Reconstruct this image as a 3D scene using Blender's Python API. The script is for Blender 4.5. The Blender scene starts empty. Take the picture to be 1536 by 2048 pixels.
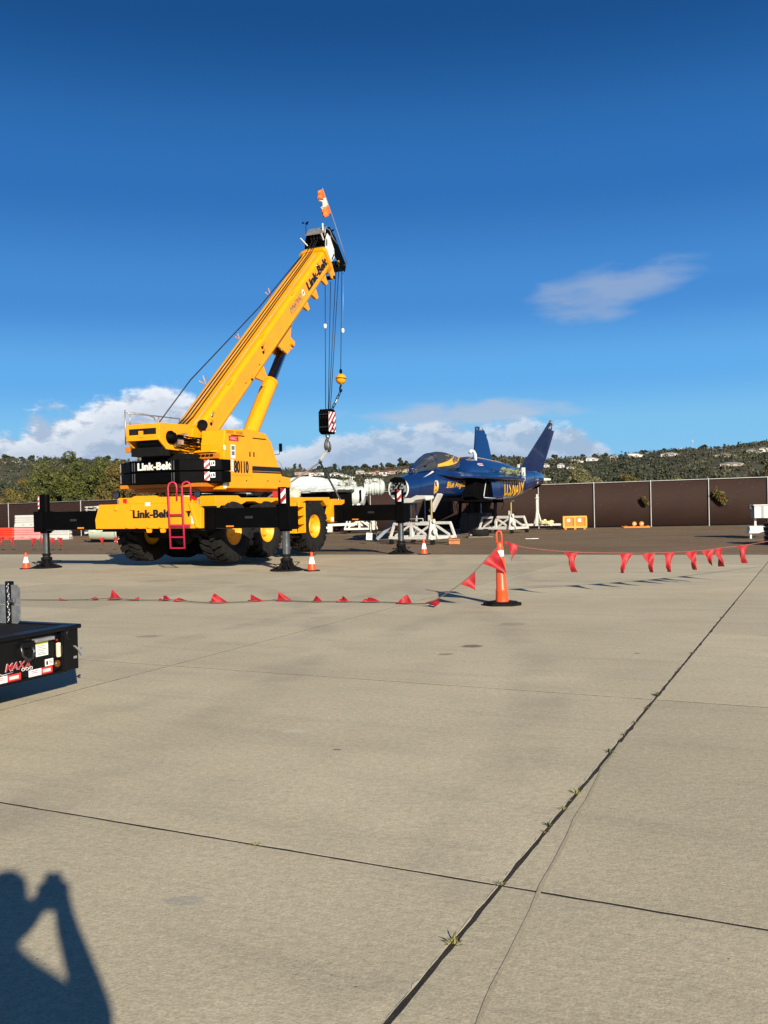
import bpy, bmesh, math, random
import numpy as np
from mathutils import Vector, Matrix, Euler
R = math.radians
random.seed(7); np.random.seed(7)
sc = bpy.context.scene
col = sc.collection

# ------------------------------------------------------------------ camera
CAM_H = 1.55
cam_d = bpy.data.cameras.new('camera'); cam = bpy.data.objects.new('camera', cam_d); col.objects.link(cam)
cam_d.sensor_fit = 'VERTICAL'; cam_d.sensor_height = 24.0
cam_d.lens = 24.0 * 1840 / 2048
cam_d.clip_start = 0.05; cam_d.clip_end = 6000
_p = math.atan(16 / 1840); _r = math.atan(.0218)
_f = Vector((0, math.cos(_p), -math.sin(_p))); _x0 = Vector((1, 0, 0)); _u0 = _x0.cross(_f)
_X = _x0 * math.cos(_r) - _u0 * math.sin(_r); _U = _x0 * math.sin(_r) + _u0 * math.cos(_r)
cam.matrix_world = Matrix(((_X.x, _U.x, -_f.x, 0), (_X.y, _U.y, -_f.y, 0), (_X.z, _U.z, -_f.z, CAM_H), (0, 0, 0, 1)))
sc.camera = cam
sc.render.resolution_x = 768; sc.render.resolution_y = 1024

# ------------------------------------------------------------------ light
SUN_EL = R(21.0); SUN_AZ = R(160.3)            # azimuth clockwise from +Y
sd = Vector((math.sin(SUN_AZ) * math.cos(SUN_EL), math.cos(SUN_AZ) * math.cos(SUN_EL), math.sin(SUN_EL)))
sun_d = bpy.data.lights.new('sun', 'SUN'); sun = bpy.data.objects.new('sun', sun_d); col.objects.link(sun)
sun_d.energy = 5.0; sun_d.angle = R(0.55); sun_d.color = (1.0, 0.90, 0.74)
sun.rotation_euler = sd.to_track_quat('Z', 'Y').to_euler()
sun.location = sd * 60
vs = sc.view_settings
vs.view_transform = 'Standard'; vs.look = 'None'; vs.gamma = 1.0; vs.use_curve_mapping = False
vs.exposure = 0.55

# ------------------------------------------------------------------ node helper
class NT:
    def __init__(s, tree): s.t = tree; s.n = tree.nodes; s.l = tree.links
    def new(s, typ, **kw):
        n = s.n.new(typ)
        for k, v in kw.items(): setattr(n, k, v)
        return n
    def put(s, sock, v):
        if hasattr(v, 'is_output'): s.l.new(v, sock)
        elif v is not None:
            if hasattr(sock.default_value, '__len__') and not hasattr(v, '__len__'): v = (v,) * len(sock.default_value)
            if hasattr(v, '__len__') and len(v) == 3 and len(sock.default_value) == 4: v = (*v, 1)
            sock.default_value = v
    def m(s, op, a, b=None, c=None, clamp=False):
        n = s.new('ShaderNodeMath', operation=op, use_clamp=clamp)
        s.put(n.inputs[0], a)
        if b is not None: s.put(n.inputs[1], b)
        if c is not None: s.put(n.inputs[2], c)
        return n.outputs[0]
    def mr(s, v, a, b, c=0., d=1., smooth=False):
        n = s.new('ShaderNodeMapRange', interpolation_type='SMOOTHSTEP' if smooth else 'LINEAR')
        for i, q in enumerate((v, a, b, c, d)): s.put(n.inputs[i], q)
        return n.outputs[0]
    def mix(s, f, a, b, blend='MIX'):
        n = s.new('ShaderNodeMix', data_type='RGBA', blend_type=blend)
        s.put(n.inputs[0], f); s.put(n.inputs[6], a); s.put(n.inputs[7], b)
        return n.outputs[2]
    def vm(s, op, a, b=None):
        n = s.new('ShaderNodeVectorMath', operation=op)
        s.put(n.inputs[0], a)
        if b is not None:
            if op == 'SCALE': s.put(n.inputs[3], b)
            else: s.put(n.inputs[1], b)
        return n.outputs[0]
    def noise(s, vec, scale, detail=4, rough=.55, lac=2., dist=0.):
        n = s.new('ShaderNodeTexNoise'); 
        if vec is not None: s.l.new(vec, n.inputs['Vector'])
        n.inputs['Scale'].default_value = scale; n.inputs['Detail'].default_value = detail
        n.inputs['Roughness'].default_value = rough; n.inputs['Lacunarity'].default_value = lac
        n.inputs['Distortion'].default_value = dist
        return n.outputs[0]
    def comb(s, x, y, z):
        n = s.new('ShaderNodeCombineXYZ')
        for i, v in enumerate((x, y, z)): s.put(n.inputs[i], v)
        return n.outputs[0]
    def sep(s, v):
        n = s.new('ShaderNodeSeparateXYZ'); s.l.new(v, n.inputs[0]); return n.outputs

# ------------------------------------------------------------------ world: clear blue sky with a low belt of cumulus
world = bpy.data.worlds.new('World'); sc.world = world; world.use_nodes = True
nt = NT(world.node_tree); nt.n.clear()
sky = nt.new('ShaderNodeTexSky', sky_type='NISHITA')
sky.sun_disc = False; sky.sun_elevation = SUN_EL; sky.sun_rotation = SUN_AZ
sky.altitude = 0; sky.air_density = 1.0; sky.dust_density = 0.15; sky.ozone_density = 3.0
hsv = nt.new('ShaderNodeHueSaturation'); hsv.inputs['Saturation'].default_value = 1.10; hsv.inputs['Hue'].default_value = 0.503
nt.l.new(sky.outputs[0], hsv.inputs['Color'])
tc = nt.new('ShaderNodeTexCoord'); dirv = tc.outputs['Generated']
dx, dy, dz = nt.sep(dirv)
az = nt.m('ARCTAN2', dx, dy); el = nt.m('ARCSINE', dz)
def blob(a, e, ra, re, tilt=0.):
    da = nt.m('SUBTRACT', az, a); de = nt.m('SUBTRACT', nt.m('SUBTRACT', el, e), nt.m('MULTIPLY', da, tilt))
    q = nt.m('ADD', nt.m('POWER', nt.m('ABSOLUTE', nt.m('DIVIDE', da, ra)), 2.), nt.m('POWER', nt.m('ABSOLUTE', nt.m('DIVIDE', de, re)), 2.))
    return nt.m('SUBTRACT', 1., q)
def smax(*vs):
    o = vs[0]
    for v in vs[1:]: o = nt.m('MAXIMUM', o, v)
    return o
pv = nt.comb(nt.m('MULTIPLY', az, 1.), nt.m('MULTIPLY', el, 1.7), 0.)
big = nt.noise(pv, 11., 9, .58, 2.1)
pv_up = nt.vm('ADD', pv, (-.006, .016, 0))
big_up = nt.noise(pv_up, 11., 9, .58, 2.1)
fine = nt.noise(pv, 36., 8, .6)
# where the cumulus stand (towers at the left, a long bank in the middle); all around the horizon a low belt
shape = smax(blob(-.295, .058, .070, .056), blob(-.24, .064, .055, .062), blob(-.345, .052, .062, .043), blob(-.19, .052, .05, .052),
             blob(-.02, .030, .13, .046), blob(.09, .042, .10, .048), blob(.155, .032, .09, .038), blob(.235, .02, .06, .022), blob(.37, .01, .12, .017))
belt_n = nt.noise(nt.comb(az, 0., 3.), 2.2, 2)
out = nt.m('GREATER_THAN', nt.m('ABSOLUTE', az), .5)
belt = nt.m('SUBTRACT', nt.m('MULTIPLY', nt.m('SUBTRACT', 2.2, nt.m('DIVIDE', el, nt.m('MULTIPLY', belt_n, .16))), out), 1.2)
shape = smax(shape, belt, -1.2)
dens = nt.m('ADD', nt.m('MULTIPLY', shape, .26), nt.m('SUBTRACT', big, .44))
alpha = nt.mr(dens, -.03, .11, 0, 1, True)
alpha = nt.m('MULTIPLY', alpha, nt.mr(az, -.14, -.02, .96, .84))
dens_up = nt.m('ADD', nt.m('MULTIPLY', shape, .26), nt.m('SUBTRACT', big_up, .44))
lit = nt.mr(nt.m('SUBTRACT', dens, dens_up), -.06, .06, .12, 1, True)
lit = nt.m('MULTIPLY', lit, nt.mr(el, .015, .085, .35, 1.0))
edge = nt.mr(dens, .02, .30, 1., .45)
lit = nt.m('MULTIPLY', lit, edge)
lit = nt.m('MULTIPLY', lit, nt.mr(az, -.12, -.04, 1.0, .62))
ccol = nt.mix(lit, (4.9, 6.3, 8.6), (13.5, 13.8, 14.2))
# thin high streaks: the lone wisp at the right and a sheet above the bank
pw = nt.comb(nt.m('ADD', nt.m('MULTIPLY', az, 1.), nt.m('MULTIPLY', el, -.35)), nt.m('MULTIPLY', el, 3.2), 4.)
wn = nt.noise(pw, 13., 6, .48, 2., .2)
wshape = smax(blob(.250, .218, .098, .026, .15), blob(.220, .208, .07, .024, .03))
wa = nt.mr(nt.m('ADD', nt.m('MULTIPLY', wshape, .42), nt.m('SUBTRACT', wn, .52)), -.03, .44, 0, .60, True)
ws2 = blob(.085, .094, .14, .017)
wa2 = nt.mr(nt.m('ADD', nt.m('MULTIPLY', ws2, .3), nt.m('SUBTRACT', wn, .47)), 0, .3, 0, .8, True)
# deepen the clear sky, and give it the pale band of clear air towards the horizon (the same all round)
deep = nt.new('ShaderNodeGamma'); deep.inputs['Gamma'].default_value = 1.2
nt.l.new(nt.vm('SCALE', hsv.outputs[0], 1 / 4.5), deep.inputs['Color'])
deepc = nt.vm('SCALE', deep.outputs[0], 3.9)
ramp = nt.new('ShaderNodeValToRGB'); er = ramp.color_ramp; er.interpolation = 'EASE'
LOW = [(0., (4.0, 8.2, 12.0)), (.075, (2.96, 7.4, 11.7)), (.135, (1.74, 5.7, 11.4)), (.218, (.89, 3.6, 9.0)), (.33, (.42, 2.26, 6.6)), (.5, (.14, 1.05, 3.5))]
while len(er.elements) < len(LOW): er.elements.new(.5)
for e_, (q_, c_) in zip(er.elements, LOW): e_.position = q_; e_.color = (c_[0] / 12, c_[1] / 12, c_[2] / 12, 1)
nt.l.new(nt.m('MAXIMUM', el, 0.), ramp.inputs[0])
low = nt.vm('SCALE', ramp.outputs[0], 12.)
hsky = nt.mix(nt.mr(el, .46, .85, 1, 0, True), deepc, low)
skyc = nt.mix(wa, hsky, (5.2, 6.4, 8.6))
skyc = nt.mix(wa2, skyc, (6.4, 7.6, 9.6))
skyc = nt.mix(alpha, skyc, ccol)
bg = nt.new('ShaderNodeBackground'); bg.inputs['Strength'].default_value = 0.05
nt.l.new(skyc, bg.inputs['Color'])
wo = nt.new('ShaderNodeOutputWorld'); nt.l.new(bg.outputs[0], wo.inputs[0])

# ------------------------------------------------------------------ materials
MATS = {}
def M(name, c, rough=.5, metal=0., var=.10, vscale=2.5, bump=0., bscale=40., dirt=0., dirtc=(.10, .08, .06), coat=0., spec=None, alpha=None, trans=0., ior=1.45, fine=0.):
    if name in MATS: return MATS[name]
    m = bpy.data.materials.new(name); m.use_nodes = True
    t = NT(m.node_tree); b = t.n['Principled BSDF']
    tcn = t.new('ShaderNodeTexCoord'); o = tcn.outputs['Object']
    n1 = t.noise(o, vscale, 5, .6)
    f = t.mr(n1, .3, .7, 1 - var, 1 + var)
    cc = t.vm('SCALE', (*c[:3],), f)
    if fine:
        n3 = t.noise(o, bscale, 3, .6); cc = t.vm('SCALE', cc, t.mr(n3, .3, .7, 1 - fine, 1 + fine))
    if dirt:
        n2 = t.noise(o, vscale * 2.3, 8, .68)
        cc = t.mix(t.mr(n2, .52, .72, 0, dirt, True), cc, dirtc)
    t.l.new(cc, b.inputs['Base Color'])
    rr = t.mr(n1, .3, .7, max(.02, rough - .07), min(1, rough + .07)); t.l.new(rr, b.inputs['Roughness'])
    b.inputs['Metallic'].default_value = metal
    if coat: b.inputs['Coat Weight'].default_value = coat; b.inputs['Coat Roughness'].default_value = .08
    if spec is not None: b.inputs['Specular IOR Level'].default_value = spec
    if trans: b.inputs['Transmission Weight'].default_value = trans; b.inputs['IOR'].default_value = ior
    if bump:
        bn = t.new('ShaderNodeBump'); bn.inputs['Strength'].default_value = bump; bn.inputs['Distance'].default_value = .02
        t.l.new(t.noise(o, bscale, 6, .6), bn.inputs['Height']); t.l.new(bn.outputs[0], b.inputs['Normal'])
    MATS[name] = m
    return m

# ------------------------------------------------------------------ mesh helpers
class MB:
    def __init__(s): s.v = []; s.f = []; s.sm = []
    def add(s, vs, fs, smooth=False, T=None):
        o = len(s.v)
        if T is not None: vs = [T @ Vector(p) for p in vs]
        s.v += [tuple(p) for p in vs]; s.f += [tuple(i + o for i in f) for f in fs]; s.sm += [smooth] * len(fs)
        return s
    def box(s, c, d, T=None, rz=0., rx=0., ry=0.):
        x, y, z = d[0] / 2, d[1] / 2, d[2] / 2
        L = Matrix.Translation(Vector(c)) @ Euler((rx, ry, rz)).to_matrix().to_4x4()
        if T is not None: L = T @ L
        return s.add([(-x, -y, -z), (x, -y, -z), (x, y, -z), (-x, y, -z), (-x, -y, z), (x, -y, z), (x, y, z), (-x, y, z)],
                     [(0, 3, 2, 1), (4, 5, 6, 7), (0, 1, 5, 4), (1, 2, 6, 5), (2, 3, 7, 6), (3, 0, 4, 7)], False, L)
    def bar(s, p0, p1, w, h=None, up=(0, 0, 1)):
        p0 = Vector(p0); p1 = Vector(p1); d = p1 - p0; h = h or w
        z = d.normalized(); x = Vector(up).cross(z)
        if x.length < 1e-4: x = Vector((1, 0, 0)).cross(z)
        x.normalize(); y = z.cross(x)
        T = Matrix(((x.x, y.x, z.x, (p0.x + p1.x) / 2), (x.y, y.y, z.y, (p0.y + p1.y) / 2), (x.z, y.z, z.z, (p0.z + p1.z) / 2), (0, 0, 0, 1)))
        return s.box((0, 0, 0), (w, h, d.length), T)
    def ext(s, pts, axis, a, b, T=None):
        def mk(u, v, w): return {'x': (w, u, v), 'y': (u, w, v), 'z': (u, v, w)}[axis]
        n = len(pts)
        vs = [mk(u, v, a) for u, v in pts] + [mk(u, v, b) for u, v in pts]
        fs = [tuple(range(n)), tuple(range(2 * n - 1, n - 1, -1))] + [(i, (i + 1) % n, n + (i + 1) % n, n + i) for i in range(n)]
        return s.add(vs, fs, False, T)
    def cyl(s, p0, p1, r0, r1=None, n=16, caps=True, T=None):
        r1 = r0 if r1 is None else r1
        return s.lathe([(r0, 0), (r1, (Vector(p1) - Vector(p0)).length)], p0, Vector(p1) - Vector(p0), n, caps, T)
    def lathe(s, prof, p0, ax, n=24, caps=True, T=None, smooth=True):
        z = Vector(ax).normalized(); x = z.orthogonal().normalized(); y = z.cross(x); p0 = Vector(p0)
        vs = []; fs = []
        for r, h in prof:
            for i in range(n):
                a = 2 * math.pi * i / n
                vs.append(p0 + z * h + (x * math.cos(a) + y * math.sin(a)) * r)
        for k in range(len(prof) - 1):
            for i in range(n):
                j = (i + 1) % n; fs.append((k * n + i, k * n + j, (k + 1) * n + j, (k + 1) * n + i))
        s.add(vs, fs, smooth, T)
        if caps:
            m = len(prof) - 1
            if prof[0][0] > 1e-5: s.add(vs[:n], [tuple(range(n - 1, -1, -1))], False, T)
            if prof[m][0] > 1e-5: s.add(vs[m * n:], [tuple(range(n))], False, T)
        return s
    def tube(s, path, r, n=8, closed=False, caps=True):
        P = [Vector(p) for p in path]; m = len(P); vs = []; fs = []
        prev = None
        for k in range(m):
            if closed: d = P[(k + 1) % m] - P[k - 1]
            else: d = P[min(k + 1, m - 1)] - P[max(k - 1, 0)]
            d.normalize()
            if prev is None: x = d.orthogonal().normalized()
            else:
                x = prev - d * prev.dot(d)
                x = x.normalized() if x.length > 1e-6 else d.orthogonal().normalized()
            prev = x; y = d.cross(x)
            rr = r[k] if hasattr(r, '__len__') else r
            for i in range(n):
                a = 2 * math.pi * i / n; vs.append(P[k] + (x * math.cos(a) + y * math.sin(a)) * rr)
        for k in range(m if closed else m - 1):
            for i in range(n):
                j = (i + 1) % n; q = (k + 1) % m
                fs.append((k * n + i, k * n + j, q * n + j, q * n + i))
        if caps and not closed: fs += [tuple(range(n - 1, -1, -1)), tuple(range((m - 1) * n, m * n))]
        return s.add(vs, fs, True)
    def loft(s, rings, caps=True, smooth=True, T=None):
        n = len(rings[0]); vs = [p for r in rings for p in r]; fs = []
        for k in range(len(rings) - 1):
            for i in range(n):
                j = (i + 1) % n; fs.append((k * n + i, k * n + j, (k + 1) * n + j, (k + 1) * n + i))
        s.add(vs, fs, smooth, T)
        if caps: s.add(rings[0], [tuple(range(n - 1, -1, -1))], False, T); s.add(rings[-1], [tuple(range(n))], False, T)
        return s
    def mesh(s, name, fixn=True):
        me = bpy.data.meshes.new(name); me.from_pydata(s.v, [], s.f)
        me.polygons.foreach_set('use_smooth', s.sm)
        if fixn:
            bm = bmesh.new(); bm.from_mesh(me); bmesh.ops.recalc_face_normals(bm, faces=bm.faces); bm.to_mesh(me); bm.free()
        me.update(); return me
    def build(s, name, mat, parent=None, bevel=0., loc=None, rot=None, fixn=True):
        o = bpy.data.objects.new(name, s.mesh(name, fixn)); col.objects.link(o)
        if mat: o.data.materials.append(mat)
        if parent: o.parent = parent
        if loc is not None: o.location = loc
        if rot is not None: o.rotation_euler = rot
        if bevel:
            b = o.modifiers.new('bevel', 'BEVEL'); b.width = bevel; b.segments = 2; b.limit_method = 'ANGLE'; b.angle_limit = R(35)
        return o
def linkmesh(name, me, parent=None, loc=None, rot=None, scale=None):
    o = bpy.data.objects.new(name, me); col.objects.link(o)
    if parent: o.parent = parent
    if loc is not None: o.location = loc
    if rot is not None: o.rotation_euler = rot
    if scale is not None: o.scale = scale
    return o
def tag(o, label, cat, group=None):
    o['label'] = label; o['category'] = cat
    if group: o['group'] = group
    return o
def empty(name, loc=(0, 0, 0), rz=0., label=None, cat=None, group=None):
    o = bpy.data.objects.new(name, None); col.objects.link(o); o.location = loc; o.rotation_euler = (0, 0, rz)
    o.empty_display_size = .3
    if label: tag(o, label, cat, group)
    return o
def copy_tree(o, parent=None):
    c = o.copy(); col.objects.link(c)
    if parent: c.parent = parent
    for ch in [q for q in o.children]: copy_tree(ch, c)
    return c
def struct(o): o['kind'] = 'structure'; return o

def text_mesh(txt, size=1., bold=0., shear=0., ext=0., spacing=1., align='LEFT', sub=0):
    cu = bpy.data.curves.new('lettering', 'FONT'); cu.body = txt; cu.size = size; cu.offset = bold; cu.shear = shear
    cu.extrude = ext; cu.space_character = spacing; cu.align_x = align; cu.resolution_u = 4; cu.fill_mode = 'BOTH'
    ob = bpy.data.objects.new('lettering', cu); col.objects.link(ob)
    dg = bpy.context.evaluated_depsgraph_get(); dg.update()
    me = bpy.data.meshes.new_from_object(ob.evaluated_get(dg)); bpy.data.objects.remove(ob); bpy.data.curves.remove(cu)
    if sub:
        bm = bmesh.new(); bm.from_mesh(me); bmesh.ops.triangulate(bm, faces=bm.faces)
        bmesh.ops.subdivide_edges(bm, edges=bm.edges, cuts=sub, use_grid_fill=True); bm.to_mesh(me); bm.free()
    return me
def basis(o, xa, ya, off=0.):
    """matrix taking text x/y to local directions xa, ya with origin o (lifted by off along the normal)"""
    x = Vector(xa).normalized(); y = Vector(ya).normalized(); z = x.cross(y).normalized(); o = Vector(o) + z * off
    return Matrix(((x.x, y.x, z.x, o.x), (x.y, y.y, z.y, o.y), (x.z, y.z, z.z, o.z), (0, 0, 0, 1)))
def lettering(txt, mat, parent, o, xa, ya, width=None, height=None, bold=.0, shear=0., spacing=1., off=.006, name='lettering', fat=0.):
    me = text_mesh(txt, 1., bold, shear, 0., spacing)
    co = np.empty(len(me.vertices) * 3); me.vertices.foreach_get('co', co); co = co.reshape(-1, 3)
    mn = co.min(0); mx = co.max(0); co = co - mn
    s_ = width / (mx[0] - mn[0]) if width else height / (mx[1] - mn[1])
    sy = height / (mx[1] - mn[1]) if height else s_
    co[:, 0] *= s_; co[:, 1] *= sy; co[:, 2] = 0
    T = np.array(basis(o, xa, ya, off)); co = co @ T[:3, :3].T + T[:3, 3]
    me.vertices.foreach_set('co', co.ravel()); me.update()
    if fat:                                  # heavy block letters: the same glyphs struck three times side by side
        polys = [tuple(p.vertices) for p in me.polygons]; n0 = len(co); nrm = np.array(Vector(xa).cross(Vector(ya)).normalized()); xd = np.array(Vector(xa).normalized())
        allv = np.concatenate([co + xd * (k * fat) + nrm * (abs(k) * .0006 + (k > 0) * .0006) for k in (-1, 0, 1)])
        m2 = bpy.data.meshes.new(name); m2.from_pydata(allv.tolist(), [], [tuple(i + q * n0 for i in p) for q in range(3) for p in polys]); m2.update(); me = m2
    ob = linkmesh(name, me, parent); me.materials.clear(); me.materials.append(mat)
    return ob
def panel(parent, name, mat, o, xa, ya, w, h, off=.005, thick=.004, bevel=0.):
    """a thin plate / sticker lying on a surface: o is its lower left corner"""
    T = basis(o, xa, ya, off)
    return MB().box((w / 2, h / 2, 0), (w, h, thick), T).build(name, mat, parent, bevel)
def striped(parent, o, xa, ya, w, h, n=3, off=.006, name='warning_plate'):
    """white plate with red diagonal stripes, each stripe its own polygon"""
    base = panel(parent, name, WHITE_REFL, o, xa, ya, w, h, off)
    T = basis(o, xa, ya, off + .0045); mb = MB()
    def clip(poly, f):
        out = []
        for i in range(len(poly)):
            a, b = poly[i], poly[(i + 1) % len(poly)]; fa, fb = f(a), f(b)
            if fa >= 0: out.append(a)
            if fa * fb < 0: t = fa / (fa - fb); out.append((a[0] + (b[0] - a[0]) * t, a[1] + (b[1] - a[1]) * t))
        return out
    L = w + h; st = L / n
    for k in range(n):
        a = k * st + st * .05; b = a + st * .5
        poly = clip([(0, 0), (w, 0), (w, h), (0, h)], lambda p: p[0] + (h - p[1]) - a)
        if len(poly) > 2: poly = clip(poly, lambda p: b - p[0] - (h - p[1]))
        if len(poly) > 2: mb.ext(poly, 'z', 0, .002, T)
    mb.build('red_stripe', RED_REFL, base)
    return base
# common materials
YEL = M('crane_yellow', (.82, .335, .005), .38, var=.07, vscale=1.6, coat=.08, dirt=.22, dirtc=(.42, .19, .03), spec=.3)
BLACK = M('black_paint', (.0018, .0018, .002), .6, var=.3, dirt=.10, dirtc=(.006, .0057, .0055), spec=.05)
BLACKM = M('black_matt', (.006, .006, .0065), .75, var=.3, dirt=.25, dirtc=(.022, .020, .018), spec=.15)
STEEL = M('steel', (.42, .43, .44), .3, 1., var=.15)
DSTEEL = M('dark_steel', (.07, .07, .072), .32, .8, var=.2)
GALV = M('galvanised', (.42, .43, .43), .5, .7, var=.15, vscale=6)
WHITE = M('white_paint', (.66, .67, .64), .45, var=.06, dirt=.35, dirtc=(.33, .29, .23))
WHITE_REFL = M('white_reflective', (.82, .81, .80), .35, var=.04)
RED_REFL = M('red_reflective', (.36, .010, .016), .35, var=.08)
PINKRED = M('ladder_red', (.42, .008, .050), .45, var=.1)
RUBBER = M('tyre_rubber', (.011, .0107, .0105), .88, var=.35, vscale=5, dirt=.5, dirtc=(.030, .027, .023), bump=.2, bscale=60, spec=.2)
ROPE = M('wire_rope', (.03, .033, .04), .55, .6)
ORANGE = M('safety_orange', (.86, .075, .012), .5, var=.08, dirt=.2, dirtc=(.35, .06, .02))
DECAL_BLACK = M('decal_black', (.006, .006, .006), .45, var=.1)
REDFLAG = M('pennant_red', (.33, .006, .010), .6, var=.15, vscale=8)
# ================================================================== GROUND
GA = R(25.55)
E1 = Vector((math.sin(GA), math.cos(GA), 0)); E2 = Vector((math.cos(GA), -math.sin(GA), 0))
J0 = (-1.20, 3.527); S1 = 3.735; S2 = 4.65        # a joint crossing in (e2, e1); slab pitch along e1 and e2
EDGE_A = Vector((-14.33, 34.0, 0)); EDGE_B = Vector((10.0, 24.1, 0))   # line where concrete meets gravel

def concrete_mat():
    m = bpy.data.materials.new('weathered_concrete'); m.use_nodes = True
    t = NT(m.node_tree); b = t.n['Principled BSDF']
    g = t.new('ShaderNodeNewGeometry'); P = g.outputs['Position']
    rot = t.new('ShaderNodeVectorRotate', rotation_type='Z_AXIS'); t.l.new(P, rot.inputs[0]); rot.inputs['Angle'].default_value = GA
    L = rot.outputs[0]                                      # x along e2, y along e1
    st = t.vm('MULTIPLY', L, (.35, 3.2, 1.)); st2 = t.vm('MULTIPLY', L, (1.2, 16., 1.))
    big = t.noise(P, .35, 6, .6); mid = t.noise(P, 1.6, 7, .62); streak = t.noise(st, 1.1, 7, .65); broom = t.noise(st2, 3.2, 5, .6)
    fine = t.noise(P, 85., 4, .7); grit = t.noise(P, 26., 5, .7)
    c = t.mix(t.mr(big, .35, .65), (.48, .422, .294), (.575, .507, .355))
    c = t.mix(t.mr(mid, .42, .68, 0, .28, True), c, (.405, .365, .275))
    c = t.mix(t.mr(streak, .48, .72, 0, .34, True), c, (.35, .315, .235))
    c = t.mix(t.mr(broom, .45, .75, 0, .35, True), c, (.59, .53, .39))
    oi = t.new('ShaderNodeObjectInfo')
    c = t.vm('SCALE', c, t.mr(oi.outputs['Random'], 0, 1, .91, 1.06))
    c = t.vm('SCALE', c, t.mr(grit, .3, .7, .84, 1.16)); c = t.vm('SCALE', c, t.mr(fine, .3, .7, .78, 1.22))
    # tyre tracks: two sweeping pairs of dark arcs left by the crane, broken up by noise
    px, py, pz = t.sep(P)
    def arc(cx, cy, r, w):
        d = t.m('SQRT', t.m('ADD', t.m('POWER', t.m('SUBTRACT', px, cx), 2.), t.m('POWER', t.m('SUBTRACT', py, cy), 2.)))
        return t.mr(t.m('ABSOLUTE', t.m('SUBTRACT', d, r)), w * .3, w, 1, 0, True)
    tr = None
    for a in ((-16., 10.5, 15.2, .34), (-16., 10.5, 17.5, .34), (9., 33., 14.2, .3), (9., 33., 16.4, .3), (-30., 26., 31.5, .3), (-30., 26., 33.6, .3)):
        q = arc(*a); tr = q if tr is None else t.m('MAXIMUM', tr, q)
    tn = t.noise(P, .8, 5, .6)
    c = t.mix(t.m('MULTIPLY', tr, t.mr(tn, .38, .62, 0, .22)), c, (.17, .155, .135))
    # spots of oil and old patches that lie on the slabs
    nz = t.noise(P, 9., 4, .6)
    for (sx, sy, ra, rb, dk, cc) in ((.915, 9.89, .13, .11, .8, (.13, .105, .075)), (.605, 9.40, .10, .07, .55, (.17, .13, .085)), (-.65, 6.33, .10, .055, .6, (.60, .56, .47)),
                                     (-.33, 5.82, .03, .02, .7, (.10, .09, .07)), (-.82, 3.62, .09, .05, .45, (.30, .31, .30)), (2.5, 9.2, .035, .03, .7, (.09, .08, .07)),
                                     (1.6, 11.6, .2, .16, .35, (.2, .15, .10)), (-2.9, 11.2, .16, .12, .4, (.14, .12, .10)), (-4.0, 10.9, .12, .1, .35, (.14, .12, .10)),
                                     (-4.9, 19.8, .5, .3, .3, (.16, .14, .12)), (2.9, 16.6, .5, .25, .25, (.17, .15, .12))):
        q = t.m('SQRT', t.m('ADD', t.m('POWER', t.m('DIVIDE', t.m('SUBTRACT', px, sx), ra), 2.), t.m('POWER', t.m('DIVIDE', t.m('SUBTRACT', py, sy), rb), 2.)))
        q = t.m('ADD', q, t.m('MULTIPLY', t.m('SUBTRACT', nz, .5), 1.1))
        c = t.mix(t.mr(q, .65, 1.05, dk, 0, True), c, cc)
    # small dark pits
    vo = t.new('ShaderNodeTexVoronoi'); t.l.new(t.vm('MULTIPLY', L, (1., 1.9, 1.)), vo.inputs['Vector']); vo.inputs['Scale'].default_value = 9.
    pit = t.mr(vo.outputs['Distance'], .035, .075, 1, 0); pit = t.m('MULTIPLY', pit, t.mr(t.noise(P, 2.3, 3), .5, .6))
    c = t.mix(t.m('MULTIPLY', pit, .7), c, (.10, .09, .075))
    t.l.new(c, b.inputs['Base Color']); b.inputs['Roughness'].default_value = .88; b.inputs['Specular IOR Level'].default_value = .25
    h = t.m('ADD', t.m('MULTIPLY', fine, .5), t.m('ADD', t.m('MULTIPLY', grit, .9), t.m('MULTIPLY', broom, .5)))
    h = t.m('SUBTRACT', h, t.m('MULTIPLY', pit, .8))
    bn = t.new('ShaderNodeBump'); bn.inputs['Strength'].default_value = .5; bn.inputs['Distance'].default_value = .005
    t.l.new(h, bn.inputs['Height']); t.l.new(bn.outputs[0], b.inputs['Normal'])
    return m
CONC = concrete_mat()

def gravel_mat(name, c1, c2, sc_=1.):
    m = bpy.data.materials.new(name); m.use_nodes = True
    t = NT(m.node_tree); b = t.n['Principled BSDF']
    P = t.new('ShaderNodeNewGeometry').outputs['Position']
    a = t.noise(P, .25 * sc_, 6, .6); f = t.noise(P, 14. * sc_, 6, .75); g = t.noise(P, 50. * sc_, 3, .7)
    st = t.noise(t.vm('MULTIPLY', P, (.22, 1.7, 1)), .8, 5, .6)
    c = t.mix(t.mr(a, .35, .65), c1, c2)
    c = t.mix(t.mr(st, .5, .7, 0, .5), c, tuple(q * .6 for q in c1))
    c = t.vm('SCALE', c, t.mr(f, .28, .72, .62, 1.38)); c = t.vm('SCALE', c, t.mr(g, .3, .7, .7, 1.3))
    t.l.new(c, b.inputs['Base Color']); b.inputs['Roughness'].default_value = .95; b.inputs['Specular IOR Level'].default_value = .15
    bn = t.new('ShaderNodeBump'); bn.inputs['Strength'].default_value = .9; bn.inputs['Distance'].default_value = .03
    t.l.new(t.m('ADD', f, t.m('MULTIPLY', g, .5)), bn.inputs['Height']); t.l.new(bn.outputs[0], b.inputs['Normal'])
    return m
GRAVEL = gravel_mat('brown_gravel', (.205, .146, .090), (.250, .180, .113))

# one sheet to the horizon
g = MB(); S = 4000
g.add([(-S, -S, -.045), (S, -S, -.045), (S, S, -.045), (-S, S, -.045)], [(0, 1, 2, 3)])
struct(g.build('gravel_ground', GRAVEL))
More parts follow.
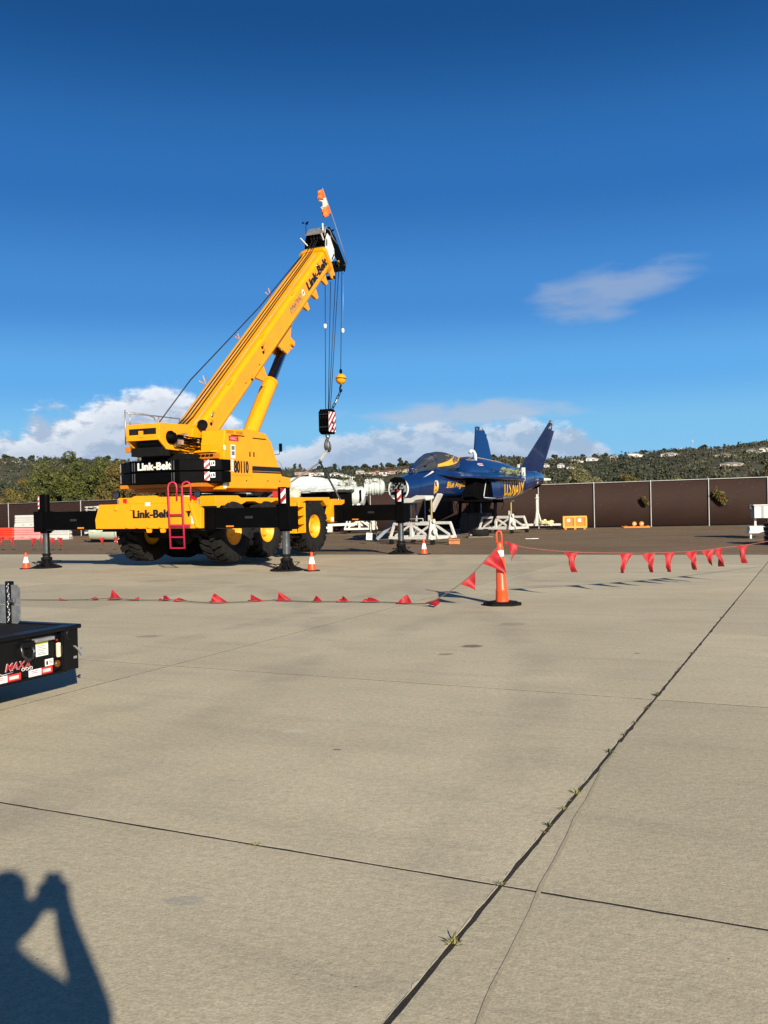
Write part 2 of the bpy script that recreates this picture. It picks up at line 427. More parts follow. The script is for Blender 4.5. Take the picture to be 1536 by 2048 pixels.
# concrete apron with separate slabs
apron = MB()
ed = (EDGE_B - EDGE_A).normalized(); en = Vector((-ed.y, ed.x, 0))       # en points to the gravel
if en.y < 0: en = -en
def world2(e2, e1): return E2 * e2 + E1 * e1
def clip_edge(poly):
    out = []
    f = lambda p: -(p - EDGE_A).dot(en)
    for i in range(len(poly)):
        a, b = poly[i], poly[(i + 1) % len(poly)]; fa, fb = f(a), f(b)
        if fa >= 0: out.append(a)
        if fa * fb < 0: out.append(a + (b - a) * (fa / (fa - fb)))
    return out
FILL = M('joint_dirt', (.030, .022, .016), .95, var=.4, vscale=9, bump=.6, bscale=120)
big = clip_edge([world2(-40, -14), world2(-40, 60), world2(30, 60), world2(30, -14)])
n = len(big); apron.add([(p.x, p.y, -.0012) for p in big], [tuple(range(n))])
apron_o = struct(apron.build('concrete_apron', FILL))
rng = random.Random(3)
for i in range(-8, 7):
    for k in range(-5, 12):
        x0 = J0[0] + i * S2; x1 = x0 + S2; y0 = J0[1] + k * S1; y1 = y0 + S1
        ga = .0085 if i == 0 else .0075; gb = .0085 if i == -1 else .0075        # the wide crumbling joint
        gc = gd = .008
        q = [(x0 + ga, y0 + gc), (x1 - gb, y0 + gc), (x1 - gb, y1 - gd), (x0 + ga, y1 - gd)]
        ctr = world2((x0 + x1) / 2, (y0 + y1) / 2)
        near = ctr.length < 15
        if near:                                                              # chipped, slightly wandering edges
            pts = []
            for (a, b) in zip(q, q[1:] + q[:1]):
                N = 46
                ax = abs(a[0] - b[0]) < .1
                wide = ax and ((i == 0 and a[0] < x0 + .1) or (i == -1 and a[0] > x1 - .1))
                for s in range(N):
                    f = s / N; px, py = a[0] + (b[0] - a[0]) * f, a[1] + (b[1] - a[1]) * f
                    j = abs(rng.gauss(0, .0018)) * (1 if s else 0)
                    if wide:
                        j = abs(rng.gauss(0, .003)) if s else 0
                        if rng.random() < .05: j += rng.uniform(.004, .014)
                    if ax: px += j * (1 if a[0] < (x0 + x1) / 2 else -1)
                    else: py += j * (1 if a[1] < (y0 + y1) / 2 else -1)
                    pts.append((px, py))
        else: pts = q
        poly = clip_edge([world2(*p) for p in pts])
        if len(poly) < 3: continue
        dz = rng.uniform(-.0002, .0004)
        n = len(poly); mb = MB()
        cen = sum(poly, Vector()) / n
        # top, a worn bevel, and the side of the slab
        inn = []
        for p in poly:
            dd = cen - p
            inn.append(p + dd.normalized() * .0008)
        vs_ = [(p.x, p.y, dz) for p in inn] + [(p.x, p.y, dz - .0005) for p in poly] + [(p.x, p.y, -.14) for p in poly]
        fs_ = [tuple(range(n))] + [(a, (a + 1) % n, n + (a + 1) % n, n + a) for a in range(n)] + [(n + a, n + (a + 1) % n, 2 * n + (a + 1) % n, 2 * n + a) for a in range(n)]
        mb.add(vs_, fs_)
        mb.build('slab', CONC, apron_o)
# old sealed saw cut beside the wide joint, wandering into it
SEAL = M('joint_sealant', (.43, .385, .275), .98, var=.12, vscale=6, fine=.2, bscale=90, spec=.0)
seal = MB(); L_ = []; Rr = []
for s in range(33):
    f = s / 32; e1 = 2.2 + f * 3.7; off = .27 * (1 - f) ** 1.35 + .012 + .004 * math.sin(s * .9)
    p = world2(J0[0] + off, e1); w = .008 + .002 * math.sin(s * 1.7)
    L_.append((p - E2 * w)); Rr.append((p + E2 * w))
for s in range(32):
    seal.add([(*L_[s].xy, .002), (*Rr[s].xy, .002), (*Rr[s + 1].xy, .002), (*L_[s + 1].xy, .002)], [(0, 1, 2, 3)])
seal.build('sealed_crack', SEAL, apron_o)
# pale spalled lip along the left side of the wide joint
SP = M('fresh_spall', (.60, .55, .43), .95, var=.15, vscale=20, fine=.2, bscale=120, spec=.1); sp_ = MB(); rq = random.Random(12); e = 2.1
while e < 9.5:
    L2 = rq.uniform(.05, .35); w2 = rq.uniform(.003, .009)
    if rq.random() < .75:
        n2 = max(3, int(L2 / .03)); a_ = [world2(J0[0] - .0095, e + L2 * t / n2) for t in range(n2 + 1)]; b_ = [world2(J0[0] - .0095 - w2 * math.sin(math.pi * t / n2) ** .5 * rq.uniform(.5, 1.2), e + L2 * t / n2) for t in range(n2 + 1)]
        for t in range(n2): sp_.add([(*a_[t].xy, .0022), (*a_[t + 1].xy, .0022), (*b_[t + 1].xy, .0022), (*b_[t].xy, .0022)], [(0, 1, 2, 3)])
    e += L2 + rq.uniform(0, .2)
sp_.build('spalled_edge', SP, apron_o)

# ================================================================== FOLIAGE
def leaf_mat(name, c1, c2, c3=None, nscale=.9):
    m = bpy.data.materials.new(name); m.use_nodes = True
    t = NT(m.node_tree); b = t.n['Principled BSDF']
    P = t.new('ShaderNodeTexCoord').outputs['Object']
    a = t.noise(P, nscale, 4, .6); g = t.new('ShaderNodeNewGeometry')
    c = t.mix(t.mr(a, .38, .62), c1, c2)
    if c3: c = t.mix(t.mr(t.noise(P, nscale * 1.7, 3), .50, .66), c, c3)
    c = t.vm('SCALE', c, t.mr(g.outputs['Random Per Island'], 0, 1, .6, 1.45))
    t.l.new(c, b.inputs['Base Color']); b.inputs['Roughness'].default_value = .65; b.inputs['Specular IOR Level'].default_value = .3
    return m
def leaf_mesh(name, pts, size, mat, rs, up=.3, aspect=2.2):
    """one small pointed leaf per point, random direction"""
    n = len(pts); d = rs.normal(size=(n, 3)); d[:, 2] += up; d /= np.linalg.norm(d, axis=1)[:, None]
    r = rs.normal(size=(n, 3)); x = np.cross(d, r); x /= np.linalg.norm(x, axis=1)[:, None]
    s = size * rs.uniform(.6, 1.4, n)[:, None]
    a = pts - d * s * aspect * .5; b_ = pts + x * s * .5; c = pts + d * s * aspect * .5; e = pts - x * s * .5
    co = np.stack([a, b_, c, e], 1).reshape(-1, 3)
    me = bpy.data.meshes.new(name)
    me.vertices.add(4 * n); me.vertices.foreach_set('co', co.ravel())
    me.loops.add(4 * n); me.loops.foreach_set('vertex_index', np.arange(4 * n, dtype=np.int32))
    me.polygons.add(n); me.polygons.foreach_set('loop_start', np.arange(0, 4 * n, 4, dtype=np.int32))
    me.update(calc_edges=True); me.validate(); me.materials.append(mat)
    return me
def crown_points(rs, clumps, n_per, squash=.8):
    """points on clump shells so light and dark lobes read"""
    out = []
    for (cx, cy, cz, r) in clumps:
        d = rs.normal(size=(n_per, 3)); d /= np.linalg.norm(d, axis=1)[:, None]
        rr = r * (.55 + .5 * rs.random(n_per) ** .5)[:, None]
        p = d * rr; p[:, 2] *= squash
        out.append(p + (cx, cy, cz))
    return np.concatenate(out)
BARK = M('bark', (.085, .065, .05), .9, var=.25, vscale=4, bump=.5, bscale=25)
def shrub(name, loc, w, dpt, h, mat, seed, label, group, nclump=70, nper=330, leaf=.066, shape='dome', cat='bush'):
    rs = np.random.RandomState(seed); rn = random.Random(seed)
    root = empty(name, loc, 0, label, cat, group)
    cl = []; tips = []
    nclump = int(nclump * 1.5)
    for i in range(nclump):
        for _ in range(60):
            x, y, z = rn.uniform(-1, 1), rn.uniform(-1, 1), rn.uniform(.12, .93)
            lim = (1 - z ** 2.6) ** .5 if shape == 'dome' else 1 - .45 * z
            if x * x + y * y < lim * lim and (x * x + y * y + z * z > .30 or z < .35): break
        hz = h * (.97 + .10 * math.sin(x * 4 + seed) + .07 * math.sin(x * 11 + seed * 2) + rn.uniform(-.04, .05))
        r = rn.uniform(.055, .125) * h
        cl.append((x * w, y * dpt, z * hz * .93, r)); tips.append((x * w, y * dpt, z * hz * .93))
    pts = crown_points(rs, cl, nper)
    # stray twigs that poke out of the outline
    st = []
    for i in range(int(nclump * .9)):
        c = cl[rn.randrange(nclump)]; d = Vector((rn.gauss(0, .5), rn.gauss(0, .4), rn.uniform(.3, 1))).normalized()
        for k in range(16): st.append((c[0] + d.x * c[3] * (.8 + k * .05), c[1] + d.y * c[3] * (.8 + k * .05), c[2] + d.z * c[3] * (.8 + k * .05)))
    pts = np.concatenate([pts, np.array(st) + rs.normal(size=(len(st), 3)) * .035 * h / 4])
    pts = pts[pts[:, 2] > .03]
    linkmesh('crown', leaf_mesh('crown', pts, leaf, mat, rs), root)
    tr = MB()
    for i in range(9):
        tx, ty, tz = tips[rn.randrange(nclump)]
        bx, by = tx * .18, ty * .18; p = []
        for k in range(6):
            f = k / 5; p.append((bx + (tx - bx) * f + rn.gauss(0, .06), by + (ty - by) * f + rn.gauss(0, .06), -.1 + tz * f))
        tr.tube(p, [.07 * h / 4 * (1 - .75 * k / 5) for k in range(6)], 6)
    tr.build('trunk', BARK, root)
    return root
LEAF_G = leaf_mat('leaf_green', (.060, .074, .018), (.120, .125, .028), (.026, .036, .011))
LEAF_O = leaf_mat('leaf_olive', (.100, .086, .023), (.150, .130, .032), (.11, .056, .018))
LEAF_R = leaf_mat('leaf_russet', (.165, .076, .024), (.135, .090, .024), (.075, .076, .020))
LEAF_P = leaf_mat('leaf_pale', (.15, .14, .060), (.22, .20, .090), (.10, .11, .04))
GL = 'bushes behind the fence at the left'
shrub('bush', (-27.2, 67.0, 0), 2.3, 2.2, 3.9, LEAF_O, 11, 'low olive bush cut by the left edge, behind the brown fence', GL, 55)
shrub('bush', (-23.2, 66.0, 0), 2.3, 2.2, 6.0, LEAF_G, 12, 'tallest dark green bush behind the fence, left of the crane', GL, 80)
shrub('bush', (-20.2, 64.5, 0), 2.0, 2.0, 5.3, LEAF_G, 13, 'dark green bush behind the fence between the tallest bush and an olive one', GL, 70)
shrub('bush', (-17.6, 62.0, 0), 1.9, 1.9, 4.9, LEAF_O, 14, 'yellowish olive bush behind the fence, in the middle of the left row', GL, 65)
shrub('bush', (-14.6, 60.2, 0), 2.4, 2.0, 5.1, LEAF_R, 15, 'russet brown bush behind the fence, just left of the crane counterweight', GL, 80)
shrub('bush', (-11.6, 59.0, 0), 1.9, 1.8, 3.6, LEAF_R, 16, 'low russet bush behind the fence, half hidden by the crane counterweight', GL, 55)
GR = 'bushes behind the fence at the right'
shrub('bush', (10.2, 57.5, 0), 1.5, 1.4, 3.3, LEAF_P, 21, 'pale olive bush behind the fence beside the blue jet tail', GR, 45, 420, .05)
shrub('bush', (12.6, 57.0, 0), 1.6, 1.4, 3.75, LEAF_P, 22, 'taller pale olive bush behind the fence, second to the right of the jet tail', GR, 50, 420, .05)
shrub('bush', (15.6, 57.0, 0), 1.5, 1.2, 3.35, LEAF_O, 23, 'olive green bush behind the fence above the yellow crate', GR, 45, 420, .05)
shrub('bush', (18.0, 57.4, 0), 1.2, 1.2, 2.75, LEAF_P, 24, 'small pale bush just topping the fence right of the yellow crate', GR, 35, 420, .05)
shrub('bush', (20.9, 57.0, 0), 2.2, 1.2, 2.85, LEAF_O, 25, 'low wide olive bush barely topping the fence near its middle posts', GR, 45, 420, .05)
shrub('bush', (26.6, 61.0, 0), 1.6, 1.4, 4.9, LEAF_O, 26, 'dark leafy bush at the right edge, rising behind the fence', GR, 45, 420, .05)

# ================================================================== FENCE
def slat_mat():
    m = bpy.data.materials.new('brown_fence_slats'); m.use_nodes = True
    t = NT(m.node_tree); b = t.n['Principled BSDF']
    o = t.new('ShaderNodeTexCoord').outputs['Object']; x, y, z = t.sep(o)
    n = t.noise(o, .9, 6, .65); n2 = t.noise(o, 7., 5, .7)
    c = t.mix(t.mr(n, .35, .7), (.018, .0070, .0046), (.027, .0108, .0074))
    def lines(u, k, w): return t.mr(t.m('ABSOLUTE', t.m('SUBTRACT', t.m('FRACT', t.m('MULTIPLY', u, k)), .5)), w, w + .10, 1, 0)
    wire = t.m('MAXIMUM', lines(t.m('ADD', x, z), 10.5, .09), t.m('MULTIPLY', lines(t.m('SUBTRACT', x, z), 10.5, .09), .5))
    c = t.mix(t.m('MULTIPLY', wire, .5), c, (.075, .046, .036))
    c = t.mix(t.mr(t.m('ADD', n2, t.m('MULTIPLY', z, .02)), .64, .74, 0, .5), c, (.085, .065, .055))
    t.l.new(c, b.inputs['Base Color']); b.inputs['Roughness'].default_value = .75; b.inputs['Specular IOR Level'].default_value = .25
    bn = t.new('ShaderNodeBump'); bn.inputs['Strength'].default_value = .5; bn.inputs['Distance'].default_value = .01
    t.l.new(wire, bn.inputs['Height']); t.l.new(bn.outputs[0], b.inputs['Normal'])
    return m
SLAT = slat_mat()
fence = empty('fence', (0, 52, 0), 0, 'long chain-link fence filled with dark brown slats across the back of the yard', 'fence')
FP = [(-34.0, 66.5, 2.05), (-16.2, 56.5, 2.18), (-.8, 54.2, 2.25), (8.8, 52.4, 2.45), (21., 50.3, 2.57), (33., 48.3, 2.65)]
def fence_pts(step=3.25):
    out = []
    for a, b in zip(FP, FP[1:]):
        L = math.hypot(b[0] - a[0], b[1] - a[1]); n = max(1, round(L / step))
        for k in range(n): f = k / n; out.append(tuple(a[i] + (b[i] - a[i]) * f for i in range(3)))
    return out + [FP[-1]]
fp = fence_pts()
for a in fp:
    MB().cyl((0, 0, -.3), (0, 0, a[2]), .034, n=10).lathe([(.04, a[2]), (.04, a[2] + .03), (.0, a[2] + .06)], (0, 0, 0), (0, 0, 1), 10).build('post', GALV, fence, loc=(a[0], a[1] - 52, 0))
for k, (a, b) in enumerate(zip(fp, fp[1:])):
    d = Vector((b[0] - a[0], b[1] - a[1], 0)); L = d.length; ang = math.atan2(d.y, d.x)
    pm = MB(); N = 14; rn = random.Random(k)
    for i in range(N + 1):
        f = i / N; bow = .03 * math.sin(f * math.pi) * rn.uniform(.3, 1); hh = a[2] + (b[2] - a[2]) * f
        pm.v += [(L * f, .06 + bow, .02), (L * f, .06 + bow * .4, hh * .55), (L * f, .06, hh - .02), (L * f, .075, hh - .02), (L * f, .075 + bow * .4, hh * .55), (L * f, .075 + bow, .02)]
    for i in range(N):
        o = i * 6
        for (p, q) in ((0, 1), (1, 2), (2, 3), (3, 4), (4, 5), (5, 0)):
            pm.f.append((o + p, o + 6 + p, o + 6 + q, o + q)); pm.sm.append(True)
    pm.build('slat_panel', SLAT, fence, loc=(a[0], a[1] - 52, 0), rot=(0, 0, ang))
    MB().cyl((0, 0, a[2]), (L, 0, b[2]), .024, n=8).build('top_rail', GALV, fence, loc=(a[0], a[1] - 52, 0), rot=(0, 0, ang))
# creepers hanging on the fence
for (x, y, z, w, h, s) in ((18.5, 50.55, 1.55, .22, .40, 1), (14.55, 51.25, 1.40, .10, .20, 2)):
    rs = np.random.RandomState(50 + s); p = rs.normal(size=(900, 3)) * (w * .45, .05, h * .42) + (0, -.06, 0); p[:, 0] += p[:, 2] * -.5
    v = linkmesh('vine', leaf_mesh('vine', p, .07, LEAF_O, rs), None, (x, y, z))
    tag(v, 'olive creeper on the fence ' + ('near the white cabinet at right' if s == 1 else 'next to a middle post of the right half'), 'vine', 'creepers on the fence')

# ================================================================== HILL
RIDGE = [(-900, 88), (-300, 92), (0, 94), (150, 90), (300, 82), (450, 74), (560, 66), (700, 62), (800, 64), (900, 74), (1000, 80), (1100, 74), (1200, 76), (1300, 80), (1420, 84), (1536, 90), (1900, 96), (2600, 100)]
def ridge_px(px):
    for (a, b) in zip(RIDGE, RIDGE[1:]):
        if a[0] <= px <= b[0]:
            f = (px - a[0]) / (b[0] - a[0]); return a[1] + (b[1] - a[1]) * f
    return RIDGE[0][1] if px < 0 else RIDGE[-1][1]
from mathutils import noise as mn
RD = 900.
def hill_z(azr, d):
    px = 768 + 1840 * math.tan(azr)
    top = 1.55 + ridge_px(px) / 1840 * RD * math.cos(azr) ** 0
    f = min(1, max(0, (d - 330) / (RD - 330)))
    z = top * (f * f * (3 - 2 * f)) ** .85
    p = Vector((math.sin(azr) * d / 130, math.cos(azr) * d / 130, 0))
    gul = mn.fractal(p, 1., 2., 5)
    z += gul * 5.0 * f * (1 - f) * 3.2
    if d > RD: z = top + (d - RD) * .012
    return z
HB = MB(); NA = 170; ds = [260, 300, 330] + [330 + i * 19 for i in range(1, 31)] + [930, 1000, 1150, 1400, 1900]
for i in range(NA + 1):
    a = R(-42 + 84 * i / NA)
    for d in ds: HB.v.append((math.sin(a) * d, math.cos(a) * d, hill_z(a, d) if d > 300 else -.1))
for i in range(NA):
    for k in range(len(ds) - 1):
        o = i * len(ds) + k; HB.f.append((o, o + len(ds), o + len(ds) + 1, o + 1)); HB.sm.append(True)
def hill_mat():
    m = bpy.data.materials.new('scrub_hillside'); m.use_nodes = True
    t = NT(m.node_tree); b = t.n['Principled BSDF']
    P = t.new('ShaderNodeNewGeometry').outputs['Position']
    a = t.noise(P, .012, 6, .65); d = t.noise(P, .07, 6, .7); e = t.noise(P, .3, 4, .7)
    c = t.mix(t.mr(a, .4, .62), (.056, .062, .040), (.095, .092, .060))
    c = t.mix(t.mr(d, .5, .62, 0, .85), c, (.033, .042, .024))
    c = t.mix(t.mr(t.m('ADD', d, t.m('MULTIPLY', a, .35)), .78, .86, 0, .8), c, (.26, .21, .145))
    c = t.vm('SCALE', c, t.mr(e, .3, .7, .6, 1.4))
    t.l.new(c, b.inputs['Base Color']); b.inputs['Roughness'].default_value = .95; b.inputs['Specular IOR Level'].default_value = .1
    return m
struct(HB.build('hill', hill_mat(), fixn=False))
# scrub on the slope: too many to count
rn = random.Random(5); rs = np.random.RandomState(5); pts = []
for i in range(5200):
    a = R(rn.uniform(-26, 26)); d = rn.uniform(350, 895)
    r = rn.uniform(1.0, 3.0) * (1.6 if rn.random() < .12 else 1)
    q = mn.noise(Vector((math.sin(a) * d / 45, math.cos(a) * d / 45, 2)))
    if q < -.12 and rn.random() < .8: continue
    b0 = np.array((math.sin(a) * d, math.cos(a) * d, hill_z(a, d) + r * .35))
    k = 26; dd = rs.normal(size=(k, 3)); dd /= np.linalg.norm(dd, axis=1)[:, None]
    pts.append(dd * r * (.6 + .45 * rs.random(k))[:, None] * (1.15, 1.15, .8) + b0)
SCRUB = leaf_mat('scrub_leaf', (.038, .046, .026), (.062, .066, .036), (.085, .072, .045), .012)
scrub = linkmesh('hillside_scrub', leaf_mesh('hillside_scrub', np.concatenate(pts), 1.05, SCRUB, rs, aspect=1.3))
scrub['kind'] = 'stuff'; scrub['label'] = 'dark green scrub covering the far hillside'; scrub['category'] = 'scrub'
# houses along the ridge and on the slope
HW = [M('stucco_white', (.62, .60, .55), .8, var=.05), M('stucco_cream', (.45, .40, .32), .8, var=.05), M('stucco_pink', (.38, .27, .22), .8, var=.05)]
HR = [M('tile_red', (.22, .075, .048), .8, var=.15), M('roof_grey', (.30, .29, .27), .8, var=.1), M('roof_pale', (.48, .46, .43), .7, var=.05)]
WIN = M('dark_window', (.16, .16, .16), .4)
def house(px, pyo, w, h, dpt, wi, ri, d=RD - 8, hip=True, label=None, wings=0):
    """pyo: how far (in pixels of the photo) its foot stands above the horizon"""
    a = math.atan((px - 768) / 1840)
    if pyo is None: z = hill_z(a, d) - .6
    else:
        lo, hi = 360, RD
        for _ in range(30):
            mid = (lo + hi) / 2
            if (hill_z(a, mid) - 1.55) / mid * 1840 < pyo: lo = mid
            else: hi = mid
        d = min(hi, RD - 5); z = hill_z(a, d) - .6
    root = empty('house', (math.sin(a) * d, math.cos(a) * d, z), -a + random.uniform(-.25, .25), label, 'house', 'houses on the far hill')
    w *= .8; h *= .75
    wl = MB().box((0, 0, h / 2), (w, dpt, h))
    if wings: wl.box((w * .62, -.8, h * .35), (w * .5, dpt * .8, h * .7))
    wl.build('wall', HW[wi], root)
    ov = .5; rf = MB(); x, y = w / 2 + ov, dpt / 2 + ov; rh = h * .42
    ix = max(.5, x - y) if hip else x
    vs_ = [(-x, -y, h), (x, -y, h), (x, y, h), (-x, y, h), (-ix, 0, h + rh), (ix, 0, h + rh)]
    rf.add(vs_, [(0, 1, 5, 4), (2, 3, 4, 5), (1, 2, 5), (3, 0, 4), (3, 2, 1, 0)])
    if wings:
        cx = w * .62; x2 = w * .27 + ov; y2 = dpt * .4 + ov; z2 = h * .7
        rf.add([(cx - x2, -.8 - y2, z2), (cx + x2, -.8 - y2, z2), (cx + x2, -.8 + y2, z2), (cx - x2, -.8 + y2, z2), (cx - x2 * .4, -.8, z2 + rh * .7), (cx + x2 * .4, -.8, z2 + rh * .7)],
               [(0, 1, 5, 4), (2, 3, 4, 5), (1, 2, 5), (3, 0, 4), (3, 2, 1, 0)])
    rf.build('roof', HR[ri], root)
    nw = max(2, int(w / 4))
    for k in range(nw):
        MB().box(((k + .5) / nw * w - w / 2, -dpt / 2 - .03, h * .5), (w / nw * .45, .1, h * .4)).build('window', WIN, root)
    return root
hs = [ # px, pyo, w, h, depth, wall, roof, wings, label
 (10, None, 26, 3.6, 9, 0, 2, 1, 'long white house on the far ridge at the left edge'),
 (30, 88, 14, 3.0, 8, 0, 2, 0, 'white low building on the hill left of the tallest bush'),
 (150, None, 12, 3.2, 8, 0, 2, 0, 'white building on the ridge above the left row of bushes'),
 (610, 62, 16, 3.4, 9, 2, 0, 1, 'pink house with red roof on the ridge left of the sling ring'),
 (634, 60, 14, 3.4, 9, 0, 0, 0, 'white house with red roof on the ridge behind the sling legs'),
 (672, 57, 9, 3.4, 9, 0, 2, 1, 'white gabled house on the ridge right of the slings'),
 (696, 55, 5, 2.6, 6, 0, 2, 0, 'tiny white house just right of the white gabled house'),
 (722, 62, 8, 3.2, 8, 1, 1, 0, 'cream house with grey roof half way between slings and jet'),
 (744, 58, 11, 3.6, 9, 1, 0, 1, 'leftmost of the red roofed row beside the blue jet nose'),
 (757, 60, 9, 3.6, 9, 2, 0, 0, 'second red roofed house of the row beside the blue jet nose'),
 (770, 57, 7, 4.0, 8, 0, 0, 0, 'bright white narrow house in the red roofed row'),
 (783, 60, 11, 3.6, 9, 2, 0, 1, 'pink house with red roof right of the bright white narrow one'),
 (800, 61, 9, 3.4, 9, 1, 0, 0, 'red roofed house directly above the cut nose of the jet'),
 (816, 63, 8, 3.2, 8, 1, 0, 0, 'red roofed house touching the jet windscreen outline'),
 (1092, 66, 6, 2.8, 7, 0, 2, 0, 'white house close to the right of the jet fin'),
 (1124, 64, 5, 3.2, 6, 0, 2, 0, 'small bright white house on the slope right of the jet fin'),
 (1142, 61, 6, 2.2, 6, 0, 2, 0, 'low white house below the small bright one'),
 (1150, 73, 9, 3.0, 7, 0, 2, 1, 'white house on the ridge above the yellow crate'),
 (1183, 75, 9, 3.6, 8, 0, 2, 1, 'white house with wing on the ridge, above the first full fence post'),
 (1231, 78, 8, 3.0, 8, 0, 2, 0, 'low white house on the ridge between two fence posts'),
 (1266, 80, 11, 3.8, 9, 0, 2, 1, 'white house with wing on the ridge left of the large hilltop villa'),
 (1342, 80, 14, 3.0, 9, 0, 2, 0, 'flat white terrace house below the large hilltop villa'),
 (1364, None, 12, 5.8, 9, 0, 2, 1, 'large white hilltop villa under the antenna mast'),
 (1398, None, 9, 4.6, 8, 0, 2, 0, 'white house right of the antenna mast'),
 (1424, None, 7, 3.4, 8, 0, 2, 0, 'small white ridge house right of the mast, above a fence post'),
 (1450, 75, 13, 2.6, 8, 1, 1, 1, 'grey roofed house on the terraced slope at the right'),
 (1466, 58, 16, 2.4, 8, 1, 1, 0, 'long grey building low on the terraced slope at the right'),
 (1486, None, 11, 3.6, 8, 0, 2, 1, 'white house on the ridge near the right edge'),
 (1508, 80, 9, 3.4, 8, 1, 1, 1, 'cream house just under the ridge near the right edge'),
 (1530, 82, 8, 3.4, 8, 0, 1, 0, 'white house cut by the right edge on the ridge'),
]
for (px, pyo, w, h, dp, wi, ri, wg, lb) in hs: house(px, pyo, w, h, dp, wi, ri, label=lb, wings=wg)
# trees along the skyline: three kinds, copied
def ridge_tree(kind, seed):
    rs = np.random.RandomState(seed); rn = random.Random(seed); cl = []
    H = 8.
    if kind == 0: cl = [(rn.uniform(-3, 3), rn.uniform(-2, 2), rn.uniform(2.2, 6.5), rn.uniform(1.2, 2.0)) for _ in range(12)]
    elif kind == 1: cl = [(rn.uniform(-2.6, 2.6), rn.uniform(-2, 2), rn.uniform(5.2, 8.2), rn.uniform(1.0, 1.6)) for _ in range(10)]
    else: cl = [(rn.gauss(0, .5), rn.gauss(0, .5), 1.6 + i * .85, 1.7 - i * .16) for i in range(9)]
    lm = leaf_mesh('crown', crown_points(rs, cl, 130), .75, LEAF_RIDGE, rs, aspect=1.5)
    tr = MB()
    tr.tube([(0, 0, -1), (.1, 0, 2), (0, .1, 4.5), (.1, 0, 6.5)], [.35, .28, .2, .08], 6)
    for (cx, cy, cz, r) in cl[:5]: tr.tube([(0, 0, 2.), (cx * .6, cy * .6, cz * .75), (cx, cy, cz)], [.16, .1, .04], 5)
    return lm, tr.mesh('trunk')
LEAF_RIDGE = leaf_mat('leaf_ridge', (.028, .038, .020), (.045, .055, .026), (.052, .050, .028), .2)
protos = [ridge_tree(k % 3, 60 + k) for k in range(6)]
for _, tm in protos: tm.materials.append(BARK)
KN = ['round dark tree on the ridge', 'umbrella shaped tree on the ridge', 'slim conifer on the ridge']
REG = [(270, 'above the left bushes'), (700, 'behind the slings'), (850, 'left of the jet canopy'), (1060, 'behind the jet spine'), (1230, 'right of the jet fin'), (1400, 'by the hilltop villa'), (9999, 'near the right edge')]
ORD = ['first', 'second', 'third', 'fourth', 'fifth', 'sixth', 'seventh', 'eighth', 'ninth', 'tenth', 'eleventh', 'twelfth', 'thirteenth', 'fourteenth', 'fifteenth', 'sixteenth', 'seventeenth', 'eighteenth']
CNT = {}
rn = random.Random(17)
tx = list(range(-20, 260, 17)) + [573, 588, 604, 640, 655] + list(range(662, 700, 12)) + [655, 668, 681, 694, 706, 716, 728, 738, 752, 766, 780, 796, 805, 812, 818, 824] + list(range(985, 1040, 9)) + [1078, 1086, 1110, 1132, 1165, 1194, 1206, 1212, 1243, 1250, 1284, 1290, 1305, 1322, 1330, 1333, 1380, 1412, 1436, 1455, 1461, 1466, 1478, 1500, 1517, 1524, 1533]
for px in sorted(set(tx)):
    k = rn.randrange(6); 
    if px < 260: k = rn.choice((0, 3))
    a = math.atan((px + rn.uniform(-3, 3) - 768) / 1840); d = RD - rn.uniform(-25, 30)
    s = rn.uniform(.55, .95) * (1.25 if 560 < px < 830 else 1) * (1.5 if px in (812, 805, 818) else 1)
    reg = next(r for lim, r in REG if px < lim); CNT[(k % 3, reg)] = CNT.get((k % 3, reg), 0) + 1
    root = empty('ridge_tree', (math.sin(a) * d, math.cos(a) * d, hill_z(a, min(d, RD)) - .5), rn.uniform(0, 6), '%s %s, %s from the left' % (KN[k % 3], reg, ORD[CNT[(k % 3, reg)] - 1]), 'tree', 'trees along the far ridge')
    root.scale = (s, s, s)
    linkmesh('crown', protos[k][0], root); linkmesh('trunk', protos[k][1], root)
# antenna mast
a = math.atan((1388 - 768) / 1840); d = RD - 4
t_ = MB(); t_.cyl((0, 0, 0), (0, 0, 13), .22, .10, 8).bar((-1, 0, 11), (1, 0, 11), .12).bar((-.7, 0, 12), (.7, 0, 12), .12)
tag(t_.build('antenna_mast', GALV, None, loc=(math.sin(a) * d, math.cos(a) * d, hill_z(a, d))), 'thin antenna mast on the far ridge beside the hilltop villa', 'mast')
# ================================================================== MOBILE CRANE
CR = Vector((-4.38, 26.87, 0)); CR_RZ = R(90 - 24.1)
crane = empty('mobile_crane', CR, CR_RZ, 'yellow rough-terrain mobile crane standing on black outriggers with its boom raised', 'crane')
CX, CY, CZ = (1, 0, 0), (0, 1, 0), (0, 0, 1)
NX, NY = (-1, 0, 0), (0, -1, 0)
RIM = M('rim_yellow', (.80, .36, .008), .45, var=.08, dirt=.3, dirtc=(.28, .17, .06))
ORANGE_SH = M('shaded_yellow', (.55, .17, .006), .5, var=.1, dirt=.3, dirtc=(.14, .06, .02))  # darker orange stands in for the crane yellow where it lies in shade
GLASS_D = M('tinted_glass', (.02, .026, .03), .06, spec=.8)
AMBER = M('amber_lens', (.75, .22, .01), .25); REDLENS = M('red_lens', (.45, .01, .01), .25)
STICK = M('sticker_white', (.80, .79, .75), .5, var=.05)
GREY_T = M('decal_grey', (.16, .16, .17), .5)

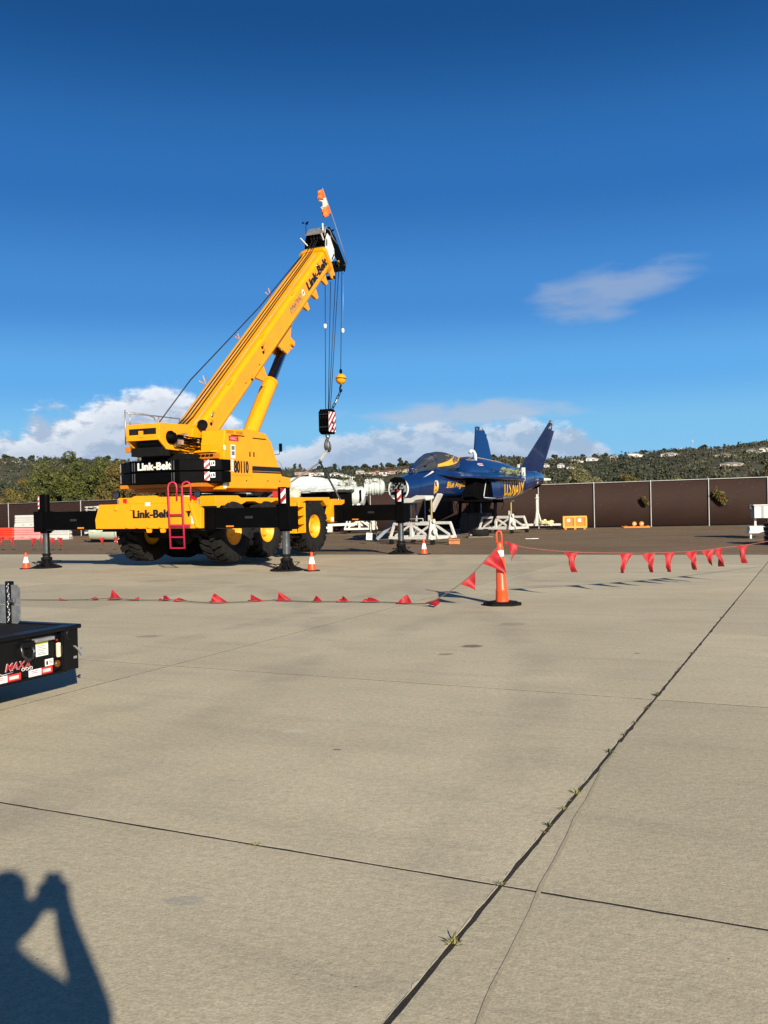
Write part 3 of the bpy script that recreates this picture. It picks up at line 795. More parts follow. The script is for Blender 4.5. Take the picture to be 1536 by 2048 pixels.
# ---- carrier
c_ = MB(); c_.box((-.2, 0, 1.28), (7.2, 1.15, .62)).box((-.2, 0, 1.62), (7.0, 1.6, .08))
c_.build('chassis_frame', BLACKM, crane, .012)
for s in (-1, 1):
    # deck and mudguards: flat top, arches over the wheels
    prof = [(-3.2, 1.86), (-2.15, 1.86), (-2.0, 1.80), (3.06, 1.80), (3.06, 1.62), (2.86, 1.52), (2.62, 1.70), (1.55, 1.70), (1.35, 1.66), (.9, 1.60), (.55, 1.60),
            (.05, 1.67), (-.2, 1.72), (-.55, 1.64), (-1.1, 1.64), (-1.35, 1.70), (-1.75, 1.70), (-2.0, 1.62), (-2.6, 1.60), (-2.95, 1.60), (-3.12, 1.48), (-3.2, 1.48)]
    MB().ext(prof, 'y', s * .8, s * 1.56).build('deck', YEL, crane, .012)
    for x in (-2.4, -1.0, 1.2, 2.2): panel(crane, 'anti_slip_pad', BLACKM, (x, s * 1.15 - .18, 1.865 if x < -2.1 else 1.805), CX, CY, .55, .36, .002)
# rear outrigger box and bumper plate
rb = MB().ext([(1.54, 1.69), (1.68, 1.30), (1.66, 1.06), (-1.63, 1.05), (-1.64, 1.53), (-1.43, 1.69)], 'x', -3.95, -3.80)
rb.build('rear_bumper', YEL, crane, .014)
MB().box((-3.48, 0, 1.29), (.64, 3.15, .62)).build('outrigger_box', BLACKM, crane, .01)
for s in (-1, 1):
    MB().ext([(s * 1.30, 1.68), (s * 1.36, 1.68), (s * 1.58, 1.07), (s * 1.50, 1.07)], 'x', -3.99, -3.94).build('gusset', YEL, crane, .008)
for y in (.98, .45): MB().box((-3.965, y, 1.60), (.05, .10, .14)).build('hinge_block', YEL, crane, .01)
up = MB().ext([(.75, 1.69), (.62, 1.80), (.40, 1.89), (-.25, 1.89), (-.34, 1.85), (-1.25, 1.85), (-1.45, 1.69)], 'x', -3.93, -3.84)
up.build('tail_plate', YEL, crane, .01)
panel(crane, 'tail_lamp', REDLENS, (-3.93, .74, 1.72), NY, CZ, .10, .10, .02, .03); panel(crane, 'tail_lamp', REDLENS, (-3.85, -1.33, 1.74), NY, CZ, .14, .12, .02, .03)
panel(crane, 'licence_plate', STICK, (-3.85, -1.10, 1.735), NY, CZ, .20, .13, .05)
lettering('SURE', GREY_T, crane, (-3.90, -1.135, 1.77), NY, CZ, .13, .05, off=.006)
panel(crane, 'sticker', STICK, (-3.95, .05, 1.63), NY, CZ, .16, .09); panel(crane, 'sticker', STICK, (-3.95, -1.35, 1.17), NY, CZ, .13, .19)
lettering('Link-Belt', DECAL_BLACK, crane, (-3.95, .44, 1.32), NY, CZ, 1.14, .215, bold=.032, spacing=1.07, off=.004, fat=.011)
# little bull head emblem: horns and muzzle
bh = MB(); T = basis((-3.95, -1.28, 1.44), NY, CZ, .004)
bh.ext([(-.11, .05), (-.06, .035), (-.03, .05), (.03, .05), (.06, .035), (.11, .05), (.07, .01), (.045, .0), (.03, -.07), (.012, -.10), (-.012, -.10), (-.03, -.07), (-.045, 0), (-.07, .01)], 'z', 0, .002, T)
bh.build('emblem', DECAL_BLACK, crane)
for y in (.62, .30, -.05, -.42): MB().box((-3.965, y, 1.10), (.05, .09, .05), rx=.3).build('lug', YEL, crane, .01)
for y in (-.02, -.45): MB().ext([(y + .08, 1.06), (y - .08, 1.06), (y - .05, .95), (y + .05, .95)], 'x', -3.94, -3.86).build('tow_eye', YEL, crane, .01)
# round work lamps on the tail
for (y, z) in ((1.02, 1.92), (-1.50, 1.90)):
    lm = MB().lathe([(.02, 0), (.09, .03), (.105, .08), (.10, .09)], (-3.80, y, z), (-1, 0, .1), 18).build('work_lamp', BLACK, crane)
    MB().lathe([(.092, .092), (.05, .10), (0, .104)], (-3.80, y, z), (-1, 0, .1), 18).build('lamp_lens', GLASS_D, lm)
    MB().bar((-3.82, y, z - .12), (-3.82, y, z - .25), .03).build('bracket', GALV, lm)
# front outrigger box, bumper ends
MB().box((3.52, 0, 1.29), (.62, 3.1, .62)).build('outrigger_box', BLACKM, crane, .01)
for s in (-1, 1):
    MB().ext([(3.16, 1.50), (3.05, 1.30), (3.05, 1.08), (3.12, 1.00), (3.58, 1.00), (3.62, 1.48), (4.10, 1.60), (4.12, 1.72), (3.2, 1.72)], 'y', s * 1.38, s * 1.56).build('bumper_end', YEL, crane, .012)
    hl = MB().lathe([(.05, 0), (.11, .05), (.115, .12)], (3.72, s * 1.30, 1.88), (1, 0, 0), 16).build('headlamp', BLACK, crane)
    MB().lathe([(.10, .121), (.05, .13), (0, .132)], (3.72, s * 1.30, 1.88), (1, 0, 0), 16).build('lamp_lens', GLASS_D, hl)
    panel(crane, 'sticker', STICK, (3.12, s * 1.56, 1.04), CX if s < 0 else NX, CZ, .18 if s < 0 else -.18, .13)
MB().box((3.88, 0, 1.40), (.12, 2.7, .50)).build('front_bumper', YEL, crane, .02)
MB().box((3.40, 0, 1.735), (1.3, 2.7, .03)).build('front_deck', YEL, crane, .005)
# outrigger beams, jacks and floats
ROD = M('jack_rod', (.30, .31, .32), .22, 1., var=.2)
def float_mesh():
    m = MB(); m.lathe([(.40, 0), (.40, .03), (.37, .042)], (0, 0, .002), (0, 0, 1), 28)
    for k in range(8):
        a = k * math.pi / 4; T = Matrix.Rotation(a, 4, 'Z'); m.ext([(.06, .04), (.34, .04), (.34, .06), (.20, .11), (.12, .25), (.06, .27)], 'y', -.012, .012, T)
    m.lathe([(.13, .02), (.11, .22), (.15, .23), (.15, .28), (.09, .32), (.12, .36), (.11, .40)], (0, 0, 0), (0, 0, 1), 16)
    for s in (-1, 1): m.tube([(s * .20, -.12, .10), (s * .42, -.12, .18), (s * .42, .12, .18), (s * .20, .12, .10)], .010, 6)
    return m.mesh('float')
FLM = float_mesh(); FLM.materials.append(BLACKM)
for (x, s) in ((-3.52, 1), (-3.52, -1), (3.52, 1), (3.52, -1)):
    off = .17 if s > 0 else -.17                      # left and right beams lie side by side in the box
    bm_ = MB().box((x + (.0), s * 2.62, 1.29), (.36, 2.74, .485)).box((x, s * 1.72, 1.29), (.42, .28, .53))
    beam = bm_.build('outrigger_beam', BLACK, crane, .012)
    MB().box((x, s * 3.86, 1.27), (.44, .30, .56)).build('beam_head', BLACK, beam, .015)
    MB().box((x, s * 2.5, 1.04), (.30, 2.3, .02)).build('wear_strip', DSTEEL, beam)
    jk = MB().cyl((x, s * 3.78, .98), (x, s * 3.78, 2.0), .115, n=20).lathe([(.15, 0), (.15, .05)], (x, s * 3.78, .95), (0, 0, 1), 20).build('jack_housing', BLACK, crane)
    MB().cyl((x, s * 3.78, .30), (x, s * 3.78, 1.0), .092, n=20).build('jack_rod', ROD, crane)
    linkmesh('float', FLM, crane, (x, s * 3.78, 0))
    MB().box((x - .145, s * 3.78, 1.78), (.02, .22, .46)).build('jack_guard', BLACK, crane)
    if not (x < 0 and s > 0): striped(crane, (x - .155, s * 3.78 + .03, 1.62), NY, CZ, .135, .36, 2, .004)
    else: striped(crane, (x - .155, s * 3.78 + .11, 1.62), NY, CZ, .045, .36, 3, .004)
    panel(crane, 'reflector', AMBER, (x - .18, s * 2.2 if s < 0 else s * 2.5, 1.07), NY, CZ, .22, .035, .004)
    panel(crane, 'label_plate', DSTEEL, (x - .18, s * 2.75, 1.27), NY, CZ, .22, .06, .003)
# wheels: shared tyre with deep chevron lugs
TR, TW = .79, .66
def tyre_mesh():
    m = MB()
    prof = [(.33, -.22), (.38, -.29), (.56, -.335), (.67, -.325), (.70, -.29), (.70, .29), (.67, .325), (.56, .335), (.38, .29), (.33, .22)]
    m.lathe(prof, (0, 0, 0), (0, 1, 0), 48, False)
    N = 20
    for k in range(N):
        for s in (-1, 1):
            a0 = 2 * math.pi * (k + (.5 if s > 0 else 0)) / N
            def pt(r, y, da): return (r * math.cos(a0 + da), y, r * math.sin(a0 + da))
            # lug runs from near the centre line out over the shoulder, slanting back
            st = [(.02, 0.0, TR, .085), (.16, .055, TR, .09), (.24, .14, TR, .10), (.325, .16, TR - .025, .105), (.338, .165, .66, .105)]
            vs = []
            for (y, da, r, hw) in st:
                vs += [pt(r, s * y, da - hw), pt(r, s * y, da + hw), pt(min(r, .69) - (.02 if y < .33 else .02), s * y * (.985 if y > .33 else 1), da + hw), pt(min(r, .69) - (.02 if y < .33 else .02), s * y * (.985 if y > .33 else 1), da - hw)]
            fs = []
            for q in range(len(st) - 1):
                o = q * 4
                for i in range(4): fs.append((o + i, o + (i + 1) % 4, o + 4 + (i + 1) % 4, o + 4 + i))
            fs += [(0, 1, 2, 3), tuple(range(4 * len(st) - 4, 4 * len(st)))[::-1]]
            m.add(vs, fs)
    return m.mesh('tyre')
def rim_mesh():
    m = MB()
    m.lathe([(.415, .27), (.43, .29), (.43, .27), (.385, .25), (.355, .16), (.33, .12), (.315, .11), (.28, .12), (.25, .11), (.23, .13), (.20, .20), (.185, .21), (.17, .20), (.15, .16), (0, .15)], (0, 0, 0), (0, 1, 0), 36, False)
    m.lathe([(.41, -.26), (.38, -.20), (0, -.2)], (0, 0, 0), (0, 1, 0), 36, False)
    m.lathe([(.40, -.25), (.40, .25)], (0, 0, 0), (0, 1, 0), 36, False)
    for k in range(12):
        a = k * math.pi / 6; m.cyl((.27 * math.cos(a), .11, .27 * math.sin(a)), (.27 * math.cos(a), .145, .27 * math.sin(a)), .016, n=6)
    m.v = [(x * .82, y * .97, z * .82) for x, y, z in m.v]
    return m.mesh('rim')
TYM = tyre_mesh(); TYM.materials.append(RUBBER); RMM = rim_mesh(); RMM.materials.append(RIM)
WHEELS = [(1.98, 0), (-.76, 0), (-2.42, 0)]
for (x, st) in WHEELS:
    for s in (-1, 1):
        w = empty('wheel', (x, s * 1.31, .92), 0); w.parent = crane
        w.rotation_euler = (0, random.uniform(0, 6), R(180) if s < 0 else 0)
        linkmesh('tyre', TYM, w); linkmesh('rim', RMM, w)
    MB().cyl((x, -1.1, .92), (x, 1.1, .92), .16, n=14).lathe([(.18, -.3), (.34, -.1), (.34, .1), (.18, .3)], (x, 0, .92), (0, 1, 0), 18).build('axle', BLACKM, crane)
MB().cyl((-2.2, 0, .95), (1.9, 0, 1.0), .06, n=10).box((.2, .45, .85), (.9, .5, .5)).box((.5, -.55, .9), (.8, .4, .45)).build('drive_line', BLACKM, crane)
MB().cyl((-.1, -1.05, .98), (.9, -1.05, .98), .2, n=16).build('air_tank', BLACKM, crane)
# red access ladder hooked over the tail
ld = MB()
for y in (-.74, -1.16):
    y2 = y - .02
    ld.tube([(-4.02, y2, .55), (-4.02, y, 1.30), (-4.02, y + .02, 2.08), (-4.0, y + .0, 2.17), (-3.97, y - .05, 2.205), (-3.95, y - .10, 2.205), (-3.93, y - .15, 2.17), (-3.92, y - .17, 2.08), (-3.94, y - .18, 1.74)], .024, 10)
lad = ld.build('access_ladder', PINKRED, crane)
for z in (.57, .84, 1.12, 1.40): MB().box((-4.02, -.96, z), (.06, .40, .035)).build('rung', PINKRED, lad, .006)
MB().box((-4.0, -1.05, 1.12), (.03, .60, .07)).build('cross_bar', PINKRED, lad, .006)
# yellow ladder-step box at the right side
sp = MB()
for x in (.36, .88): sp.box((x, -1.76, 1.20), (.07, .24, .88))
sp.box((.62, -1.86, 1.66), (.24, .06, .28))
sp.build('side_steps', YEL, crane, .012)
for z in (.78, 1.03, 1.28, 1.53): MB().box((.62, -1.77, z), (.46, .22, .035)).build('step', YEL, crane, .006)
for z in (.66, 1.0): MB().box((.62, -1.62, z), (.5, .12, .06)).build('step_bracket', BLACKM, crane)
# fuel cap bits, hose clutter and gas bottle shape on the deck
MB().lathe([(.10, 0), (.17, .06), (.18, .35), (.12, .45), (.05, .48)], (1.25, -1.2, 1.80), (1, .1, .35), 16).build('deck_bundle', M('canvas_cream', (.62, .55, .42), .8, bump=.3), crane)
panel(crane, 'red_box', M('red_paint', (.5, .03, .03), .5), (.05, -1.3, 1.82), CX, CZ, .18, .16, .05, .12)

# ---- turntable
MB().lathe([(1.0, 0), (1.0, .14), (.86, .15), (.86, .28)], (-.9, 0, 1.66), (0, 0, 1), 40).build('slewing_ring', BLACKM, crane)
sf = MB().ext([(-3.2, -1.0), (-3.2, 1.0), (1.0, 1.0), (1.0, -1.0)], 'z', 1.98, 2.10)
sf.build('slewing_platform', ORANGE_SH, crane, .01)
for s in (-1, 1):       # boom cheeks carrying the boom pivot
    MB().ext([(-2.5, 2.1), (-2.9, 3.0), (-2.7, 3.66), (-2.2, 3.70), (-.3, 2.7), (.9, 2.35), (.9, 2.1)], 'y', s * .52, s * .58).build('cheek_plate', YEL, crane, .01)
# counterweight: two black slabs with bevelled ends
cwp = [(-2.55, 1.62), (-2.98, 1.62), (-3.62, .78), (-3.62, -.78), (-2.98, -1.62), (-2.55, -1.62)]
for k, (z0, z1) in enumerate(((2.20, 2.485), (2.50, 2.79))):
    cw = MB().ext(cwp, 'z', z0, z1).build('counterweight_slab', BLACK, crane, .02)
    for y in (.62, -.62): MB().cyl((-3.63, y, z0 + .03), (-3.63, y, z1 - .02), .022, n=8).cyl((-3.63, y + .07, z0 + .03), (-3.63, y + .07, z1 - .02), .014, n=8).build('lifting_rod', DSTEEL, cw)
    d = Vector((-2.98 + 3.62, -1.62 + .78, 0)).normalized()
    o = Vector((-3.62, -.78, 0)) + d * .62; striped(cw, (o.x, o.y, z0 + .05), d, CZ, .13, .22, 2, .004)
    o = Vector((-3.62, -.78, 0)) + d * .77; pl = panel(cw, 'caution_label', STICK, (o.x, o.y, z0 + .12), d, CZ, .12, .13, .004)
    MB().ext([(.01, .02), (.05, .02), (.04, .09), (.02, .11)], 'z', .007, .009, basis((o.x, o.y, z0 + .12), d, CZ)).box((.085, .07, .008), (.045, .08, .002), basis((o.x, o.y, z0 + .12), d, CZ)).build('pictogram', DECAL_BLACK, pl)
    d2 = Vector((-3.62 + 2.98, .78 - 1.62, 0)).normalized()
    striped(cw, (-2.985, 1.62, z0 + .05), d2, CZ, .06, .22, 2, .004)
lettering('Link-Belt', M('decal_cream', (.80, .77, .68), .5), crane, (-3.62, .52, 2.545), NY, CZ, 1.06, .20, bold=.028, spacing=1.06, off=.004, fat=.008)
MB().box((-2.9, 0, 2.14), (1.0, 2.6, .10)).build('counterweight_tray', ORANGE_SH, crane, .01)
# ---- rear winch house
wh = MB()
wh.ext([(-4.02, 3.70), (-4.05, 3.30), (-3.95, 3.28), (-3.95, 3.62), (-2.3, 3.66), (-2.3, 3.74)], 'y', -.46, .48)
wh.build('winch_house', YEL, crane, .012)
for s in (-.49, .50):
    MB().ext([(-4.03, 3.71), (-4.05, 3.28), (-3.75, 3.05), (-2.6, 3.02), (-1.7, 3.08), (-1.6, 3.60), (-2.3, 3.75)], 'y', s - .025, s + .025).build('winch_side', YEL, crane, .01)
MB().ext([(-4.055, 3.28), (-4.07, 3.38), (-4.055, 3.40), (-4.04, 3.29)], 'y', -.46, .48).build('rear_lip', YEL, crane, .004)
panel(crane, 'vent_opening', BLACKM, (-4.045, .42, 3.43), NY, CZ, .84, .15, .006); panel(crane, 'vent_bracket', YEL, (-4.05, .10, 3.36), NY, CZ, .13, .16, .02, .03)
for k in range(14): panel(crane, 'vent_slat', DSTEEL, (-4.045, .40 - k * .06, 3.44), NY, CZ, .012, .13, .010)
for (x, z, r) in ((-3.55, 3.22, .20), (-2.75, 3.38, .20)):
    MB().cyl((x, -.40, z), (x, .40, z), r, n=24).build('winch_drum', DSTEEL, crane)
    m = MB()
    for k in range(20): m.tube([(x + (r + .015) * math.cos(t * .5236), -.38 + k * .04, z + (r + .015) * math.sin(t * .5236)) for t in range(12)], .018, 5, True)
    m.build('wound_rope', ROPE, crane)
MB().box((-3.75, 0, 3.0), (.35, .95, .22)).build('winch_base', BLACKM, crane, .01)
# hydraulic motor and hoses on the winch side
MB().lathe([(.17, 0), (.17, .05), (.12, .06), (.12, .14), (.07, .16)], (-3.62, -.515, 3.36), (0, -1, 0), 18).lathe([(.12, 0), (.12, .06), (.06, .07), (.06, .14)], (-3.25, -.515, 3.33), (0, -1, 0), 14).build('winch_motor', BLACK, crane)
rn = random.Random(4)
MB().box((-3.40, -.62, 3.24), (.26, .14, .14)).box((-3.16, -.62, 3.42), (.18, .12, .12)).box((-2.7, -.70, 3.30), (.10, .06, .10)).box((-2.2, -.76, 3.42), (.16, .05, .05)).box((-2.3, -.76, 3.2), (.14, .05, .05)).cyl((-3.5, -.58, 3.15), (-3.1, -.58, 3.15), .035, n=10).build('valve_block', STEEL, crane, .008)
hz = MB()
for k in range(9):
    z0 = 3.12 + k * .035 + rn.uniform(-.03, .03); z1 = 3.12 + k * .042; b = rn.uniform(-.06, .07)
    P_ = [Vector((-3.35 + rn.uniform(-.1, .2), -.60 - rn.uniform(0, .06), z0)), Vector((-2.95, -.64 - rn.uniform(0, .10), z0 + b)), Vector((-2.45, -.66 - rn.uniform(0, .10), z1 - .05 + rn.uniform(-.04, .05))), Vector((-2.05, -.70 - rn.uniform(0, .1), z1)), Vector((-1.72, -.80, z1 + .0))]
    pp = []
    for i in range(4):
        p0, p1, p2, p3 = P_[max(i - 1, 0)], P_[i], P_[i + 1], P_[min(i + 2, 4)]
        for q in range(4):
            t = q / 4; pp.append(.5 * ((2 * p1) + (p2 - p0) * t + (2 * p0 - 5 * p1 + 4 * p2 - p3) * t * t + (3 * p1 - p0 - 3 * p2 + p3) * t ** 3))
    pp.append(P_[-1]); hz.tube(pp, .019, 7)
hz.build('hydraulic_hoses', BLACK, crane)
for (x, z) in ((-2.3, 3.18), (-1.95, 3.3), (-2.0, 3.42), (-2.62, 3.30)): MB().cyl((x, -.66, z), (x + .09, -.66, z + .005), .026, n=10).build('hose_fitting', STEEL, crane)
MB().lathe([(.10, 0), (.135, .06), (.14, .14)], (-2.35, -.62, 3.72), (-.75, -.55, .25), 16).lathe([(.13, .141), (.06, .15), (0, .152)], (-2.35, -.62, 3.72), (-.75, -.55, .25), 16).build('flood_lamp', BLACK, crane)
MB().lathe([(.05, -.14), (.09, -.02), (.10, 0)], (-2.35, -.62, 3.72), (-.75, -.55, .25), 16).build('lamp_back', WHITE, crane)
# under-shelf between winch and hood (dark louvred underside)
MB().ext([(-2.75, -.55), (-2.75, -1.15), (-2.3, -1.38), (-1.2, -1.38), (-1.2, -.55)], 'z', 3.00, 3.05).build('service_shelf', YEL, crane, .006)
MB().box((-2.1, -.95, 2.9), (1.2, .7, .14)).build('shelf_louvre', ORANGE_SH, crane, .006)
for k in range(4): MB().box((-2.72, -.75 - k * .13, 2.92), (.04, .08, .05)).build('louvre_slot', BLACKM, crane)
MB().box((-2.4, .0, 2.88), (1.6, 1.5, .16)).build('rear_crossbeam', BLACKM, crane, .01)
MB().box((-2.6, .0, 2.6), (.9, 1.6, .5)).build('inner_frame', BLACKM, crane, .01)
# ---- engine hood (right side)
HY0, HY1 = -1.44, -.70
hp = [(-2.52, 2.05), (-2.52, 2.36), (-2.58, 2.42), (-2.58, 3.20), (-2.52, 3.58), (-1.30, 3.66), (-.48, 3.60), (-.20, 3.34), (.36, 2.42), (.86, 2.38), (.86, 2.05)]
MB().ext(hp, 'y', HY0, HY1).build('engine_hood', YEL, crane, .03)
for (x0, x1, z0, z1) in ((-2.42, -1.28, 2.40, 3.42), (-1.26, -.30, 2.62, 3.40)):
    pts = [(x0, z0), (x1, z0), (x1, z1), (x0, z1)] if x0 < -2 else [(x0, z0), (.17, z0), (-.26, z1), (x0, z1)]
    d_ = MB().ext(pts, 'y', HY0 - .014, HY0 - .001).build('hood_door', YEL, crane, .006)
    xh = x1 - .09 if x0 < -2 else x0 + .09
    MB().box((xh, HY0 - .017, 2.98), (.06, .012, .13)).build('door_handle', DECAL_BLACK, d_, .008)
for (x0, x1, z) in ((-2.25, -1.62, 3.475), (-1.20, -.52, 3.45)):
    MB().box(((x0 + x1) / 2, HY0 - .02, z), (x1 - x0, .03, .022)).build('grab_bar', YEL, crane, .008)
    MB().box(((x0 + x1) / 2, HY0 - .003, z - .02), (x1 - x0, .012, .025)).build('bar_shadow', BLACKM, crane)  # dark strip painted as the shadow under the grab bar
dots = MB()
for gx in (-2.46, -2.02):
    for i in range(8):
        for k in range(4):
            T = basis((gx + i * .045 + (k % 2) * .022, HY0 - .0045, 3.50 + k * .022), CX, CZ)
            dots.ext([(-.015, 0), (0, -.008), (.015, 0), (0, .008)], 'z', -.001, .002, T)
dots.build('vent_perforation', DECAL_BLACK, crane)
lettering('80110', DECAL_BLACK, crane, (-2.16, HY0 - .014, 2.46), CX, CZ, .70, .33, bold=.022, spacing=1.04, off=.004, fat=.010)
for (z, h) in ((2.545, .12), (2.49, .035)): panel(crane, 'hood_stripe', DECAL_BLACK, (-1.26, HY0, z), CX, CZ, 1.56 - (z - 2.49) * .6, h, .017)
pl = panel(crane, 'hire_sign', RED_REFL, (-2.38, HY0 - .014, 3.30), CX, CZ, .46, .13, .004)
lettering('HERC', M('decal_pink', (.75, .30, .28), .5), pl, (-2.33, HY0 - .018, 3.325), CX, CZ, .34, .08, off=.003, bold=.02)
pl = panel(crane, 'warning_label', STICK, (-2.30, HY0 - .014, 2.84), CX, CZ, .21, .36, .004)
for (x, z, w, h) in ((-2.27, 3.06, .15, .11), (-2.27, 2.92, .15, .11)): panel(pl, 'label_print', GREY_T, (x, HY0 - .018, z), CX, CZ, w, h, .002, .002)
for k in range(5): panel(crane, 'small_label', STICK, (-2.30, HY0 - .014, 2.50 + k * .065), CX, CZ, .11, .05, .004)
panel(crane, 'small_label', STICK, (-2.62, -1.44, 3.05), CX, CZ, .10, .12, .004)
for (x, z) in ((-1.55, 2.26), (-.45, 2.27), (.2, 2.27)): MB().lathe([(.022, 0), (.022, .012)], (x, HY0 - .001, z), (0, -1, 0), 10).build('bolt', DSTEEL, crane)
MB().lathe([(.05, 0), (.05, .012)], (-2.52, HY0 - .001, 3.27), (0, -1, 0), 14).build('lock', YEL, crane)
MB().ext([(-3.0, 2.02), (-2.52, 2.22), (-2.52, 2.02)], 'y', HY0, HY0 + .10).build('corner_gusset', YEL, crane, .006)
panel(crane, 'caution_label', STICK, (-2.66, HY0, 2.06), CX, CZ, .16, .12, .004)
MB().box((-.83, -1.07, 2.30), (3.3, .70, .02)).build('hood_seam', BLACKM, crane)
# mirror on its arm, far side grab rail
MB().tube([(.00, -1.35, 3.02), (.25, -1.42, 3.05), (.30, -1.42, 3.15)], .010, 6).build('mirror_arm', DSTEEL, crane)
MB().box((.30, -1.44, 3.24), (.035, .10, .24)).build('mirror', BLACK, crane, .012)
MB().tube([(.1, -1.3, 2.95), (.36, -1.38, 2.80), (.55, -1.38, 2.60)], .008, 6).build('grab_wire', GALV, crane)
# ---- operator's cab on the left side
cb = MB().ext([(-.9, 2.1), (-.9, 3.55), (.55, 3.55), (.95, 2.9), (.95, 2.1)], 'y', .72, 1.58).build('cab', YEL, crane, .03)
for (o, xa, w, h) in (((.60, 1.60, 2.62), NX, 1.35, .78), ((-.91, 1.50, 2.62), NY, .70, .72)): panel(cb, 'window', GLASS_D, o, xa, CZ, w, h, .006)
T = basis((.95, .78, 2.92), (0, 1, 0), (-.40, 0, .63), .006); MB().box((.37, .34, 0), (.68, .64, .006), T).build('windscreen', GLASS_D, cb)
# galvanised guard rail on the far left
gr = MB()
gr.tube([(-3.49, 1.0, 3.25), (-3.49, 1.0, 4.16)], .018, 8); gr.tube([(-3.30, 1.0, 3.7), (-3.30, 1.0, 4.10)], .018, 8); gr.tube([(-2.10, 1.0, 3.7), (-2.10, 1.0, 4.09)], .018, 8)
gr.tube([(-3.49, 1.0, 4.11), (-2.55, 1.0, 4.10), (-2.30, 1.0, 4.05), (-2.22, 1.0, 3.93), (-2.26, 1.0, 3.80), (-2.45, 1.0, 3.74), (-3.30, 1.0, 3.73)], .018, 8)
gr.tube([(-3.40, 1.0, 4.08), (-2.2, 1.0, 4.10), (-1.16, 1.0, 4.10), (-1.14, 1.0, 3.5)], .018, 8)
gr.build('guard_rail', GALV, crane)
MB().box((-1.7, .80, 3.45), (1.5, .45, .05)).build('walkway', YEL, crane, .006)
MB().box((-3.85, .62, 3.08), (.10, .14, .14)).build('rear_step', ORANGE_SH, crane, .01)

# ---- boom
BA = R(41.2); bu = Vector((math.cos(BA), 0, math.sin(BA))); bn_ = Vector((-math.sin(BA), 0, math.cos(BA))); B0 = Vector((-2.14, 0, 3.79))
TB = Matrix(((bu.x, 0, bn_.x, B0.x), (0, 1, 0, 0), (bu.z, 0, bn_.z, B0.z), (0, 0, 0, 1)))      # boom space: x along, y left, z up-normal; z=0 is the top edge
def boom_ring(x, w, zt, zb, r=.12):
    """cross-section: rounded top corners, strongly chamfered lower corners"""
    pts = []
    for (cx, cz, a0, a1) in ((w - r, zt - r, 0, 90), (-(w - r), zt - r, 90, 180)):
        for k in range(7):
            a = R(a0 + (a1 - a0) * k / 6); pts.append((x, cx + r * math.cos(a), cz + r * math.sin(a)))
    q = .16
    pts += [(x, -w, zb + q), (x, -w + q * .35, zb + .04), (x, -w + q * .9, zb), (x, w - q * .9, zb), (x, w - q * .35, zb + .04), (x, w, zb + q)]
    return [TB @ Vector(p) for p in pts]
bm0 = MB(); bm0.loft([boom_ring(-1.3, .45, .02, -.72), boom_ring(9.75, .45, .02, -.72)], True, False)
boom = bm0.build('boom', YEL, crane)
for f in boom.data.polygons: f.use_smooth = False
sec = [(9.7, 9.90, .41, -.02, -.67), (9.88, 9.98, .37, -.05, -.63), (9.96, 10.08, .33, -.08, -.60)]
for (a, b, w, zt, zb) in sec: MB().loft([boom_ring(a, w, zt, zb), boom_ring(b, w, zt, zb)], True, False).build('boom_section', YEL, crane)
for x in (9.70, 9.86):
    q = .055 if x < 9.8 else .035; w = .45 if x < 9.8 else .41
    MB().loft([boom_ring(x, w + q, .02 + q, -.72 - q), boom_ring(x + .12, w + q, .02 + q, -.72 - q)], True, False).build('section_collar', YEL, crane)
# longitudinal stiffener strip and lower flange
for s in (-1, 1):
    MB().box((4.1, s * .455, -.555), (10.6, .016, .07), TB).build('lower_flange', YEL, crane, .004)
    MB().box((4.1, s * .20, .026), (10.8, .05, .014), TB).build('top_runner', M('runner_peach', (.62, .33, .13), .6, var=.2, vscale=3), crane)  # top runners in a paler peach than the boom yellow
# brackets under the boom
for (x, h, L) in ((8.25, .30, .34), (7.45, .26, .30), (3.55, .34, .55), (9.2, .30, .32)):
    MB().ext([(x - L * .6, -.70), (x + L * .5, -.70), (x + L * .4, -.70 - h), (x - L * .1, -.70 - h * .9)], 'y', -.40, -.30, TB).build('under_bracket', YEL, crane, .008)
    MB().ext([(x - L * .6, -.70), (x + L * .5, -.70), (x + L * .4, -.70 - h), (x - L * .1, -.70 - h * .9)], 'y', .30, .40, TB).build('under_bracket', YEL, crane, .008)
# lift cylinder bracket: two cheeks with a pin
for s in (-1, 1): MB().ext([(5.1, -.70), (6.55, -.70), (6.35, -.86), (6.05, -1.10), (5.75, -1.38), (5.52, -1.36), (5.42, -1.18)], 'y', s * .20 - .04, s * .20 + .04, TB).build('cylinder_bracket', YEL, crane, .008)
pin = Vector((3.22, 0, 6.80)); base = Vector((.10, 0, 2.60)); cd = (pin - base).normalized()
MB().cyl(pin + Vector((0, -.30, 0)), pin + Vector((0, .30, 0)), .09, n=18).build('pivot_pin', YEL, crane)
L0 = (pin - base).length
MB().cyl(base, base + cd * (L0 - 1.68), .235, n=28).lathe([(.25, 0), (.25, .10), (.20, .14), (.17, .14)], base + cd * (L0 - 1.76), cd, 28).build('lift_cylinder', YEL, crane)
MB().cyl(base + cd * (L0 - 1.72), pin, .155, n=28).build('lift_rod', M('chrome_rod', (.20, .23, .28), .12, 1., var=.1), crane)
MB().lathe([(.19, -.2), (.19, .2)], pin, (0, 1, 0), 18).build('rod_eye', YEL, crane)
MB().tube([base + cd * .8 + Vector((-.28, -.05, .0)), base + cd * (L0 - 1.9) + Vector((-.28, -.05, 0))], .022, 8).build('hydraulic_pipe', YEL, crane)
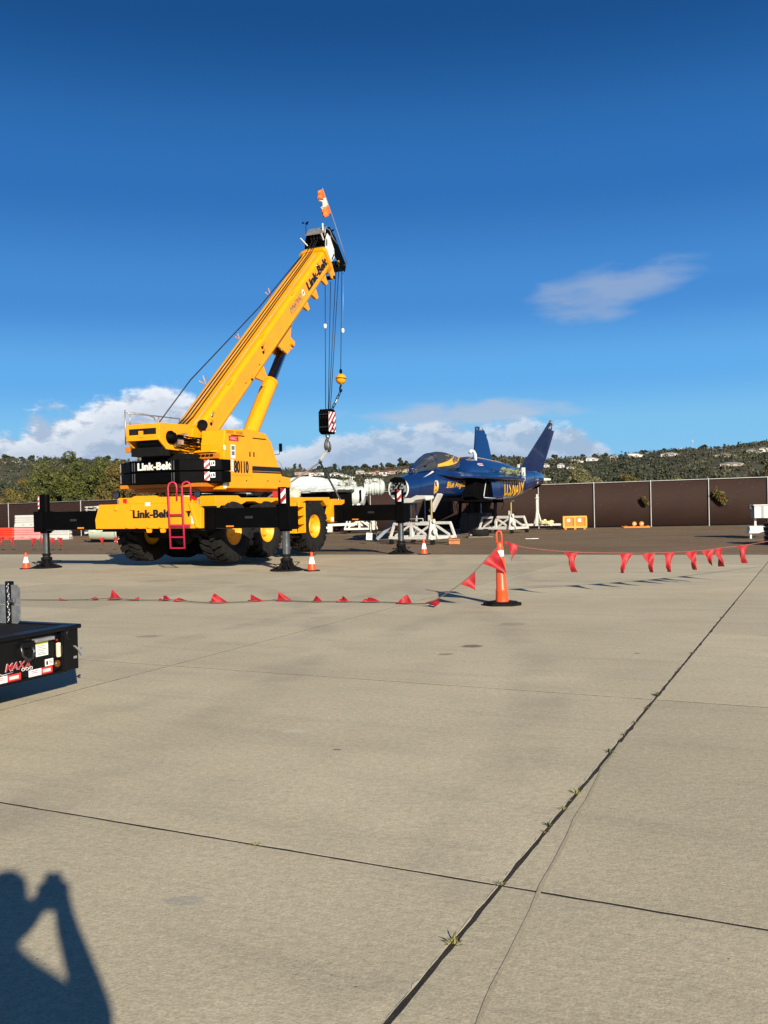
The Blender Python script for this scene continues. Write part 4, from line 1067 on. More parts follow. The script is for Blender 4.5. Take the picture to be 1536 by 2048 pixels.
# boom marks
tdir = bu; tup = bn_
def onboom(x, z): return TB @ Vector((x, -.45, z))
lettering('Link-Belt', DECAL_BLACK, crane, onboom(7.84, -.45), tdir, tup, 1.82, .31, bold=.032, spacing=1.07, off=.006, fat=.018)
lettering('DYNATRAC', M('decal_blue_grey', (.10, .11, .16), .5), crane, onboom(6.28, -.37), tdir, tup, .98, .17, bold=.02, shear=.25, off=.006)
panel(crane, 'boom_stripe', GREY_T, onboom(6.30, -.43), tdir, tup, 1.0, .02)
pl = MB().ext([(.0, .0), (.16, -.02), (.18, .14), (.10, .20), (.02, .15)], 'z', 0, .004, basis(onboom(7.36, -.36), tdir, tup, .005)).build('boom_badge', STICK, crane)
MB().ext([(.04, .04), (.12, .03), (.13, .11), (.08, .15)], 'z', .005, .007, basis(onboom(7.36, -.36), tdir, tup, .005)).build('badge_print', GREY_T, pl)
for (x, z) in ((.55, -.10), (.35, -.24), (4.05, -.18), (4.0, -.32), (2.9, -.55), (8.9, -.10)):
    MB().lathe([(.045, 0), (.04, .03), (.02, .035)], onboom(x, z), (0, -1, 0), 12).build('access_plug', BLACKM if z < -.12 else STEEL, crane)
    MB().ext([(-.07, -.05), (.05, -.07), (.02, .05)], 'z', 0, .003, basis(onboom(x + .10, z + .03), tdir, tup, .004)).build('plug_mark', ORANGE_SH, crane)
for (x, z, w) in ((3.55, -.50, .06), (2.55, -.46, .05)): panel(crane, 'slot', DECAL_BLACK, onboom(x, z), tdir, tup, w, .035)
# rope guides along the top edges (small forked posts)
for x in (1.95, 4.35, 6.9):
    for s in (-1, 1):
        m = MB()
        for q in (-1, 1): m.tube([TB @ Vector((x, s * .40, .0)), TB @ Vector((x + q * .08, s * .44, .14 if s > 0 else .05)), TB @ Vector((x + q * .13, s * .46, .24 if s > 0 else .06))], .012, 6)
        if s < 0: m.tube([TB @ Vector((x - .12, -.36, .02)), TB @ Vector((x + .0, -.43, -.02)), TB @ Vector((x - .10, -.458, -.18))], .010, 6)
        m.build('rope_guide', YEL, crane)
# winch ropes along the boom top
rp = MB()
for (y0, y1, z0) in ((.10, .06, .06), (-.04, -.02, .06), (.22, .18, .06)):
    rp.tube([Vector((-2.55, y0, 3.66)), TB @ Vector((.3, y0, z0)), TB @ Vector((5., (y0 + y1) / 2, .045)), TB @ Vector((9.6, y1, .05)), TB @ Vector((10.35, y1, .16))], .017, 7)
rp.tube([Vector((-3.15, .30, 3.68)), Vector((-1.5, .34, 5.12)), TB @ Vector((5.9, .30, .20)), TB @ Vector((9.5, .25, .10))], .018, 7)
rp.build('winch_rope', ROPE, crane)
# ---- boom head
WHT = M('head_white', (.74, .74, .72), .5, dirt=.5, dirtc=(.22, .20, .17))
for s in (-1, 1):
    MB().ext([(9.95, .02), (10.25, .28), (10.62, .42), (10.85, .36), (11.0, -.1), (11.05, -.8), (11.1, -1.25), (10.85, -1.38), (10.7, -1.1), (10.55, -.62), (10.05, -.60)], 'y', s * .36 - .02, s * .36 + .02, TB).build('head_plate', BLACK, crane, .008)
    MB().ext([(9.98, -.02), (10.22, .20), (10.48, .30), (10.58, .10), (10.56, -.35), (10.40, -.58), (10.08, -.58)], 'y', s * .40 - .012, s * .40 + .012, TB).build('head_cover', WHT, crane, .006)
    MB().ext([(10.12, -.50), (10.42, -.44), (10.44, -.50), (10.14, -.56)], 'y', s * .414 - .003, s * .414 + .003, TB).build('cover_stripe', DECAL_BLACK, crane)
    MB().ext([(10.05, .05), (10.15, .0), (10.30, .14), (10.24, .22)], 'y', s * .418 - .004, s * .418 + .004, TB).build('cover_mark', GREY_T, crane)
for (x, z, r) in ((10.62, .12, .22), (10.95, -1.18, .20)):
    for y in (-.24, -.12, 0, .12, .24):
        MB().lathe([(r, -.035), (r - .04, -.012), (r - .04, .012), (r, .035), (r * .3, .03), (r * .3, -.03), (r, -.035)], TB @ Vector((x, y, z)), (0, 1, 0), 22, False).build('sheave', DSTEEL, crane)
    MB().cyl(TB @ Vector((x, -.44, z)), TB @ Vector((x, .44, z)), .05, n=12).build('sheave_pin', STEEL, crane)
MB().box((10.5, 0, .42), (.42, .70, .05), TB).build('head_guard', GALV, crane, .008)
MB().box((10.86, 0, -.30), (.05, .64, .9), TB).build('head_web', BLACK, crane, .008)
MB().box((10.10, .0, -.02), (.12, .8, .10), TB).build('head_step', DSTEEL, crane, .008)
for (p, q) in (((10.15, -.36, .22), (10.15, -.36, .46)), ((10.42, -.30, .40), (10.60, -.30, .62)), ((10.15, .32, .10), (10.05, .42, .45))):
    MB().bar(TB @ Vector(p), TB @ Vector(q), .035).build('guide_bar', WHT, crane)
MB().tube([TB @ Vector((10.3, -.38, .30)), TB @ Vector((10.5, -.38, .48)), TB @ Vector((10.75, -.38, .30)), TB @ Vector((10.8, -.38, -.05)), TB @ Vector((10.95, -.38, -.35))], .022, 6).build('head_cable', GALV, crane)
for z in (.12, -1.20): MB().bar(TB @ Vector((10.9, -.2, z)), TB @ Vector((11.22, -.3, z - .05)), .05).build('flag_bracket', BLACK, crane)
MB().bar(TB @ Vector((10.75, -.30, -1.08)), TB @ Vector((10.62, -.38, -.82)), .06, .04).build('keeper_bar', YEL, crane)
# wedge socket anchor and hanging yellow bracket under the head
for s in (-1, 1): MB().ext([(9.95, -.60), (10.42, -.60), (10.30, -1.18), (10.12, -1.28), (10.0, -1.15)], 'y', s * .22 - .025, s * .22 + .025, TB).build('anchor_bracket', YEL, crane, .008)
MB().cyl(TB @ Vector((10.16, -.26, -1.2)), TB @ Vector((10.16, .26, -1.2)), .07, n=14).build('anchor_pin', BLACK, crane)
# wind gauge
gx = TB @ Vector((10.30, .30, .44))
MB().tube([gx, gx + Vector((0, 0, .42))], .010, 6).build('gauge_pole', BLACK, crane)
m = MB()
for k in range(3):
    a = k * 2.094; m.bar(gx + Vector((0, 0, .40)), gx + Vector((.10 * math.cos(a), .10 * math.sin(a), .40)), .012).lathe([(.0, -.03), (.035, 0), (.03, .03), (0, .03)], gx + Vector((.10 * math.cos(a), .10 * math.sin(a), .40)), (-math.sin(a), math.cos(a), 0), 10)
m.build('wind_gauge', BLACK, crane)
# ---- falls of rope down to the hook block
HBK = Vector((6.02, 0.0, 4.50))           # centre of the block
fl = MB()
top = TB @ Vector((10.95, 0, -1.30)); topa = TB @ Vector((10.16, 0, -1.22)); topb = TB @ Vector((10.75, 0, -1.32))
falls = [((5.90, -.10, 9.5), (5.76, -.08, 4.88)), ((6.12, -.20, 9.4), (5.92, -.10, 4.90)), ((6.95, .0, 9.95), (6.16, .0, 4.92)), ((7.20, .02, 10.0), (6.42, .08, 4.90))]
for a, b in falls: fl.tube([a, b], .0135, 6)
fl.build('hoist_rope', ROPE, crane)
wtm = MB()
for (p) in ((5.84, -.09, 7.80), (6.90, -.25, 7.80)): wtm.lathe([(.025, -.08), (.055, -.05), (.055, .05), (.025, .08)], p, (0, 0, 1), 12)
wtm.build('limit_weight', WHT, crane)
MB().tube([(7.05, -.25, 9.9), (6.90, -.25, 7.85)], .006, 5).build('limit_chain', GALV, crane)
WM = crane.matrix_basis.copy(); WM = Matrix.Translation(CR) @ Matrix.Rotation(CR_RZ, 4, 'Z')
# hook block (hangs on its own)
hb = empty('hook_block', WM @ HBK, CR_RZ, 'black crane hook block with red and white striped cheek plate and forged hook', 'hook block')
hbp = [(-.18, .42), (.18, .42), (.30, .30), (.30, -.36), (.16, -.46), (-.16, -.46), (-.30, -.36), (-.30, .30)]
for y in (-.165, -.055, .055, .165): MB().ext(hbp, 'y', y - .022, y + .022).build('cheek_plate', BLACK, hb, .008)
T = basis((-.27, -.235, -.40), CX, CZ, .002)
striped(hb, (-.26, -.187, -.38), CX, CZ, .52, .70, 5, .004)
for (x, z) in ((.02, -.05), (.02, -.27)): MB().cyl((x, -.215, z), (x, .215, z), .05, n=14).build('axle', DSTEEL, hb)
for y in (-.11, 0, .11): MB().lathe([(.26, -.035), (.22, 0), (.26, .035)], (0, y, .16), (0, 1, 0), 24, False).lathe([(.26, -.035), (.05, -.03), (.05, .03), (.26, .035)], (0, y, .16), (0, 1, 0), 24, False).build('sheave', BLACKM, hb)
for z in (.22, -.22): MB().box((0, 0, z), (.66, .32, .03)).build('strap', DSTEEL, hb)
def hook_pts(s=1.):
    pts = [(0, 0, -.44 * s), (0, 0, -.62 * s)]
    for k in range(13):
        a = R(90 - 22 * k); pts.append((.20 * s * math.cos(a) * .9 + .02, 0, -.84 * s + .21 * s * math.sin(a)))
    return pts
hk = [(0, 0, -.44), (0, 0, -.60), (-.09, 0, -.68), (-.16, 0, -.80), (-.15, 0, -.92), (-.06, 0, -1.01), (.06, 0, -1.02), (.14, 0, -.95), (.165, 0, -.84), (.12, 0, -.72)]
MB().tube(hk, [.05, .055, .055, .06, .07, .08, .075, .06, .045, .02], 10).build('hook', M('hook_iron', (.10, .085, .075), .55, .5, var=.2), hb)
MB().tube([(.0, -.0, -.62), (.06, 0, -.70), (.12, 0, -.76)], .018, 6).build('safety_latch', STEEL, hb)
MB().cyl((0, 0, -.40), (0, 0, -.56), .085, n=14).build('swivel', STEEL, hb)
# headache ball
bp = Vector((6.72, -.22, 6.05))
bl = empty('headache_ball', WM @ bp, CR_RZ, 'yellow round overhaul ball on a single line beside the hook block', 'overhaul ball')
MB().lathe([(.04, .185)] + [(.19 * math.cos(R(a)), .19 * math.sin(R(a))) for a in range(78, -80, -12)] + [(.05, -.19)], (0, 0, 0), (.0, 0, 1), 24).build('ball', YEL, bl)
MB().lathe([(.193, -.02), (.193, .02)], (0, 0, 0), (.1, 0, 1), 24, False).build('seam_band', BLACKM, bl)
MB().lathe([(.02, .18), (.05, .22), (.05, .32), (.02, .36)], (0, 0, 0), (0, 0, 1), 12).build('socket', BLACK, bl)
MB().tube([(0, 0, .34), (TB @ Vector((11.0, -.22, -1.3))) - bp], .0125, 6).build('single_line', ROPE, bl)
MB().tube([(0, 0, -.18), (-.03, 0, -.26), (-.09, 0, -.33), (-.09, 0, -.41), (-.03, 0, -.45), (.03, 0, -.42), (.05, 0, -.35)], [.035, .035, .035, .035, .04, .03, .015], 8).build('hook', BLACKM, bl)
hkp = Vector((-.05, 0, -.44)); tgt = (HBK + Vector((.30, -.02, .40))) - bp
seg = MB()
for k in range(5):
    a = hkp + (tgt - hkp) * (k / 5.); b = hkp + (tgt - hkp) * ((k + 1.15) / 5.); d = (b - a); n_ = d.normalized(); sx = Vector((0, 1, 0)) if k % 2 else n_.cross(Vector((0, 1, 0)))
    seg.tube([a + sx * .03, a + d * .5 + sx * .045, b + sx * .03, b - sx * .03, a + d * .5 - sx * .045, a - sx * .03], .016, 6, True)
seg.build('chain', BLACKM, bl)
MB().bar(hkp + (tgt - hkp) * .42, hkp + (tgt - hkp) * .62, .06, .02).build('white_tag', WHT, bl)
# sling: short strap to a ring, then two legs to the front corners
sl = empty('lifting_sling', WM @ Vector((5.42, 0, 3.06)), CR_RZ, 'grey two-leg wire rope sling from the crane hook to the front bumper', 'sling')
SLG = M('sling_grey', (.16, .155, .14), .7, var=.2, vscale=10); SLD = M('sling_dark', (.045, .046, .045), .6, var=.2)
o = Vector((5.42, 0, 3.06)); hkb = HBK + Vector((.0, 0, -.97))
for y in (-.02, .03): MB().tube([hkb - o + Vector((.0 - y, y, .03)), (hkb - o) * .55 + Vector((-.03 + y, y * 2, 0)), (0, y, .04)], .022, 7).build('strap', M('sling_cream', (.42, .42, .33), .8, var=.2, vscale=12), sl)
MB().tube([(.07 * math.cos(R(a)), .0, .07 * math.sin(R(a))) for a in range(0, 360, 30)], .018, 8, True).lathe([(.035, -.06), (.035, .06)], (0, 0, -.02), (0, 1, 0), 10).build('ring', DSTEEL, sl)
MB().tube([(0, 0, -.03), Vector((4.02, -1.42, 1.75)) - o], .034, 8).build('leg', SLD, sl)
for d_ in (0, .06): MB().tube([(-.02 + d_ * .3, .02, -.03), Vector((3.95, 1.42 - d_, 1.76)) - o], .026, 8).build('leg', SLG, sl)
for s in (-1, 1): MB().tube([(4.02 - o.x + .07 * math.cos(R(a)), s * 1.42, 1.72 - o.z + .07 * math.sin(R(a))) for a in range(0, 360, 30)], .02, 8, True).build('shackle', STEEL, sl)
# torn flag on a whip pole at the boom head
fp0 = Vector((7.26, -.3, 10.30)); fpm = Vector((6.12, -.3, 11.72)); fpt = Vector((5.47, -.3, 12.46))
fg = empty('whip_flag', WM @ fp0, CR_RZ, 'tattered orange and white flag on a thin whip pole at the boom tip', 'flag')
MB().tube([(0, 0, 0), (fpm - fp0) * .5 + Vector((.0, 0, .05)), fpm - fp0 + Vector((.0, 0, .03)), fpt - fp0], [.014, .013, .012, .009], 6).build('pole', M('pole_grey', (.35, .34, .32), .5), fg)
def flag_part(u0, u1, name, mt, seed):
    rn = random.Random(seed); m = MB(); NU, NV = 7, 8; d = fpt - fp0 - (fpm - fp0); base_ = fpm - fp0
    for i in range(NU + 1):
        u = u0 + (u1 - u0) * i / NU; p = base_ + d * u
        W = .62 * (1 + .12 * math.sin(u * 9)) + rn.uniform(-.05, .07)
        for k in range(NV + 1):
            v = k / NV; fold = .09 * math.sin(v * 9 + u * 7) * v
            m.v.append((p.x - W * v * .72, p.y + fold + .10 * v * math.sin(u * 5), p.z - W * v * .40 + .05 * math.sin(v * 6 + u * 11) * v + (rn.uniform(-.06, .04) if k == NV else 0)))
    for i in range(NU):
        for k in range(NV):
            if k == NV - 1 and rn.random() < .35: continue
            o = i * (NV + 1) + k; m.f.append((o, o + 1, o + NV + 2, o + NV + 1)); m.sm.append(True)
    ob = m.build(name, mt, fg); so = ob.modifiers.new('thick', 'SOLIDIFY'); so.thickness = .003
    return ob
FO = M('flag_orange', (.72, .16, .03), .7, var=.25, vscale=9); FW = M('flag_white', (.74, .66, .58), .8, var=.15, vscale=9)
flag_part(.66, .97, 'upper_band', FO, 1); flag_part(.36, .66, 'middle_band', FW, 2); flag_part(.05, .36, 'lower_band', FO, 3)
# ================================================================== BLUE JET
BLUE = M('gloss_navy_blue', (.0050, .026, .105), .22, var=.10, vscale=.8, coat=.5, dirt=.10, dirtc=(.02, .045, .11))
GOLD = M('gold_yellow', (.80, .42, .01), .4, var=.06)
TINT = M('canopy_glass', (.50, .57, .66), .03, var=.02, trans=.92, ior=1.04, spec=.7)
DARKI = M('interior_shade_dark', (.0035, .0035, .004), .95, var=.4, spec=.02)  # near-black for deep interiors and for blocks that paint shade
GREENI = M('primer_green', (.17, .19, .10), .7, var=.4, vscale=9)
GREYI = M('bulkhead_grey', (.24, .25, .25), .6, var=.4, vscale=8)
STAND = M('stand_white', (.60, .59, .54), .5, var=.06, vscale=4, dirt=.4, dirtc=(.30, .26, .20))
def spl(tab, s):
    """monotone-ish cubic through a table of rows (s, a, b, ...)"""
    if s <= tab[0][0]: return tab[0][1:]
    for i in range(len(tab) - 1):
        a, b = tab[i], tab[i + 1]
        if s <= b[0]:
            t = (s - a[0]) / (b[0] - a[0]); p = tab[i - 1] if i else a; q = tab[i + 2] if i + 2 < len(tab) else b
            out = []
            for k in range(1, len(a)):
                m0 = (b[k] - p[k]) / (b[0] - p[0]) * (b[0] - a[0]) if i else (b[k] - a[k])
                m1 = (q[k] - a[k]) / (q[0] - a[0]) * (b[0] - a[0]) if i + 2 < len(tab) else (b[k] - a[k])
                t2, t3 = t * t, t ** 3
                out.append((2 * t3 - 3 * t2 + 1) * a[k] + (t3 - 2 * t2 + t) * m0 + (-2 * t3 + 3 * t2) * b[k] + (t3 - t2) * m1)
            return out
    return tab[-1][1:]
FWD = [(0, .44, 1.69, 2.57, 2.05), (.8, .52, 1.68, 2.72, 2.15), (1.6, .60, 1.69, 2.90, 2.2), (2.6, .66, 1.71, 3.02, 2.3), (3.6, .69, 1.73, 3.05, 2.4), (4.6, .70, 1.74, 3.10, 2.4),
       (5.4, .70, 1.74, 3.52, 2.2), (6.2, .70, 1.74, 3.62, 2.1), (7.2, .70, 1.75, 3.63, 2.1), (9.0, .62, 1.8, 3.55, 2.1), (10.6, .50, 1.9, 3.45, 2.1), (12.0, .35, 2.2, 3.28, 2.), (13.0, .2, 2.4, 3.12, 2.)]
def fw(s, z):
    hw, zb, zt, n = spl(FWD, s); zc = (zb + zt) / 2; q = min(1, abs((z - zc) / ((zt - zb) / 2)))
    return hw * max(0, 1 - q ** n) ** (1 / n)
def fring(s, N=44):
    hw, zb, zt, n = spl(FWD, s); zc = (zb + zt) / 2; hz = (zt - zb) / 2; out = []
    for k in range(N):
        a = 2 * math.pi * k / N; c, q = math.cos(a), math.sin(a)
        out.append((s, hw * math.copysign(abs(c) ** (2 / n), c), zc + hz * math.copysign(abs(q) ** (2 / n), q)))
    return out
JN = Vector((.6, 36.5, 0)); JRZ = R(60)
jet = empty('fighter_jet', JN, JRZ, 'glossy navy blue fighter jet fuselage without nose and wings, resting on white jacks', 'jet')
MB().loft([fring(i * .25) for i in range(53)]).build('forward_fuselage', BLUE, jet)
AFT = [(7.0, 1.44, 1.66, 2.72, 4.5), (8.2, 1.47, 1.62, 2.95, 4.), (9.4, 1.46, 1.64, 3.12, 3.6), (10.4, 1.42, 1.78, 3.2, 3.2), (11.6, 1.34, 2.02, 3.2, 3.), (12.8, 1.22, 2.2, 3.14, 3.), (13.6, 1.10, 2.3, 3.06, 3.)]
def aring(s, N=44, sc_=1.):
    hw, zb, zt, n = spl(AFT, s); zc = (zb + zt) / 2; hz = (zt - zb) / 2; out = []
    for k in range(N):
        a = 2 * math.pi * k / N; c, q = math.cos(a), math.sin(a)
        out.append((s, hw * sc_ * math.copysign(abs(c) ** (2 / n), c), zc + hz * sc_ * math.copysign(abs(q) ** (2 / n), q)))
    return out
def aw(s, z):
    hw, zb, zt, n = spl(AFT, s); zc = (zb + zt) / 2; q = min(1, abs((z - zc) / ((zt - zb) / 2)))
    return hw * max(0, 1 - q ** n) ** (1 / n)
MB().loft([aring(7.0 + i * .3) for i in range(23)]).build('aft_fuselage', BLUE, jet)
for s in (-1, 1):
    MB().lathe([(.50, 0), (.44, .12), (.40, -.3), (0, -.3)], (13.62, s * .52, 2.68), (1, 0, 0), 24, False).build('engine_opening', DARKI, jet)
    # intake duct: box with rounded corners, raked lip, dark mouth
    rings = []
    for (x, y0, y1, z0, z1) in ((6.3, .70, 1.38, 1.68, 2.54), (6.45, .68, 1.41, 1.66, 2.56), (6.6, .66, 1.43, 1.65, 2.60), (7.3, .6, 1.44, 1.66, 2.68)):
        r = []
        for (cy, cz, a0) in ((y1 - .16, z1 - .16, 0), (y0 + .16, z1 - .16, 90), (y0 + .16, z0 + .16, 180), (y1 - .16, z0 + .16, 270)):
            for k in range(5):
                a = R(a0 + 22.5 * k); zz = cz + .16 * math.sin(a); r.append((x + ((zz - z0) * -.35 if x < 6.35 else 0), s * (cy + .16 * math.cos(a)), zz))
        rings.append(r)
    MB().loft(rings, True).build('intake_duct', BLUE, jet)
    f = [Vector(p) for p in rings[0]]; c = sum(f, Vector()) / len(f)
    MB().add([p + (c - p) * .12 + Vector((-.01, 0, 0)) for p in f], [tuple(range(len(f)))]).build('intake_mouth', DARKI, jet)
    MB().tube([p + Vector((-.012, 0, 0)) for p in f], .014, 6, True).build('intake_lip', BLUE, jet)
    # leading edge extension: thin sharp-edged shelf
    rings = []
    for (x, w, th) in ((2.35, .60, .02), (2.9, .90, .03), (3.6, 1.18, .04), (4.4, 1.44, .05), (5.4, 1.68, .06), (6.4, 1.86, .07), (7.2, 1.98, .08), (7.8, 2.05, .09), (8.35, 2.06, .09), (8.7, 1.95, .09)):
        zi = 2.80 + .05 * min(1, (x - 2.3) / 3); zo = 2.73 - .10 * min(1, (x - 2.35) / 1.2) - .008 * (x - 2.35)
        rings.append([(x, s * .30, zi - .12), (x, s * w * .75, zo - th), (x, s * w, zo - .012), (x, s * w, zo + .012), (x, s * (w * .78 + .05), zo + th * 1.3), (x, s * (.52 + .30 * w), zo + .10 + th), (x, s * (.5 + .1 * w), zo + .22 + th), (x, s * .30, zi + .30)])
    MB().loft(rings, True).build('wing_root', BLUE, jet)
    # canted fin, torn along the top
    rn = random.Random(5 + s)
    pr = [(9.6, 3.02), (11.75, 5.42), (11.9, 5.55), (12.05, 5.47), (12.13, 5.53), (12.25, 5.42), (12.3, 5.22), (12.4, 5.18), (12.36, 5.08), (12.85, 5.05), (12.82, 3.9), (12.78, 3.02)]
    if s > 0: pr = [(9.95, 3.02), (12.0, 5.30), (12.05, 5.47), (12.2, 5.52), (12.7, 5.49), (12.95, 5.50), (13.02, 5.38), (13.2, 5.30), (13.16, 5.16), (13.3, 5.12), (13.18, 4.98), (13.2, 4.8), (12.95, 3.9), (12.78, 3.02)]
    m = MB(); n = len(pr); vs_ = []
    for t in (-1, 1):
        for (x, z) in pr:
            th = .055 * (1 - .5 * (z - 3) / 2.5); vs_.append((x, s * (1.30 + (z - 3.1) * .33) + t * th * (.3 if x < 9.6 + (z - 3) * 1.04 or x > 12.7 else 1), z))
    m.add(vs_, [tuple(range(n)), tuple(range(2 * n - 1, n - 1, -1))] + [(i, (i + 1) % n, n + (i + 1) % n, n + i) for i in range(n)])
    fin = m.build('tail_fin', BLUE, jet, .01)
    t_ = MB()
    for k in range(9):
        x = rn.uniform(11.85, 12.3) if s < 0 else rn.uniform(12.1, 13.0); z = 5.42 + rn.uniform(-.12, .05) if s > 0 else rn.uniform(5.1, 5.5)
        t_.box((x, s * (1.30 + (z - 3.1) * .33), z), (rn.uniform(.04, .14), rn.uniform(.05, .12), rn.uniform(.04, .13)), rz=rn.uniform(0, 1), ry=rn.uniform(-1, 1))
    t_.build('torn_edge', M('torn_alloy', (.28, .29, .30), .5, .3, var=.4, vscale=12), fin)
    # root fillet and tailplane spindle
    MB().cyl((12.9, s * 1.20, 2.62), (13.25, s * 1.55, 2.62), .09, .05, 14).build('tailplane_spindle', WHITE, jet)
    MB().cyl((12.2, s * 1.15, 2.64), (12.95, s * 1.25, 2.62), .12, .09, 12).build('spindle_fairing', BLUE, jet)
# torn wing joint with green primer structure (left shoulder)
rn = random.Random(9)
for s in (-1, 1):
    m = MB()
    for k in range(60):
        x = rn.uniform(8.3, 9.5); y = s * rn.uniform(.75, 1.85 - (x - 8.3) * .4); z = 2.80 + rn.uniform(-.12, .28) * (1.9 - abs(y)) + rn.uniform(0, .06)
        m.box((x, y, z), (rn.uniform(.05, .2), rn.uniform(.04, .18), rn.uniform(.04, .16)), rz=rn.uniform(0, 3), rx=rn.uniform(-.6, .6), ry=rn.uniform(-.6, .6))
    for k in range(14):
        x = rn.uniform(8.3, 9.4); y = s * rn.uniform(.8, 1.8); m.tube([(x, y, 2.75), (x + rn.uniform(-.2, .2), y + rn.uniform(-.1, .1), 2.9), (x + rn.uniform(-.3, .3), y + rn.uniform(-.2, .2), 3.0 + rn.uniform(0, .1))], .014, 5)
    m.build('torn_structure', GREENI, jet)
    MB().box((9.35, s * 1.62, 2.83), (.16, .14, .62)).box((9.3, s * 1.4, 3.22), (.10, .10, .16)).build('wing_lug', M('lug_white', (.62, .62, .58), .6, var=.2), jet, .01)
    MB().box((8.75, s * 1.72, 2.68), (.9, .40, .03)).build('cut_skin', BLUE, jet)
# nose bulkhead: white ring, grey web full of brackets, dark cover
MB().lathe([(.452, .02), (.452, -.05), (.415, -.05), (.415, .03)], (0, 0, 2.13), (1, 0, 0), 40, False).build('nose_ring', WHITE, jet)
MB().lathe([(.40, 0), (0, 0)], (-.012, 0, 2.13), (1, 0, 0), 40, False).build('bulkhead', GREYI, jet)
rn = random.Random(3); m = MB(); m2 = MB()
for k in range(46):
    a = rn.uniform(0, 6.28); r = .36 * rn.random() ** .5; y, z = r * math.cos(a), 2.13 + r * math.sin(a)
    (m if k % 2 else m2).box((-.04, y, z), (rn.uniform(.03, .10), rn.uniform(.03, .13), rn.uniform(.02, .12)), rx=rn.uniform(-.8, .8))
for k in range(9):
    y, z = rn.uniform(-.28, .28), 2.13 + rn.uniform(-.28, .28); m2.tube([(-.05, y, z), (-.10, y + rn.uniform(-.1, .1), z + .06), (-.05, y + rn.uniform(-.2, .2), z + rn.uniform(-.15, .15))], .012, 6)
m.build('nose_equipment', GREYI, jet); m2.build('nose_fittings', DARKI, jet)
MB().ext([(-.40, 2.34), (-.30, 2.50), (-.12, 2.60), (.12, 2.61), (.36, 2.50), (.30, 2.42), (.1, 2.48), (-.2, 2.40)], 'x', -.10, -.02).build('nose_cover', DARKI, jet)
# canopy
CAN = [(1.05, .10, 2.84, 2.90), (1.5, .34, 2.90, 3.14), (2.1, .46, 2.96, 3.44), (2.65, .51, 3.0, 3.63), (3.3, .52, 3.02, 3.74), (4.0, .50, 3.04, 3.74), (4.7, .42, 3.08, 3.67), (5.35, .26, 3.3, 3.585)]
def cpt(s, t, o=0.):
    hw, zb, zt = spl(CAN, s); a = math.pi * t; zb -= .06
    return (s, (hw + o) * math.cos(a), zb + (zt + o - zb) * math.sin(a) ** .9)
def csurf(s0, s1, t0, t1, o, name, mt, ns=14, ntt=16, thick=0.):
    m = MB()
    for i in range(ns + 1):
        for k in range(ntt + 1): m.v.append(cpt(s0 + (s1 - s0) * i / ns, t0 + (t1 - t0) * k / ntt, o))
    for i in range(ns):
        for k in range(ntt): q = i * (ntt + 1) + k; m.f.append((q, q + 1, q + ntt + 2, q + ntt + 1)); m.sm.append(True)
    ob = m.build(name, mt, jet)
    if thick: so = ob.modifiers.new('thick', 'SOLIDIFY'); so.thickness = thick
    return ob
csurf(1.05, 2.6, 0, 1, 0, 'windscreen', TINT); csurf(2.6, 5.35, 0, 1, 0, 'canopy', TINT, 20)
def cline(pts, r, name, mt=None):
    return MB().tube([cpt(s, t, .006) for s, t in pts], r, 6).build(name, mt or BLUE, jet)
cline([(2.62 - .12 * abs(t - .5) * 2, t) for t in [k / 24 for k in range(25)]], .030, 'canopy_bow')
for t in (.37, .45, .55, .63, .20, .80): cline([(1.12 + (2.6 - 1.12) * k / 10, t) for k in range(11)], .017, 'windscreen_post')
for e in (0.02, .98): cline([(1.1 + 4.2 * k / 24, e) for k in range(25)], .022, 'canopy_sill')
MB().ext([(1.6, -.34), (2.4, -.44), (4.6, -.44), (4.9, -.3), (4.9, .3), (4.6, .44), (2.4, .44), (1.6, .34)], 'z', 3.0, 3.09).build('cockpit_floor', DARKI, jet)
MB().box((3.7, 0, 3.3), (.22, .42, .55), ry=.25).box((3.62, 0, 3.58), (.2, .28, .16), ry=.25).build('ejection_seat', DARKI, jet, .03)
MB().box((2.35, 0, 3.2), (.35, .5, .22), ry=-.3).build('instrument_coaming', DARKI, jet, .04)
# gold sweep behind the canopy and a pale line along the spine
def strip(name, mt, lo, up, off=.012):
    for s in (-1, 1):
        m = MB(); n = len(lo); vs_ = []
        for L in (lo, up): vs_ += [(x, s * y, z) for x, y, z in L]
        m.add(vs_, [(i, i + 1, n + i + 1, n + i) for i in range(n - 1)], True)
        m.build(name, mt, jet, fixn=False)
def onf(s, z, o=.012): return (s, fw(s, z) + o, z)
lo = []; up = []
SW = [(2.55, .000, .012), (3.0, .003, .022), (3.5, .010, .05), (4.0, .03, .11), (4.5, .07, .21), (4.9, .13, .36), (5.2, .20, .5), (5.34, .26, .5)]    # canopy coordinate t from .. to
for (s, a, b) in SW: lo.append(cpt(s, a + .045, .016)); up.append(cpt(s, min(.5, b + .085), .016))
for k in range(1, 6):
    s = 5.34 + k * .28; zt = spl(FWD, s)[2]; f = k / 5; zz = zt - .16 * (1 - f) - .02; lo.append(onf(s, zz)); up.append((s, 0, zt + .014))
strip('gold_sweep', GOLD, lo, up)
lo = [onf(6.8 + k * .3, spl(FWD, 6.8 + k * .3)[2] - .05 - .01 * (k % 2), .014) for k in range(13)]; up = [(x, y * .3, spl(FWD, x)[2] + .012) for x, y, z in lo]
strip('spine_line', M('pale_cream', (.62, .52, .38), .5), lo, up)
lo = [onf(1.25 + k * .11, 2.60 + k * .027) for k in range(10)]; up = [onf(1.25 + k * .11, 2.60 + k * .027 + .004 + .006 * k) for k in range(10)]
strip('nose_flash', WHITE, lo, up)
